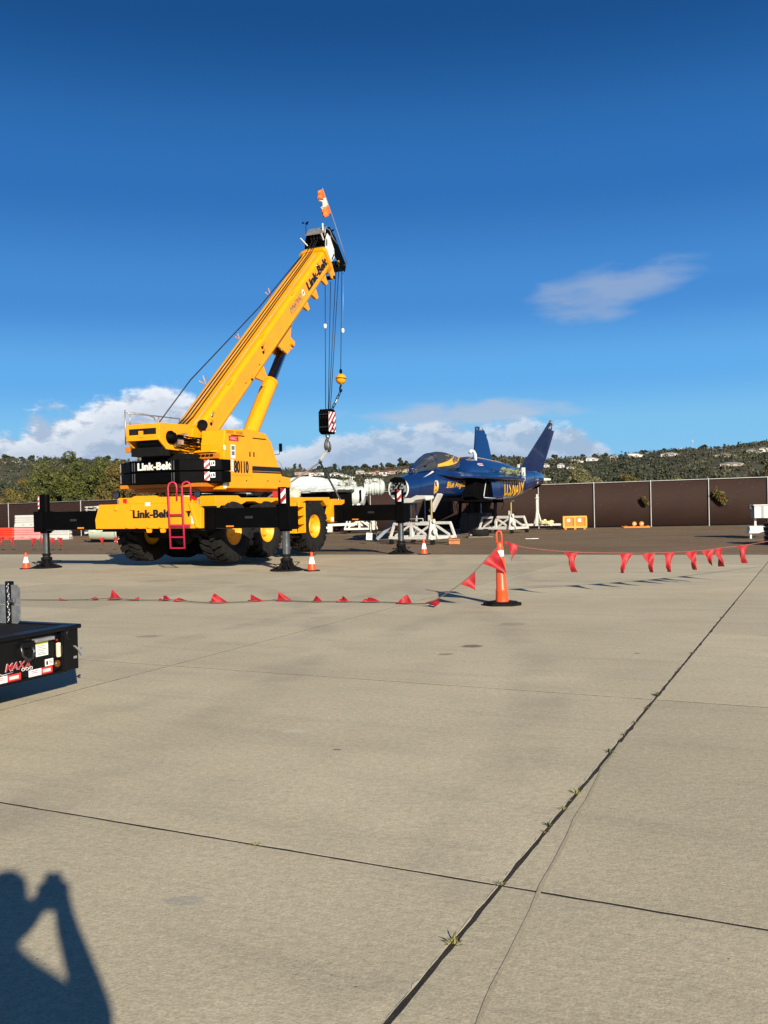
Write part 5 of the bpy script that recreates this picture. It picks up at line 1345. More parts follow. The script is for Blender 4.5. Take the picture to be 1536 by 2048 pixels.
# crest on the left side (jet's port = local -y)
def decal(name, mt, poly, off, parent=None, fn=fw):
    m = MB(); c = (sum(p[0] for p in poly) / len(poly), sum(p[1] for p in poly) / len(poly)); vs_ = [(c[0], -(fn(*c) + off), c[1])]
    pp = []
    for a, b in zip(poly, poly[1:] + poly[:1]):
        for q in range(3): pp.append((a[0] + (b[0] - a[0]) * q / 3, a[1] + (b[1] - a[1]) * q / 3))
    mid = [((p[0] + c[0]) / 2, (p[1] + c[1]) / 2) for p in pp]; n = len(pp)
    vs_ += [(s, -(fn(s, z) + off), z) for s, z in mid] + [(s, -(fn(s, z) + off), z) for s, z in pp]
    fs_ = [(0, 1 + i, 1 + (i + 1) % n) for i in range(n)] + [(1 + i, 1 + n + i, 1 + n + (i + 1) % n, 1 + (i + 1) % n) for i in range(n)]
    return m.add(vs_, fs_, True).build(name, mt, parent or jet, fixn=False)
sh = [(1.90, 2.36), (1.98, 2.48), (2.18, 2.48), (2.26, 2.36), (2.27, 2.12), (2.20, 1.98), (2.08, 1.90), (1.96, 1.98), (1.89, 2.12)]
cr = decal('crest', M('crest_outline', (.45, .40, .28), .5), sh, .010)
sc2 = lambda poly, k, dx=0, dz=0: [((x - 2.08) * k + 2.08 + dx, (z - 2.19) * k + 2.19 + dz) for x, z in poly]
decal('crest_field', GOLD, sc2(sh, .86), .014, cr)
decal('crest_top', M('crest_blue', (.012, .03, .09), .4), [(1.96, 2.42), (2.20, 2.42), (2.21, 2.30), (2.08, 2.22), (1.95, 2.28)], .018, cr)
decal('crest_white', WHITE, [(2.08, 2.44), (2.18, 2.42), (2.20, 2.20), (2.12, 2.22), (2.06, 2.34)], .022, cr)
decal('crest_mark', M('crest_blue', (.012, .03, .09), .4), [(2.04, 2.10), (2.10, 2.12), (2.12, 2.05), (2.05, 2.03)], .018, cr)
def wrap_text(txt, mt, s0, s1, z0, z1, fn, off=.014, bold=.0, shear=0., zr=0., name='lettering'):
    me = text_mesh(txt, 1., bold, shear, sub=2); co = np.empty(len(me.vertices) * 3); me.vertices.foreach_get('co', co); co = co.reshape(-1, 3)
    mn_, mx_ = co.min(0), co.max(0); u = (co[:, 0] - mn_[0]) / (mx_[0] - mn_[0]); v = (co[:, 1] - mn_[1]) / (mx_[1] - mn_[1])
    for i in range(len(co)):
        s = s0 + (s1 - s0) * u[i]; z = z0 + (z1 - z0) * v[i] + zr * u[i]; co[i] = (s, -(fn(s, z) + off), z)
    me.vertices.foreach_set('co', co.ravel()); me.update(); me.materials.clear(); me.materials.append(mt)
    return linkmesh(name, me, jet)
wrap_text('Blue Angels', GOLD, 2.95, 4.75, 2.08, 2.42, fw, .016, .010, .35, .08)
for k, ch in enumerate([0]):
    wrap_text('U.S.NAVY', GOLD, 7.35, 9.80, 1.78, 2.50, aw, .016, .018, .0, 0.)
# white air pipe and striped plate on the spine, small fittings
MB().tube([(6.6, -.38, 3.42), (6.62, -.36, 3.72), (6.5, -.33, 3.86), (6.34, -.30, 3.88), (6.2, -.28, 3.80)], .075, 12).build('hoist_pipe', WHITE, jet)
for k in range(4): decal('rescue_mark', (WHITE, RED_REFL)[k % 2], [(6.5, 3.20 + k * .035), (6.95, 3.20 + k * .035), (6.95, 3.23 + k * .035), (6.5, 3.23 + k * .035)], .012)
decal('rescue_arrow', WHITE, [(6.35, 3.26), (6.48, 3.32), (6.48, 3.20)], .012)
decal('data_plate', M('pale_cream', (.62, .52, .38), .5), [(12.0, 2.40), (12.25, 2.40), (12.25, 2.5), (12.0, 2.5)], .012, None, aw)
decal('scraped_skin', M('bare_alloy', (.35, .36, .38), .4, .5, var=.3, vscale=9), [(9.5, 1.80), (9.95, 1.90), (9.9, 2.02), (9.6, 1.93), (9.3, 1.78)], .012, None, aw)
for (a, b) in (((7.0, 2.6), (7.0, 1.72)), ((10.1, 3.0), (10.1, 1.9)), ((11.6, 3.05), (11.6, 2.2)), ((8.6, 2.62), (8.6, 1.7))):
    MB().tube([(a[0], -(aw(a[0], a[1] + (b[1] - a[1]) * k / 12) + .002), a[1] + (b[1] - a[1]) * k / 12) for k in range(13)], .006, 4).build('panel_seam', DARKI, jet)
for s0 in (.9, 1.9, 3.0): MB().tube([(s0, -(fw(s0, 1.8 + .07 * k) + .001), 1.8 + .07 * k) for k in range(13)], .005, 4).build('panel_seam', DARKI, jet)
# bay frame and hanging bits below the left intake; dark blocks paint shade under the wing roots
MB().tube([(5.85, -1.20, 2.45), (5.55, -1.22, 1.82), (5.55, -1.22, 1.74), (6.4, -1.40, 1.70)], .022, 6).build('bay_frame', M('pale_frame', (.5, .52, .54), .5), jet)
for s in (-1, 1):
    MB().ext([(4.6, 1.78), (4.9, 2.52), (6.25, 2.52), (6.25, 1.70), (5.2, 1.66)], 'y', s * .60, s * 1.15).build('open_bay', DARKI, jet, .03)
MB().box((5.6, -.9, 1.60), (1.5, .8, .10)).box((4.4, -.35, 1.68), (1.9, .5, .16)).box((8.0, 0, 1.56), (1.6, 1.6, .12)).build('belly_bay', DARKI, jet)
m = MB(); rn = random.Random(12)
for k in range(16): x = rn.uniform(5.8, 8.8); y = rn.uniform(-1., 1.); m.tube([(x, y, 1.6), (x + rn.uniform(-.2, .2), y, 1.4), (x + rn.uniform(-.2, .2), y, 1.2 + rn.uniform(-.3, .1))], .015, 5)
m.build('hanging_cables', DARKI, jet)
for y in (-.9, .9): MB().tube([(7.6, y, 1.55), (7.5, y, .9), (7.2, y, .55)], [.09, .07, .05], 8).box((7.15, y, .50), (.3, .12, .1)).build('landing_leg', DARKI, jet)

# ================================================================== JACK STANDS
def caster(parent, x, y):
    m = MB().cyl((x, y - .04, .10), (x, y + .04, .10), .10, n=16); m.build('caster_wheel', RUBBER, parent)
    MB().box((x, y, .19), (.10, .11, .05)).box((x, y + .05, .14), (.04, .015, .12)).build('caster_fork', DSTEEL, parent)
def jack_stand(loc, rz, label, W=1.75, D=1.5, top=1.55, cradle=True, text=True):
    r = empty('jack_stand', loc, rz, label, 'jack stand', 'white jack stands')
    for s in (-1, 1):       # two trusses, one in front and one behind
        y = s * D / 2
        b = MB().box((0, y, .26), (W, .11, .11)).box((0, y, .80), (W * .78, .11, .11)).box((0, y, .53), (.12, .09, .46))
        b.bar((-W * .36, y, .33), (-.03, y, .76), .085).bar((W * .36, y, .33), (.03, y, .76), .085)
        b.bar((-W * .47, y, .3), (-W * .38, y, .80), .09).bar((W * .47, y, .3), (W * .38, y, .80), .09)
        b.build('truss', STAND, r, .008)
    for s in (-1, 1): MB().box((s * (W / 2 - .05), 0, .26), (.10, D, .10)).build('side_beam', STAND, r, .008)
    for sx in (-1, 1):
        for sy in (-1, 1): caster(r, sx * (W / 2 - .1), sy * D / 2)
    # screw jack on splayed legs at the right hand end
    x = W * .44; y = -D / 2
    m = MB().cyl((x, y, .2), (x, y, .95), .10, .085, 14)
    for a in (30, 150, 270): m.bar((x + .26 * math.cos(R(a)), y + .2 * math.sin(R(a)), .22), (x + .05 * math.cos(R(a)), y + .05 * math.sin(R(a)), .93), .05)
    m.build('jack_body', STAND, r, .006)
    MB().cyl((x, y, .9), (x, y, top - .04), .045, n=12).build('screw', M('brass_screw', (.42, .30, .12), .4, .7), r)
    MB().lathe([(.13, -.015), (.14, 0), (.13, .015)], (x + .19, y - .06, .52), (1, 0, 0), 16).lathe([(.09, -.01), (.09, .01)], (x + .14, y - .05, .90), (1, 0, 0), 14).build('hand_wheel', STAND, r)
    MB().box((x - .08, y, 1.02), (.12, .10, .22)).build('gear_box', STAND, r, .01)
    if cradle:
        c = MB().ext([(-.55, top - .16), (.15, top - .16), (.32, top - .06), (.75, top - .02), (.80, top - .08), (.82, top - .02), (.78, top + .10), (.35, top + .12), (.1, top + .02), (-.15, top + .02)], 'y', -D / 2 - .15, -D / 2 + .40)
        c.build('cradle', STAND, r, .01)
        MB().box((1.02, y + .2, top - .18), (.09, .30, .78), ry=R(32)).build('cradle_wing', STAND, r, .01)
        for xx in (-.30, -.08): MB().cyl((xx, y + .1, .82), (xx, y + .1, top - .14), .045, n=10).build('support_tube', DSTEEL, r)
        MB().tube([(-.1, y, .86), (-.1, y, 1.0), (.55, y, 1.0), (.55, y, .86)], .016, 6).build('tie_rod', STAND, r)
    else: MB().lathe([(.05, 0), (.16, .06), (.16, .09)], (x, y, top - .06), (0, 0, 1), 14).build('jack_pad', STAND, r)
    if text:
        lettering('STATION 27', GREY_T, r, (-.42, -D / 2 - .055, .775), CX, CZ, .42, .05); lettering('1600', RED_REFL, r, (.08, -D / 2 - .055, .775), CX, CZ, .14, .05)
    return r
jack_stand((1.50, 36.15, -.045), R(-37), 'white steel jack stand with cradle under the front of the blue jet', 2.15, 1.5, 1.78)
s2 = jack_stand((6.0, 46.3, -.045), R(-40), 'white jack stand under the middle of the blue jet behind the orange delineator', 2.05, 1.4, 1.62, False, False)
panel(s2, 'red_plate', RED_REFL, (-.10, -.76, .76), CX, CZ, .20, .08, .004)
# lone jack further right
j3 = empty('jack_stand', (8.35, 50.2, -.045), R(-20), 'tall slim white jack on a trolley at the jet tail, beside the fence', 'jack stand', 'white jack stands')
m = MB().box((.3, 0, .28), (2.3, .14, .12)).box((-.5, .4, .28), (.12, .9, .12))
for a in (20, 140, 260): m.bar((.25 * math.cos(R(a)), .22 * math.sin(R(a)), .3), (.03 * math.cos(R(a)), .03 * math.sin(R(a)), 1.1), .06)
m.build('trolley_frame', STAND, j3, .008)
MB().cyl((0, 0, .3), (0, 0, 1.95), .05, n=12).cyl((0, 0, 1.1), (0, 0, 1.65), .07, n=12).lathe([(.12, 0), (.12, .05)], (0, 0, 1.72), (0, 0, 1), 12).build('jack_post', STAND, j3)
for x in (-.7, .8, 1.3): caster(j3, x, -.1)
m = MB(); rn = random.Random(2)
for k in range(8): m.box((.55 + rn.uniform(-.25, .25), -.1 + rn.uniform(-.1, .1), .40 + rn.uniform(-.12, .16)), (.2, .14, .14), rz=rn.uniform(0, 3), rx=rn.uniform(0, 2))
m.build('tarp_bundle', M('tarp_yellow', (.70, .62, .32), .8), j3)
# axle stand dolly at the front stand's foot
tag(MB().box((0, 0, .20), (.42, .30, .05)).box((0, -.12, .09), (.42, .05, .14)).box((0, .12, .09), (.42, .05, .14)).box((-.15, 0, .27), (.08, .3, .08)).build('wood_block', M('orange_wood', (.42, .15, .05), .8, var=.3, vscale=8), None, .006, loc=(2.62, 34.75, -.045)), 'small orange timber crib beside the front jack stand caster', 'timber')

# ================================================================== things round the blue jet
lk = empty('storage_locker', (4.75, 47.6, -.045), R(-30), 'dark brown ribbed locker in the shade under the blue jet', 'locker')
BRN = M('locker_brown', (.060, .040, .032), .7, var=.15)
MB().box((0, 0, .52), (1.5, .8, 1.0)).build('body', BRN, lk, .01)
for k in range(3): MB().box((-.5 + k * .5, -.41, .52), (.46, .02, .9)).build('door', BRN, lk, .008)
sw = empty('spare_tyre', (4.28, 41.3, -.03), 0, 'black aircraft tyre with white hub lying flat on the gravel', 'tyre')
MB().lathe([(.20, .06), (.24, .02), (.36, 0), (.42, .05), (.43, .16), (.42, .28), (.36, .32), (.24, .31), (.20, .27), (.20, .06)], (0, 0, .04), (0, 0, 1), 30, False).build('tyre', RUBBER, sw)
MB().lathe([(.21, .08), (.21, .28), (.15, .33), (0, .33)], (0, 0, .04), (0, 0, 1), 24, False).build('hub', WHITE, sw)
MB().box((0, 0, .02), (1.1, .7, .05)).build('board', M('grey_board', (.18, .15, .12), .9, var=.3), sw)
MB().lathe([(.10, -.05), (.10, .05)], (-.45, -.2, .10), (1, .3, 0), 14).build('small_wheel', STEEL, sw)
# grey access stair leaning up to the nose
st = empty('access_stair', (-.35, 40.6, -.045), R(2), 'grey metal access stair left of the blue jet front stand', 'stair')
GRY = M('stair_grey', (.19, .21, .25), .55, var=.15)
a = Vector((0, 0, .05)); b = Vector((1.75, 0, 1.70))
for y in (-.3, .3): MB().bar(a + Vector((0, y, 0)), b + Vector((0, y, 0)), .05, .14).build('side_rail', GRY, st, .006)
for k in range(8): p = a + (b - a) * ((k + .6) / 8.3); MB().box(p, (.22, .56, .03)).build('tread', GRY, st, .004)
MB().tube([a + Vector((.0, -.3, .1)), a + Vector((-.05, -.3, .9)), b + Vector((-.05, -.3, .85)), b + Vector((0, -.3, .1))], .02, 8).tube([b + Vector((0, -.3, 0)), b + Vector((.05, -.3, -1.7))], .03, 8).tube([b + Vector((0, .3, 0)), b + Vector((.05, .3, -1.7))], .03, 8).build('handrail', GALV, st)
sg = empty('caution_board', (-.62, 37.2, -.045), R(8), 'small white and red caution board on a stand below the black outrigger beam', 'sign')
MB().box((0, 0, .30), (.24, .01, .28), ry=.06).build('board', WHITE_REFL, sg)
for z in (.38, .30, .22): panel(sg, 'print', RED_REFL, (-.09, -.006, z), CX, CZ, .17, .035, .003, .002)
MB().bar((.0, .02, .40), (.06, .05, 1.0), .025).bar((0, .02, .16), (0, .02, 0), .02).bar((-.12, .03, .01), (.12, .03, .01), .03).build('post', DSTEEL, sg)

# ================================================================== PALE STRIPPED AIRFRAME behind the crane
PRIM = M('pale_primer', (.60, .66, .63), .6, var=.16, vscale=1.6, dirt=.7, dirtc=(.24, .30, .27), bump=.3, bscale=14)
PRIM2 = M('torn_primer', (.40, .42, .38), .7, var=.6, vscale=7, dirt=.8, dirtc=(.07, .07, .06))
af = empty('stripped_airframe', (-1.1, 51.6, 0), R(-4), 'pale stripped aircraft fuselage without skin panels behind the crane front wheel', 'airframe')
rings = []
for (x, w, zp, zl) in ((-9.5, .5, 2.5, 2.2), (-7.2, .9, 2.75, 2.25), (-5.4, 1.2, 2.95, 2.3), (-3.4, 1.35, 3.22, 2.35), (-2.4, 1.3, 3.10, 2.38), (-1.2, 1.25, 2.92, 2.40), (-.45, 1.2, 2.80, 2.42)):
    rings.append([(x, -w * 1.25, zl), (x, -w, zl + .07), (x, -w * .55, zl + (zp - zl) * .42), (x, -.22, zp - .03), (x, 0, zp), (x, .22, zp - .03), (x, w * .55, zl + (zp - zl) * .42), (x, w, zl + .07), (x, w * 1.25, zl), (x, w * .8, zl - .12), (x, -w * .8, zl - .12)])
sh_ = MB().loft(rings).build('upper_shell', PRIM, af)
q_ = sh_.modifiers.new('sub', 'SUBSURF'); q_.subdivision_type = 'SIMPLE'; q_.levels = 4; q_.render_levels = 4
tx_ = bpy.data.textures.new('crumple', 'CLOUDS'); tx_.noise_scale = .35
q_ = sh_.modifiers.new('dents', 'DISPLACE'); q_.texture = tx_; q_.strength = .16; q_.mid_level = .5
for (x, y, w, d) in ((-3.9, -1.45, 1.7, .5), (-2.0, -1.45, 1.6, .45)):
    MB().ext([(x - w * .5, y - d * .3), (x + w * .35, y - d * .5), (x + w * .5, y + d), (x - w * .5, y + d)], 'z', 2.30, 2.36).build('wing_root', PRIM, af, .01)
MB().lathe([(.0, .02), (.35, .02), (.42, -.05)], (-3.1, -1.25, 2.40), (0, -.3, 1), 20, False).build('round_hatch', M('hatch_grey', (.25, .28, .28), .6), af)
MB().box((-4.2, 0, 1.85), (7.2, 1.9, .75)).build('belly_shade', DARKI, af, .05)  # near-black box stands in for the shade below the wing shelf
rings = []
for (x, r, z0) in ((-1.4, .55, 1.95), (-.9, .72, 1.98), (-.3, .80, 2.0), (.1, .78, 2.0)):
    rings.append([(x + .15 * math.sin(a_), -r * 1.1 * math.cos(a_) * .9, z0 + r * .92 * math.sin(a_) * .78) for a_ in [2 * math.pi * k / 28 for k in range(28)]])
MB().loft(rings).build('rear_frame', PRIM, af)
MB().box((-.12, -.80, 2.05), (.10, .08, .62)).build('frame_slot', DARKI, af)
m = MB(); rn = random.Random(8)
for k in range(70): m.box((-.95 + rn.uniform(-.35, .30), -.6 + rn.uniform(-.35, .5), 2.50 + rn.uniform(-.35, .40)), (rn.uniform(.05, .2), rn.uniform(.05, .2), rn.uniform(.05, .25)), rz=rn.uniform(0, 3), rx=rn.uniform(0, 3))
for k in range(10): x = -.9 + rn.uniform(-.4, .6); m.tube([(x, -.7, 2.6), (x + .1, -.75, 2.85), (x + rn.uniform(-.2, .2), -.7, 2.95)], .015, 5)
m.build('torn_structure', PRIM2, af)
MB().cyl((.1, -.1, 2.52), (1.0, -.15, 2.50), .44, .42, 28).build('nose_barrel', PRIM, af)
for k in range(6): MB().lathe([(.45, -.03), (.475, -.02), (.475, .02), (.45, .03)], (.22 + k * .15, -.11, 2.515), (1, -.05, 0), 28, False).build('rib', (PRIM, PRIM2)[k % 2], af)
MB().lathe([(.42, 0), (.34, .12), (.2, .18), (0, .2)], (1.0, -.15, 2.50), (1, -.05, 0), 28, False).build('barrel_end', PRIM, af)
m = MB()
for k in range(30): a_ = rn.uniform(2.5, 5.5); x = rn.uniform(.15, 1.0); m.box((x, -.12 - .45 * abs(math.cos(a_ - 4)), 2.51 + .40 * math.sin(a_ * 2)), (rn.uniform(.05, .16), .06, rn.uniform(.05, .2)))
m.build('open_bays', PRIM2, af)
MB().tube([(-.6, -.3, 2.9), (-.6, -.3, 3.12)], .02, 6).bar((-.75, -.3, 3.08), (-.45, -.3, 3.08), .03).build('antenna', WHITE, af)
for (p, q) in (((-.55, -.5, 1.4), (-.95, -.6, 2.1)), ((-.2, -.5, 1.6), (-.55, -.6, 1.3))): MB().bar(p, q, .07, .12).build('gear_strut', WHITE, af, .01)
jack_stand((-1.3, 51.0, -.045), R(-6), 'white jack stand under the pale stripped airframe behind the crane', 1.7, 1.2, 1.5, False, False)
MB().bar((-2.2, -1.3, .45), (.2, -1.0, .5), .12, .14).box((-1.9, -1.3, .25), (.5, .3, .35)).build('tow_bar', STAND, af, .01)

# engine gear standing above the airframe left end (dark machinery)
gm = empty('engine_unit', (-6.7, 50.6, 0), 0, 'dark machinery block on top of the pale airframe beside the crane hood', 'machinery')
m = MB(); rn = random.Random(33)
for k in range(26): m.box((rn.uniform(-.5, .9), rn.uniform(-.3, .3), 2.45 + rn.uniform(-.2, .35)), (rn.uniform(.1, .35), rn.uniform(.1, .3), rn.uniform(.08, .28)), rz=rn.uniform(0, 3))
m.build('block', BLACKM, gm); MB().lathe([(.1, -.1), (.3, -.08), (.34, 0), (.3, .08), (.1, .1)], (.55, -.45, 2.5), (0.2, 1, 0), 22).build('drum', BLACKM, gm)
MB().lathe([(.08, 0), (.14, .05), (.1, .08)], (.55, -.56, 2.5), (0.2, -1, 0), 14).build('hub', STEEL, gm); MB().box((.2, 0, 1.2), (.8, .5, 2.3)).build('pedestal', BLACKM, gm)

# ================================================================== WRECK behind the crane tail
wr = empty('wreck_section', (-13.4, 45.4, -.03), R(-6), 'pale green wrecked aircraft section on the gravel under the crane left outrigger', 'wreck')
PG = M('pale_green_primer', (.42, .46, .36), .6, var=.15, vscale=1.4, dirt=.5, dirtc=(.22, .23, .17))
MB().cyl((-1.1, 0, .55), (.25, .1, .52), .42, .46, 26).build('barrel', PG, wr)
m = MB()
for x0 in (.15, .85):
    m.ext([(x0, .98), (x0 + .55, .98), (x0 + .85, .12), (x0 + .62, .02), (x0 + .22, .10)], 'y', -.5, .6)
m.build('side_panel', PG, wr, .02)
MB().ext([(.28, .06), (1.75, .10), (1.75, .0), (.4, -.0)], 'y', -.62, .5).build('skid', PRIM, wr, .01)
MB().box((.55, 0, .55), (.35, 1.0, .75)).box((-.5, .2, .2), (1.2, .6, .3)).build('shadow_core', DARKI, wr)  # near-black boxes paint the shadow gaps between the wreck parts
m = MB(); rn = random.Random(14)
for k in range(34): m.box((rn.uniform(-1.35, -.1), rn.uniform(-.5, .2), rn.uniform(.45, .95)), (rn.uniform(.05, .3), rn.uniform(.05, .2), rn.uniform(.04, .15)), rz=rn.uniform(0, 3), rx=rn.uniform(-.5, .5))
m.build('broken_fittings', PRIM, wr)
MB().box((-.8, .0, .94), (.75, .5, .18)).build('upper_casing', WHITE, wr, .02)
m = MB()
for x in (-1.35, -.75, .0, .5): m.bar((x, 0, .9), (x + .05, 0, 1.72), .05)
m.bar((-1.4, 0, 1.74), (.55, 0, 1.80), .06).bar((-1.4, 0, 1.62), (.2, 0, 1.50), .04).bar((-.6, .1, 1.80), (.2, .1, 1.55), .05)
for k in range(16): m.box((rn.uniform(-1.2, .4), rn.uniform(-.2, .2), rn.uniform(1.45, 1.72)), (.12, .1, .10), rz=rn.uniform(0, 3))
m.build('top_frame', PRIM2, wr)
# ================================================================== CONES
def cone(loc, label, s=1., rz=0.):
    r = empty('traffic_cone', loc, rz, label, 'cone', 'small traffic cones round the crane'); r.scale = (s, s, s)
    MB().box((0, 0, .014), (.30, .30, .028)).build('base', BLACKM, r, .008)
    MB().lathe([(.115, .028), (.105, .05), (.082, .17)], (0, 0, 0), (0, 0, 1), 24, False).build('lower_body', ORANGE, r)
    MB().lathe([(.083, .17), (.047, .335)], (0, 0, 0), (0, 0, 1), 24, False).build('white_collar', WHITE_REFL, r)
    MB().lathe([(.046, .335), (.026, .44), (.022, .452), (0, .453)], (0, 0, 0), (0, 0, 1), 24, False).build('tip', ORANGE, r)
    return r
cone((-9.74, 24.95, 0), 'small orange and white cone left of the crane left rear float', .98, .2)
cone((-1.74, 21.8, 0), 'small orange and white cone right of the crane right rear float', 1.0, .5)
cone((1.18, 27.75, 0), 'small orange and white cone beside the crane right front float, before the blue jet', 1.0, .9)
# ================================================================== DELINEATOR
dl = empty('delineator_post', (1.74, 13.76, 0), R(-8), 'tall orange delineator post with white band and loop handle on black rubber base', 'delineator')
hexp = [(.30 * math.cos(R(a)) , .25 * math.sin(R(a))) for a in (18, 60, 120, 162, 200, 240, 300, 342)]
MB().ext(hexp, 'z', 0, .035).ext([(x * .8, y * .8) for x, y in hexp], 'z', .035, .055).build('rubber_base', BLACKM, dl, .008)
DO = M('delineator_orange', (.88, .085, .018), .42, var=.08, vscale=4)
tilt = dict(rot=(0, R(-1.6), 0), loc=(0, 0, .05))
MB().lathe([(.098, 0), (.100, .02), (.092, .085), (.094, .09), (.088, .15), (.091, .155), (.083, .20), (.079, .21), (.076, .36), (.073, .37), (.066, .62), (.062, .64), (.060, .68)], (0, 0, 0), (0, 0, 1), 32, False).lathe([(.059, .77), (.055, .80), (.057, .81), (.045, .87), (.038, .885), (0, .89)], (0, 0, 0), (0, 0, 1), 32, False).build('post', DO, dl, **tilt)
MB().lathe([(.0605, .68), (.0590, .77)], (0, 0, 0), (0, 0, 1), 32, False).build('reflective_band', WHITE_REFL, dl, **tilt)
h = MB(); pts = [(-.036, 0, .87), (-.038, 0, 1.0), (-.030, 0, 1.045), (0, 0, 1.06), (.030, 0, 1.045), (.038, 0, 1.0), (.036, 0, .87)]
h.tube(pts, .0135, 8); h.build('handle', DO, dl, **tilt)
# ================================================================== PENNANT STRINGS
def pennant_mesh(seed, L=.36, W=.36, wave=.055, curl=.0):
    rn = random.Random(seed); m = MB(); NU, NV = 6, 8; ph = rn.uniform(0, 6); sk = rn.uniform(-.35, .35); tw = rn.uniform(-.7, .7)
    for j in range(NV + 1):
        v = j / NV; w = W * (1 - v) * (1 - .25 * math.sin(v * 3))
        for i in range(NU + 1):
            u = i / NU - .5; a = tw * v * v
            x = u * w; y = wave * math.sin(u * 7 + v * 5 + ph) * (.3 + v)
            m.v.append((x * math.cos(a) - y * math.sin(a) + sk * L * v * v, x * math.sin(a) + y * math.cos(a) + curl * v * v * L, -v * L * (1 - .12 * abs(sk))))
    for j in range(NV):
        for i in range(NU): q = j * (NU + 1) + i; m.f.append((q, q + 1, q + NU + 2, q + NU + 1)); m.sm.append(True)
    me = m.mesh('pennant', False); me.materials.append(REDFLAG); return me
PENN = [pennant_mesh(k) for k in range(7)]
def catmull(P_, n=8):
    P_ = [Vector(p) for p in P_]; out = []
    for i in range(len(P_) - 1):
        p0, p1, p2, p3 = P_[max(i - 1, 0)], P_[i], P_[i + 1], P_[min(i + 2, len(P_) - 1)]
        for q in range(n):
            t = q / n; out.append(.5 * ((2 * p1) + (p2 - p0) * t + (2 * p0 - 5 * p1 + 4 * p2 - p3) * t * t + (3 * p1 - p0 - 3 * p2 + p3) * t ** 3))
    return out + [P_[-1]]
CORD = M('pennant_cord', (.30, .10, .08), .8, var=.2); CORD2 = M('pennant_cord_grey', (.10, .085, .07), .8, var=.2)
# right hand string, hanging
sr = empty('pennant_string', (1.74, 13.76, 0), 0, 'string of hanging red pennants from the delineator to the right edge', 'pennant string')
off = Vector((1.74, 13.76, 0))
path = [(1.77, 13.76, .93), (2.2, 14.05, .83), (2.95, 14.46, .73), (3.9, 15.0, .665), (4.35, 15.25, .64), (4.75, 15.48, .63), (5.25, 15.76, .625), (5.62, 15.97, .63), (5.92, 16.14, .65), (6.5, 16.45, .68), (7.6, 17.1, .78), (9.0, 17.9, .9)]
cp = catmull(path); MB().tube([p - off for p in cp], .006, 5).build('cord', CORD, sr)
for k, (x, y, z) in enumerate([(2.92, 14.45, .733), (3.93, 15.02, .66), (4.38, 15.27, .64), (4.78, 15.5, .63), (5.26, 15.77, .625), (5.60, 15.96, .63), (5.86, 16.11, .648), (6.36, 16.38, .675)]):
    o = linkmesh('pennant', PENN[(k * 3 + 1) % 7], sr, Vector((x, y, z)) - off, (0, 0, R(28) + random.uniform(-.25, .25)), (.82, .82, .92 if k not in (5,) else .8))
# the pennant folded just right of the post head
m = MB(); q = [(.045, -.02, .955), (.30, .03, .93), (.17, -.03, .72), (.10, 0, .66)]
def cloth(root, A, B, Cc, seed, name='pennant', n=8, amp=.02):
    """a rumpled triangle A-B (on the cord) with tip Cc"""
    rn = random.Random(seed); A, B, Cc = Vector(A), Vector(B), Vector(Cc); m = MB(); idx = {}; nn = (B - A).cross(Cc - A).normalized()
    for j in range(n + 1):
        for i in range(n + 1 - j):
            u, v = i / n, j / n; idx[(i, j)] = len(m.v)
            p = A + (B - A) * u + (Cc - A) * v + nn * amp * math.sin(u * 9 + v * 6 + seed) * (v + .15) * 2 + nn * rn.gauss(0, amp * .12)
            m.v.append(tuple(p))
    for j in range(n):
        for i in range(n - j):
            m.f.append((idx[(i, j)], idx[(i + 1, j)], idx[(i, j + 1)])); m.sm.append(True)
            if i + j < n - 1: m.f.append((idx[(i + 1, j)], idx[(i + 1, j + 1)], idx[(i, j + 1)])); m.sm.append(True)
    return m.build(name, REDFLAG, root, fixn=False)
cloth(sr, (.045, -.06, .955), (.26, .05, .90), (.19, -.02, .74), 3)
MB().tube([(.185, -.02, .75), (.15, -.02, .69), (.155, -.02, .655)], [.012, .006, .003], 5).build('pennant_tail', REDFLAG, sr)
# left hand string: down from the post, then lying along the concrete
sl_ = empty('pennant_string', (1.70, 13.72, 0), 0, 'string of red pennants drooping from the delineator and lying along the concrete', 'pennant string')
off = Vector((1.70, 13.72, 0))
G = [(1.70, 13.72, .90), (1.42, 13.62, .62), (1.12, 13.55, .36), (.70, 13.6, .10), (.48, 13.9, .03), (.05, 14.3, .02), (-.40, 14.45, .02), (-.85, 14.6, .02), (-1.3, 14.7, .02), (-1.85, 15.0, .02), (-2.35, 14.85, .02), (-2.9, 14.85, .02), (-3.55, 15.3, .03), (-4.1, 15.5, .02), (-4.7, 15.7, .04), (-5.3, 15.8, .02), (-5.9, 15.9, .02), (-6.6, 16.0, .03)]
cp = catmull(G); MB().tube([p - off for p in cp], .008, 5).build('cord', CORD2, sl_)
cloth(sl_, Vector((1.66, 13.70, .86)) - off, Vector((1.44, 13.63, .63)) - off, Vector((1.80, 13.58, .50)) - off, 5, n=10, amp=.03)
cloth(sl_, Vector((1.33, 13.60, .52)) - off, Vector((1.10, 13.55, .34)) - off, Vector((1.32, 13.52, .26)) - off, 6, n=8, amp=.02)
cloth(sl_, Vector((.80, 13.58, .14)) - off, Vector((.58, 13.75, .06)) - off, Vector((.76, 13.58, .015)) - off, 8, n=8, amp=.02)
lay = [(.28, 14.1), (-.22, 14.4), (-.68, 14.52), (-1.12, 14.66), (-1.62, 14.88), (-2.12, 14.92), (-2.70, 14.86), (-3.40, 15.2), (-3.66, 15.36), (-4.35, 15.6), (-4.62, 15.68), (-5.05, 15.76), (-5.5, 15.84)]
def nearz(x, y): return min(cp, key=lambda p: (p.x - x) ** 2 + (p.y - y) ** 2)
rn = random.Random(21)
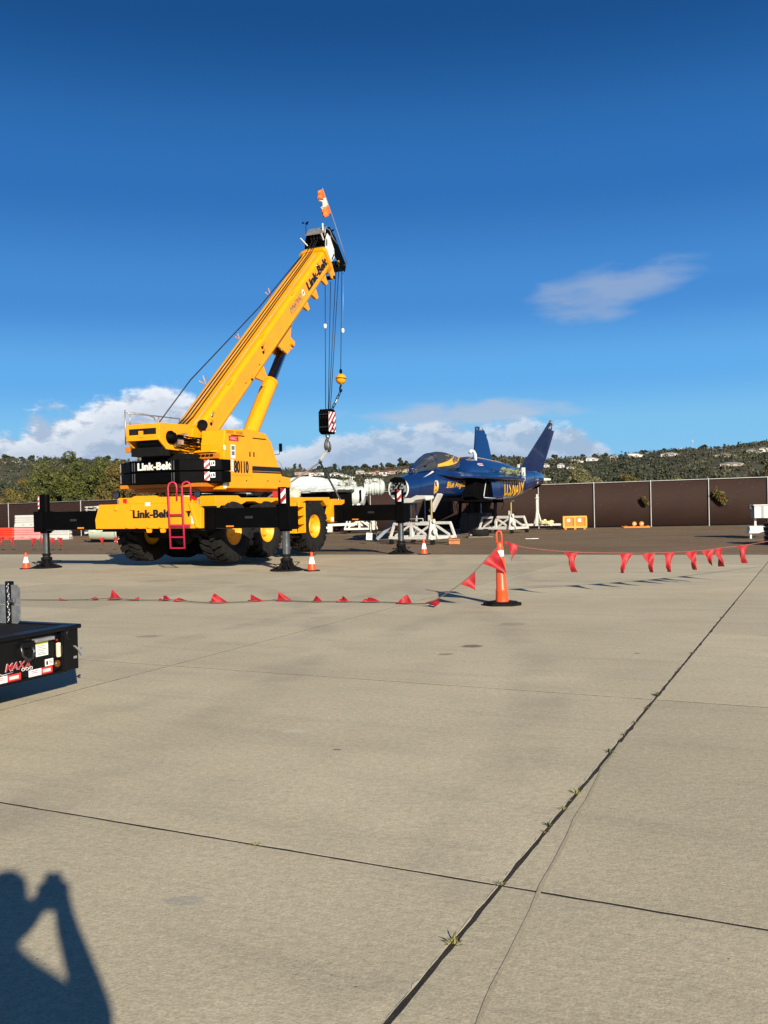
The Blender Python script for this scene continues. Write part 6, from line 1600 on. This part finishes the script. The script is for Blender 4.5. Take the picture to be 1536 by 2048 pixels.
for k, (x, y) in enumerate(lay):
    p = nearz(x, y); w = rn.uniform(.11, .16); hgt = rn.choice((.05, .08, .12, .16, .10)) if k != 6 else .17
    if k in (9, 11, 12): hgt = .03
    cloth(sl_, Vector((p.x - w, p.y + .02, .02)) - off, Vector((p.x + w, p.y - .02, .02)) - off, Vector((p.x + rn.uniform(-.1, .14), p.y + rn.uniform(.02, .12), hgt)) - off, 30 + k, n=7, amp=rn.uniform(.012, .028))
# far string along the gravel edge, left of and behind the crane
sf_ = empty('pennant_string', (-10.5, 36, 0), 0, 'far string of red pennants along the gravel behind the crane tail', 'pennant string')
off = Vector((-10.5, 36, 0))
def far_pt(px, z, Y): return Vector(((px - 768) / 1840 * Y, Y, z))
fp_ = [far_pt(px, z, Y) for px, z, Y in ((-40, .56, 38.6), (10, .50, 38.2), (60, .44, 37.8), (120, .46, 37.2), (200, .42, 36.6), (262, .46, 36.0), (330, .50, 35.4))]
MB().tube([p - off for p in catmull(fp_)], .005, 5).build('cord', CORD, sf_)
for k, px in enumerate((2, 22, 66, 84, 103, 119, 202, 231, 258, 290)):
    Y = 38.3 - px / 330 * 2.9; linkmesh('pennant', PENN[(k * 2) % 7], sf_, far_pt(px, .46 if px > 40 else .50, Y) - off, (0, 0, random.uniform(-.4, .4)), (.75, .75, .95 if px < 150 else .75))

# ================================================================== WATER BARRIERS
def barrier_mesh():
    half = [(.25, 0), (.25, .10), (.20, .22), (.14, .25), (.14, .27), (.20, .30), (.195, .36), (.13, .385), (.13, .40), (.18, .425), (.175, .485), (.11, .51), (.11, .525), (.165, .55), (.155, .66), (.13, .69)]
    prof = half + [(-y, z) for y, z in half[::-1]]
    m = MB(); L = .82; rings = []
    for (x, k) in ((-L, .90), (-L + .04, 1.), (L - .04, 1.), (L, .90)): rings.append([(x, y * k, z) for y, z in prof])
    m.loft(rings, True, False)
    for s in (-1, 1):
        for z in (.14, .34, .52): m.lathe([(.06, 0), (.06, .07)], (s * (L + .02), 0, z), (0, 0, 1), 10)
    return m.mesh('water_barrier')
BMESH = barrier_mesh()
def barrier(loc, rz, mt, label):
    r = empty('water_barrier', loc, rz, label, 'barrier', 'plastic water barriers')
    b = linkmesh('shell', BMESH.copy(), r); b.data.materials.append(mt)
    for x in (-.38, .10):
        MB().ext([(x, .06), (x + .24, .06), (x + .20, .14), (x + .04, .14)], 'y', -.243, -.225).build('fork_slot', DARKI, r)
    return r
BW = M('barrier_white', (.50, .50, .47), .5, var=.05, dirt=.25, dirtc=(.45, .40, .33)); BP = M('barrier_pink', (.56, .25, .24), .5, var=.08, dirt=.2, dirtc=(.5, .3, .26)); BO = M('barrier_orange', (.62, .045, .018), .5, var=.08)
barrier((-20.62, 53.3, -.045), R(-8), BP, 'faded pink water barrier under a white one, left of the crane')
barrier((-20.55, 53.3, .665), R(-8), BW, 'white water barrier stacked on top of the pink one')
barrier((-18.5, 52.0, -.045), R(-10), BW, 'white water barrier on the ground right of the pink one, behind the outrigger leg')
barrier((-22.55, 54.2, -.045), R(-8), BO, 'bright orange water barrier at the left edge')

# ================================================================== CRATE, DOLLY, CABINET, PALLETS
YW = M('yellow_wood', (.72, .36, .06), .7, var=.15, vscale=6); OW = M('orange_ply', (.60, .20, .03), .75, var=.15)
ct = empty('yellow_crate', (10.3, 49.8, -.045), R(-8), 'yellow framed plywood crate in front of the brown fence', 'crate')
MB().box((0, 0, .40), (1.16, .70, .60)).build('plywood_body', OW, ct)
for z in (.13, .68): MB().box((0, 0, z), (1.26, .80, .09)).build('frame_rail', YW, ct, .006)
for x in (-.59, -.02, .59):
    for y in (-.37, .37): MB().box((x, y, .405), (.10, .06, .50)).build('frame_post', YW, ct, .006)
for x in (-.5, 0, .5): MB().box((x, 0, .045), (.12, .8, .09)).build('skid', OW, ct)
for x in (-.42, .16): panel(ct, 'paper_label', STICK, (x, -.355, .42), CX, CZ, .17, .16, .006)
dy_ = empty('roller_dolly', (13.7, 50.1, -.045), R(-8), 'low orange dolly with two rollers on the gravel before the fence', 'dolly')
for k in range(4): MB().box((-.55 + k * .38, 0, .09), (.10, .8, .05)).build('cross_slat', OW, dy_)
for y in (-.35, .35): MB().box((0, y, .05), (1.4, .09, .08)).build('side_beam', OW, dy_)
for x in (-.10, .28): MB().lathe([(.12, -.08), (.12, .08)], (x, -.15, .23), (0, 1, 0), 18).build('roller', OW, dy_); 
for x in (-.10, .28): MB().lathe([(.05, 0), (.05, .02)], (x, -.24, .23), (0, -1, 0), 12).build('axle_cap', WHITE, dy_)
cbn = empty('equipment_cart', (14.25, 34.4, -.045), R(-10), 'white equipment box on a post with a small white cart below, at the right edge', 'cart')
MB().box((.30, 0, 1.0), (1.5, .6, .47)).build('cabinet', M('cabinet_grey', (.30, .32, .31), .6), cbn, .01)
MB().box((.30, 0, 1.25), (1.56, .66, .04)).build('lid', WHITE, cbn, .008)
panel(cbn, 'white_door', WHITE_REFL, (-.44, -.30, .78), CX, CZ, .22, .41, .008); panel(cbn, 'cream_door', M('cream_panel', (.74, .72, .55), .6, var=.08, vscale=7), (-.12, -.30, .77), CX, CZ, .80, .44, .008)
MB().box((-.54, -.1, 1.17), (.10, .2, .12)).build('bracket', DSTEEL, cbn)
MB().box((-.36, 0, .62), (.07, .08, .32)).build('post', WHITE, cbn, .006); MB().box((.85, 0, .40), (.07, .08, .76)).build('post', DSTEEL, cbn, .006)
MB().ext([(-.62, .47), (-.60, .36), (-.64, .20), (-.30, .20), (-.10, .27), (-.06, .47)], 'y', -.25, .25).build('lower_box', WHITE, cbn, .012)
MB().box((.03, .1, .36), (.22, .4, .24)).build('battery_box', M('navy_box', (.02, .028, .05), .5), cbn, .01)
MB().box((-.55, -.1, .10), (.07, .08, .20)).build('leg', WHITE, cbn, .006); MB().box((.08, .1, .13), (.05, .05, .26)).build('leg', DSTEEL, cbn)
PW = M('pallet_wood', (.13, .095, .07), .9, var=.3, vscale=5)
pos_names = ['bottom wooden pallet of the stack at the right edge', 'second wooden pallet from the bottom of the stack at the right edge', 'middle wooden pallet of the stack at the right edge', 'second wooden pallet from the top of the stack at the right edge', 'top wooden pallet of the stack at the right edge']
for k in range(5):
    p = empty('wooden_pallet', (13.02 + .01 * (k % 3), 29.75, -.045 + k * .145), R(-6 + random.uniform(-2, 2)), pos_names[k], 'pallet', 'stacked pallets')
    for y in (-.5, 0, .5): MB().box((0, y, .065), (1.15, .09, .09)).build('stringer', PW, p)
    for i in range(6): MB().box((-.52 + i * .208, 0, .122), (.13, 1.1, .02)).build('top_board', PW, p)
    for i in range(3): MB().box((-.5 + i * .5, 0, .010), (.13, 1.1, .018)).build('bottom_board', PW, p)
tag(MB().lathe([(.14, 0), (.15, .12), (.11, .22), (0, .23)], (0, 0, 0), (0, 0, 1), 16).build('orange_pot', ORANGE, None, loc=(12.85, 29.6, .69)), 'small orange cap on top of the pallet stack at the right edge', 'pot')
tag(MB().ext([(-.3, 0), (-.1, .06), (0, -.02), (.14, .05), (.25, .02), (.12, -.06), (-.05, -.08), (-.2, -.03)], 'z', .0, .02).build('paper_scrap', WHITE_REFL, None, loc=(6.15, 38.2, -.03)), 'torn white paper scrap lying on the brown gravel', 'scrap')

# ================================================================== TRAILER
TRC = Vector((-2.60, 7.68, 0)); tr = empty('flatbed_trailer', TRC, R(90 - 25.5), 'black flatbed trailer end with stickers, cut by the left edge', 'trailer')
ZB, ZT, TL, TWD = .225, .605, -4.2, 2.0          # bottom, deck top, how far it runs out of the picture, width
TB_ = M('trailer_black', (.004, .004, .0045), .42, var=.25, dirt=.25, dirtc=(.014, .013, .012), spec=.2)
for k, (y0) in enumerate((0, TWD - .07)):
    MB().box((TL / 2 - .08, y0 + .035, (ZB + ZT) / 2), (-TL - .16, .05, ZT - ZB - .05)).build('side_rail', TB_, tr)
MB().box((TL / 2, .03, ZT - .02), (-TL, .14, .03)).build('rail_top_flange', TB_, tr, .006)
MB().box((TL / 2 - .06, .03, ZB + .012), (-TL - .12, .10, .022)).build('rail_bottom_flange', TB_, tr, .004)
MB().box((-.02, TWD / 2, (ZB + ZT) / 2 - .01), (.03, TWD, ZT - ZB - .05)).build('end_plate', TB_, tr, .006)
MB().box((.0, TWD / 2, ZT - .02), (.09, TWD + .05, .035)).build('end_lip', TB_, tr, .006)
MB().box((-.075, -.012, (ZB + ZT) / 2), (.16, .02, ZT - ZB - .02)).build('corner_plate', TB_, tr, .004)
for x in (-.175, -.155): MB().box((x, -.012, (ZB + ZT) / 2 - .01), (.012, .035, ZT - ZB - .06)).build('channel_edge', TB_, tr, .003)
DK = M('deck_plank', (.010, .010, .011), .7, var=.4, vscale=7, dirt=.4, dirtc=(.025, .023, .021), spec=.15)
for k in range(10): MB().box((TL / 2 - .03, .13 + k * .185 + .07, ZT - .022), (-TL - .10, .172, .03)).build('deck_plank', DK, tr, .004)
for x in (-3.2, -1.9, -.9): MB().box((x, TWD / 2, ZB + .10), (.10, TWD - .2, .16)).build('cross_member', TB_, tr)
SY = .008
panel(tr, 'warning_label', STICK, (-.425, SY + .002, .395), CX, CZ, .125, .115, .004)
panel(tr, 'label_header', M('label_yellow', (.72, .62, .10), .5), (-.422, SY - .002, .487), CX, CZ, .119, .02, .004)
for z in (.475, .462, .449, .436, .420, .408): panel(tr, 'label_line', GREY_T, (-.415, SY - .002, z), CX, CZ, .10 - .02 * random.random(), .004, .004, .001)
panel(tr, 'warning_label', STICK, (-.335, SY, .305), CX, CZ, .085, .055, .004); panel(tr, 'label_print', DECAL_BLACK, (-.325, SY - .002, .315), CX, CZ, .018, .03, .004)
for z in (.345, .333, .322): panel(tr, 'label_line', GREY_T, (-.298, SY - .002, z), CX, CZ, .04, .005, .004, .001)
for (x0, w) in ((-.505, .245), (-.86, .275)):
    panel(tr, 'white_reflector', WHITE_REFL, (x0, SY, .248), CX, CZ, w * .52, .052, .004); rr = panel(tr, 'red_reflector', M('tape_red', (.72, .03, .03), .4), (x0 + w * .52, SY, .248), CX, CZ, w * .48, .052, .004)
    panel(rr, 'tape_print', M('tape_pink', (.85, .62, .58), .4), (x0 + w * .58, SY - .002, .260), CX, CZ, w * .34, .026, .004, .001)
    for z in (.285, .272): panel(tr, 'tape_print', M('tape_red', (.72, .03, .03), .4), (x0 + w * .12, SY - .002, z), CX, CZ, w * .26, .005, .004, .001)
MR = M('maxx_red', (.42, .015, .03), .45)
lettering('MAXX', M('maxx_edge', (.55, .5, .5), .5), tr, (-.735, SY + .003, .326), CX, CZ, .275, .062, bold=.035, shear=.25, off=.004)
lettering('MAXX', MR, tr, (-.729, SY + .001, .330), CX, CZ, .263, .055, bold=.02, shear=.25, off=.004)
for x in (-.56, -.52, -.48): MB().tube([(x + .014 * math.cos(R(a)), SY - .003, .318 + .011 * math.sin(R(a))) for a in range(0, 360, 30)], .003, 4, True).build('logo_ring', STICK, tr)
MB().tube([(-.86, SY - .002, .305), (-.80, SY - .002, .322), (-.76, SY - .002, .308), (-.66, SY - .002, .314)], .0035, 4).build('logo_line', STICK, tr)
# tie-down ring, bracket, lamps
MB().tube([(-.585, -.01, .515), (-.605, -.03, .49), (-.595, -.035, .43), (-.55, -.035, .395), (-.50, -.035, .40), (-.475, -.03, .45), (-.49, -.01, .50)], .012, 8).build('tie_down_ring', DSTEEL, tr)
MB().box((-.53, -.01, .51), (.13, .04, .05)).build('ring_clip', TB_, tr, .008)
MB().box((-.37, -.02, .53), (.20, .05, .028)).build('strap_bracket', GALV, tr, .006)
MB().box((-.205, -.012, .42), (.035, .03, .12)).build('marker_lamp', M('lamp_cream', (.70, .64, .45), .4), tr, .01)
MB().box((-.190, -.03, .42), (.014, .012, .06)).build('lamp_insert', DSTEEL, tr)
MB().lathe([(.030, 0), (.030, .014), (.02, .02), (0, .022)], (-.205, SY, .305), (0, -1, 0), 18).build('amber_lamp', M('amber_dull', (.12, .045, .010), .3), tr)
MB().lathe([(.008, 0), (.008, .01)], (-.205, SY, .50), (0, -1, 0), 10).build('red_button', REDLENS, tr)
MB().bar((-.05, -.028, .43), (.015, -.032, .375), .022, .012).bar((.01, -.032, .37), (.04, -.032, .405), .02, .012).bar((.005, -.032, .38), (.03, -.032, .34), .02, .012).build('latch_hook', GALV, tr)
panel(tr, 'small_tag', GALV, (-.055, -.024, .325), CX, CZ, .035, .02, .004)
MB().tube([(-.09 + .03 * math.cos(R(a)), -.022, .53 + .04 * math.sin(R(a))) for a in range(90, 290, 20)], .003, 4).build('weld_mark', DSTEEL, tr)
# post with chain and grey plates standing on the deck end
AL = M('dull_aluminium', (.27, .28, .285), .5, .6, var=.35, vscale=9, dirt=.4, dirtc=(.12, .12, .12))
pts_ = [(.0, .03), (.03, .0), (.30, .0), (.33, .03), (.33, .31), (.29, .35), (.03, .35), (0, .32)]
T = basis((-.10, .61, ZT - .005), NY, CZ)
for (u0, u1, v0, v1) in ((0, .10, 0, .155), (0, .10, .165, .33), (-.40, -.05, 0, .155), (-.40, -.05, .165, .33)):
    q = .03 if u0 == 0 else 0
    MB().ext([(u0, v0), (u1 - (q if v0 == 0 else 0), v0), (u1, v0 + (q if v0 == 0 else 0)), (u1, v1 - (q if v0 else 0)), (u1 - (q if v0 else 0), v1), (u0, v1)], 'z', 0, .012, T).build('ramp_plate', AL, tr, .003)
MB().box((-.10, .635, ZT + .17), (.045, .062, .37)).build('stake_post', TB_, tr, .006)
ch = MB()
for k in range(15):
    z = ZT + .33 - k * .022; y = .615 + .006 * math.sin(k)
    ch.tube([(-.135 + (.008 * math.cos(R(a)) if k % 2 else 0), y + (0 if k % 2 else .008 * math.cos(R(a))), z + .015 * math.sin(R(a))) for a in range(0, 360, 45)], .0035, 5, True)
ch.build('chain', STEEL, tr)
MB().box((-.13, .585, ZT + .19), (.02, .06, .03)).build('chain_hook', STEEL, tr, .005)

# ================================================================== WEEDS in the joint
WG = leaf_mat('weed_green', (.075, .095, .04), (.11, .13, .05), None, 9.); WY = leaf_mat('weed_yellow', (.28, .25, .08), (.20, .20, .07), None, 9.)
WD = leaf_mat('weed_dry', (.16, .14, .07), (.22, .18, .08), None, 9.)
def weed(e1, side, h, mt, label, n=26, seed=0, e2=None):
    h *= .72; rs = np.random.RandomState(seed); m = MB(); p = world2(J0[0] if e2 is None else e2, e1)
    for k in range(n):
        a = rs.uniform(0, 6.28); l = h * rs.uniform(.5, 1.1); w = h * rs.uniform(.05, .12); tl = rs.uniform(.35, 1.3)
        dx, dy = math.cos(a), math.sin(a); b0 = Vector((rs.normal() * h * .12, rs.normal() * h * .12, -.012)); t1 = b0 + Vector((dx * math.sin(tl) * l * .5, dy * math.sin(tl) * l * .5, math.cos(tl) * l * .6)); t2 = b0 + Vector((dx * math.sin(tl) * l, dy * math.sin(tl) * l, math.cos(tl) * l * .85))
        sx = Vector((-dy, dx, 0)) * w
        m.add([b0 - sx * .4, b0 + sx * .4, t1 + sx, t1 - sx, t2], [(0, 1, 2, 3), (3, 2, 4)])
    o = m.build('weed', mt, None, loc=(p.x, p.y, 0), fixn=False); tag(o, label, 'weed', 'weeds in the concrete joints')
    return o
def e1_of(px, py):       # ground point of a photo pixel, along the joint (camera 1.55 m up)
    d = _f + _X * ((px - 768) / 1840) - _U * ((py - 1024) / 1840); t = -CAM_H / d.z; q = d * t; return Vector((q.x, q.y, 0)).dot(E1)
WL = [((905, 1885), .075, WY, 'yellow weed nearest the camera in the wide concrete joint'), ((990, 1768), .05, WD, 'dry weed at the crossing of the two nearest joints'), ((1077, 1662), .045, WD, 'small dry weed just below the round green one in the joint'),
      ((1092, 1652), .06, WG, 'round grey green weed in the wide joint'), ((1118, 1618), .05, WY, 'orange tinged dying weed above the round green one'), ((1130, 1600), .035, WD, 'tiny dry weed between the orange and yellow ones'), ((1146, 1585), .065, WY, 'yellow green weed half way along the wide joint'),
      ((1160, 1560), .035, WG, 'tiny green weed above the yellow green one'), ((1212, 1505), .075, WG, 'spreading green weed in the joint below the second crossing'), ((1240, 1470), .05, WG, 'low green weed in the joint, second below the far crossing'), ((1262, 1445), .05, WD, 'dry weed in the joint just below the far crossing'),
      ((1285, 1415), .05, WD, 'brown weed touching the second joint crossing'), ((1310, 1391), .08, WG, 'bushy green weed at the second joint crossing'), ((1352, 1338), .05, WG, 'green weed beyond the second crossing'), ((1378, 1306), .065, WG, 'dark green weed further up the joint'), ((1440, 1236), .06, WD, 'dry weed high up the joint near the right edge')]
for k, ((px, py), h, mt, lb) in enumerate(WL): weed(e1_of(px, py), 0, h, mt, lb, 30, 80 + k)
o = weed(3.527, 0, .045, WY, 'yellowish moss tuft in the nearest cross joint left of the middle', 40, 99, e2=-1.2 - 1.18); o.scale = (1.6, 1.6, .5)
# ================================================================== PHOTOGRAPHER standing behind the lens (only the shadow falls into the picture)
pr = empty('person', (-.085, -.47, 0), 0, 'person in dark jacket holding a phone up, seen only by the shadow', 'person')
JK = M('jacket_dark', (.03, .035, .05), .8, var=.2, bump=.2); TRS = M('trousers_grey', (.05, .05, .055), .85, var=.2, bump=.2); SKIN = M('skin', (.52, .33, .24), .55, var=.05); HAIR = M('hair_brown', (.05, .03, .02), .7, var=.3, bump=.5, bscale=120); SHOE = M('shoe_black', (.02, .02, .02), .6)
def skinned(name, verts, edges, radii, mt, parent, root=0, sub=2):
    me = bpy.data.meshes.new(name); me.from_pydata(verts, edges, []); o = bpy.data.objects.new(name, me); col.objects.link(o); o.parent = parent
    md = o.modifiers.new('skin', 'SKIN'); md.use_smooth_shade = True; o.modifiers.new('sub', 'SUBSURF').levels = sub; o.modifiers['sub'].render_levels = sub
    lay = me.skin_vertices[0].data
    for i, r in enumerate(radii): lay[i].radius = (r, r) if not hasattr(r, '__len__') else r; lay[i].use_root = (i == root)
    me.materials.append(mt); return o
V = [(0, 0, .98), (0, .01, 1.15), (0, .0, 1.26), (0, 0, 1.36), (0, .02, 1.51), (0, .05, 1.62), (0, .045, 1.71),      # pelvis..head 0-6
     (-.10, 0, .93), (-.11, .02, .52), (-.12, -.02, .09), (-.13, .14, .04),                                        # left leg 7-10
     (.10, 0, .93), (.11, .03, .52), (.13, 0, .09), (.15, .16, .04),                                                # right leg 11-14
     (-.19, 0, 1.36), (-.34, .19, 1.24), (-.03, .40, 1.44), (.025, .455, 1.54),                                        # left arm 15-18
     (.19, 0, 1.36), (.285, .19, 1.22), (.115, .40, 1.43), (.075, .455, 1.54)]                                          # right arm 19-22
Eg = [(0, 1), (1, 2), (2, 3), (3, 4), (4, 5), (5, 6), (0, 7), (7, 8), (8, 9), (9, 10), (0, 11), (11, 12), (12, 13), (13, 14), (3, 15), (15, 16), (16, 17), (17, 18), (3, 19), (19, 20), (20, 21), (21, 22)]
rad = [(.19, .13), (.19, .13), (.21, .13), (.13, .09), (.048, .052), (.078, .095), (.07, .085), .085, .062, .042, .035, .085, .062, .042, .035, .088, .062, .042, .032, .088, .062, .042, .032]
skinned('body', V, Eg, rad, JK, pr)
# head details
MB().lathe([(.0, .10), (.06, .095), (.085, .06), (.092, 0), (.085, -.03)], (0, .03, 1.68), (0, -.25, 1), 20, False).build('hair', HAIR, pr)
MB().lathe([(.0, .07), (.045, .05), (.065, 0), (.055, -.06), (.0, -.10)], (0, .085, 1.63), (0, .15, 1), 18, False).build('face', SKIN, pr)
MB().ext([(0, 1.66), (-.012, 1.615), (.012, 1.615)], 'y', .14, .165).build('nose', SKIN, pr)
for s in (-1, 1):
    MB().lathe([(.011, -.004), (.011, .004)], (s * .03, .148, 1.655), (0, 1, 0), 10).build('eye', BLACK, pr); MB().lathe([(.02, -.03), (.028, 0), (.02, .03)], (s * .085, .04, 1.645), (0, 0, 1), 10).build('ear', SKIN, pr)
MB().box((0, .142, 1.59), (.045, .006, .010)).build('mouth', RED_REFL, pr)
# hands: palm and five bent fingers each, closed on the phone
for s, bx in ((-1, .005), (1, .092)):
    w = Vector((bx, .435, 1.475)); vs_ = [tuple(w)]; es_ = []; rd = [.03]
    vs_.append(tuple(w + Vector((0, .012, .035)))); es_.append((0, 1)); rd.append(.034)
    for k in range(4):
        f0 = len(vs_); L = (.055, .062, .058, .045)[k]; zz = .02 + k * .018; inn = -s
        vs_ += [tuple(w + Vector((-inn * .01, .022, zz + .01))), tuple(w + Vector((inn * .012, .036, zz + .015))), tuple(w + Vector((inn * (.012 + L * .5), .034, zz + .018)))]
        es_ += [(1, f0), (f0, f0 + 1), (f0 + 1, f0 + 2)]; rd += [.0095, .009, .008]
    f0 = len(vs_); vs_ += [tuple(w + Vector((-s * .015, -.002, .04))), tuple(w + Vector((-s * .035, -.004, .065)))]; es_ += [(1, f0), (f0, f0 + 1)]; rd += [.011, .009]
    skinned('hand', vs_, es_, rd, SKIN, pr)
ph = empty('mobile_phone', (-.035, -.022, 1.505), 0, 'black mobile phone held upright by the photographer', 'phone')
MB().box((.0, 0, .03), (.075, .009, .16)).build('case', BLACK, ph, .004); MB().box((.0, -.0052, .03), (.069, .001, .15)).build('screen', GLASS_D, ph)
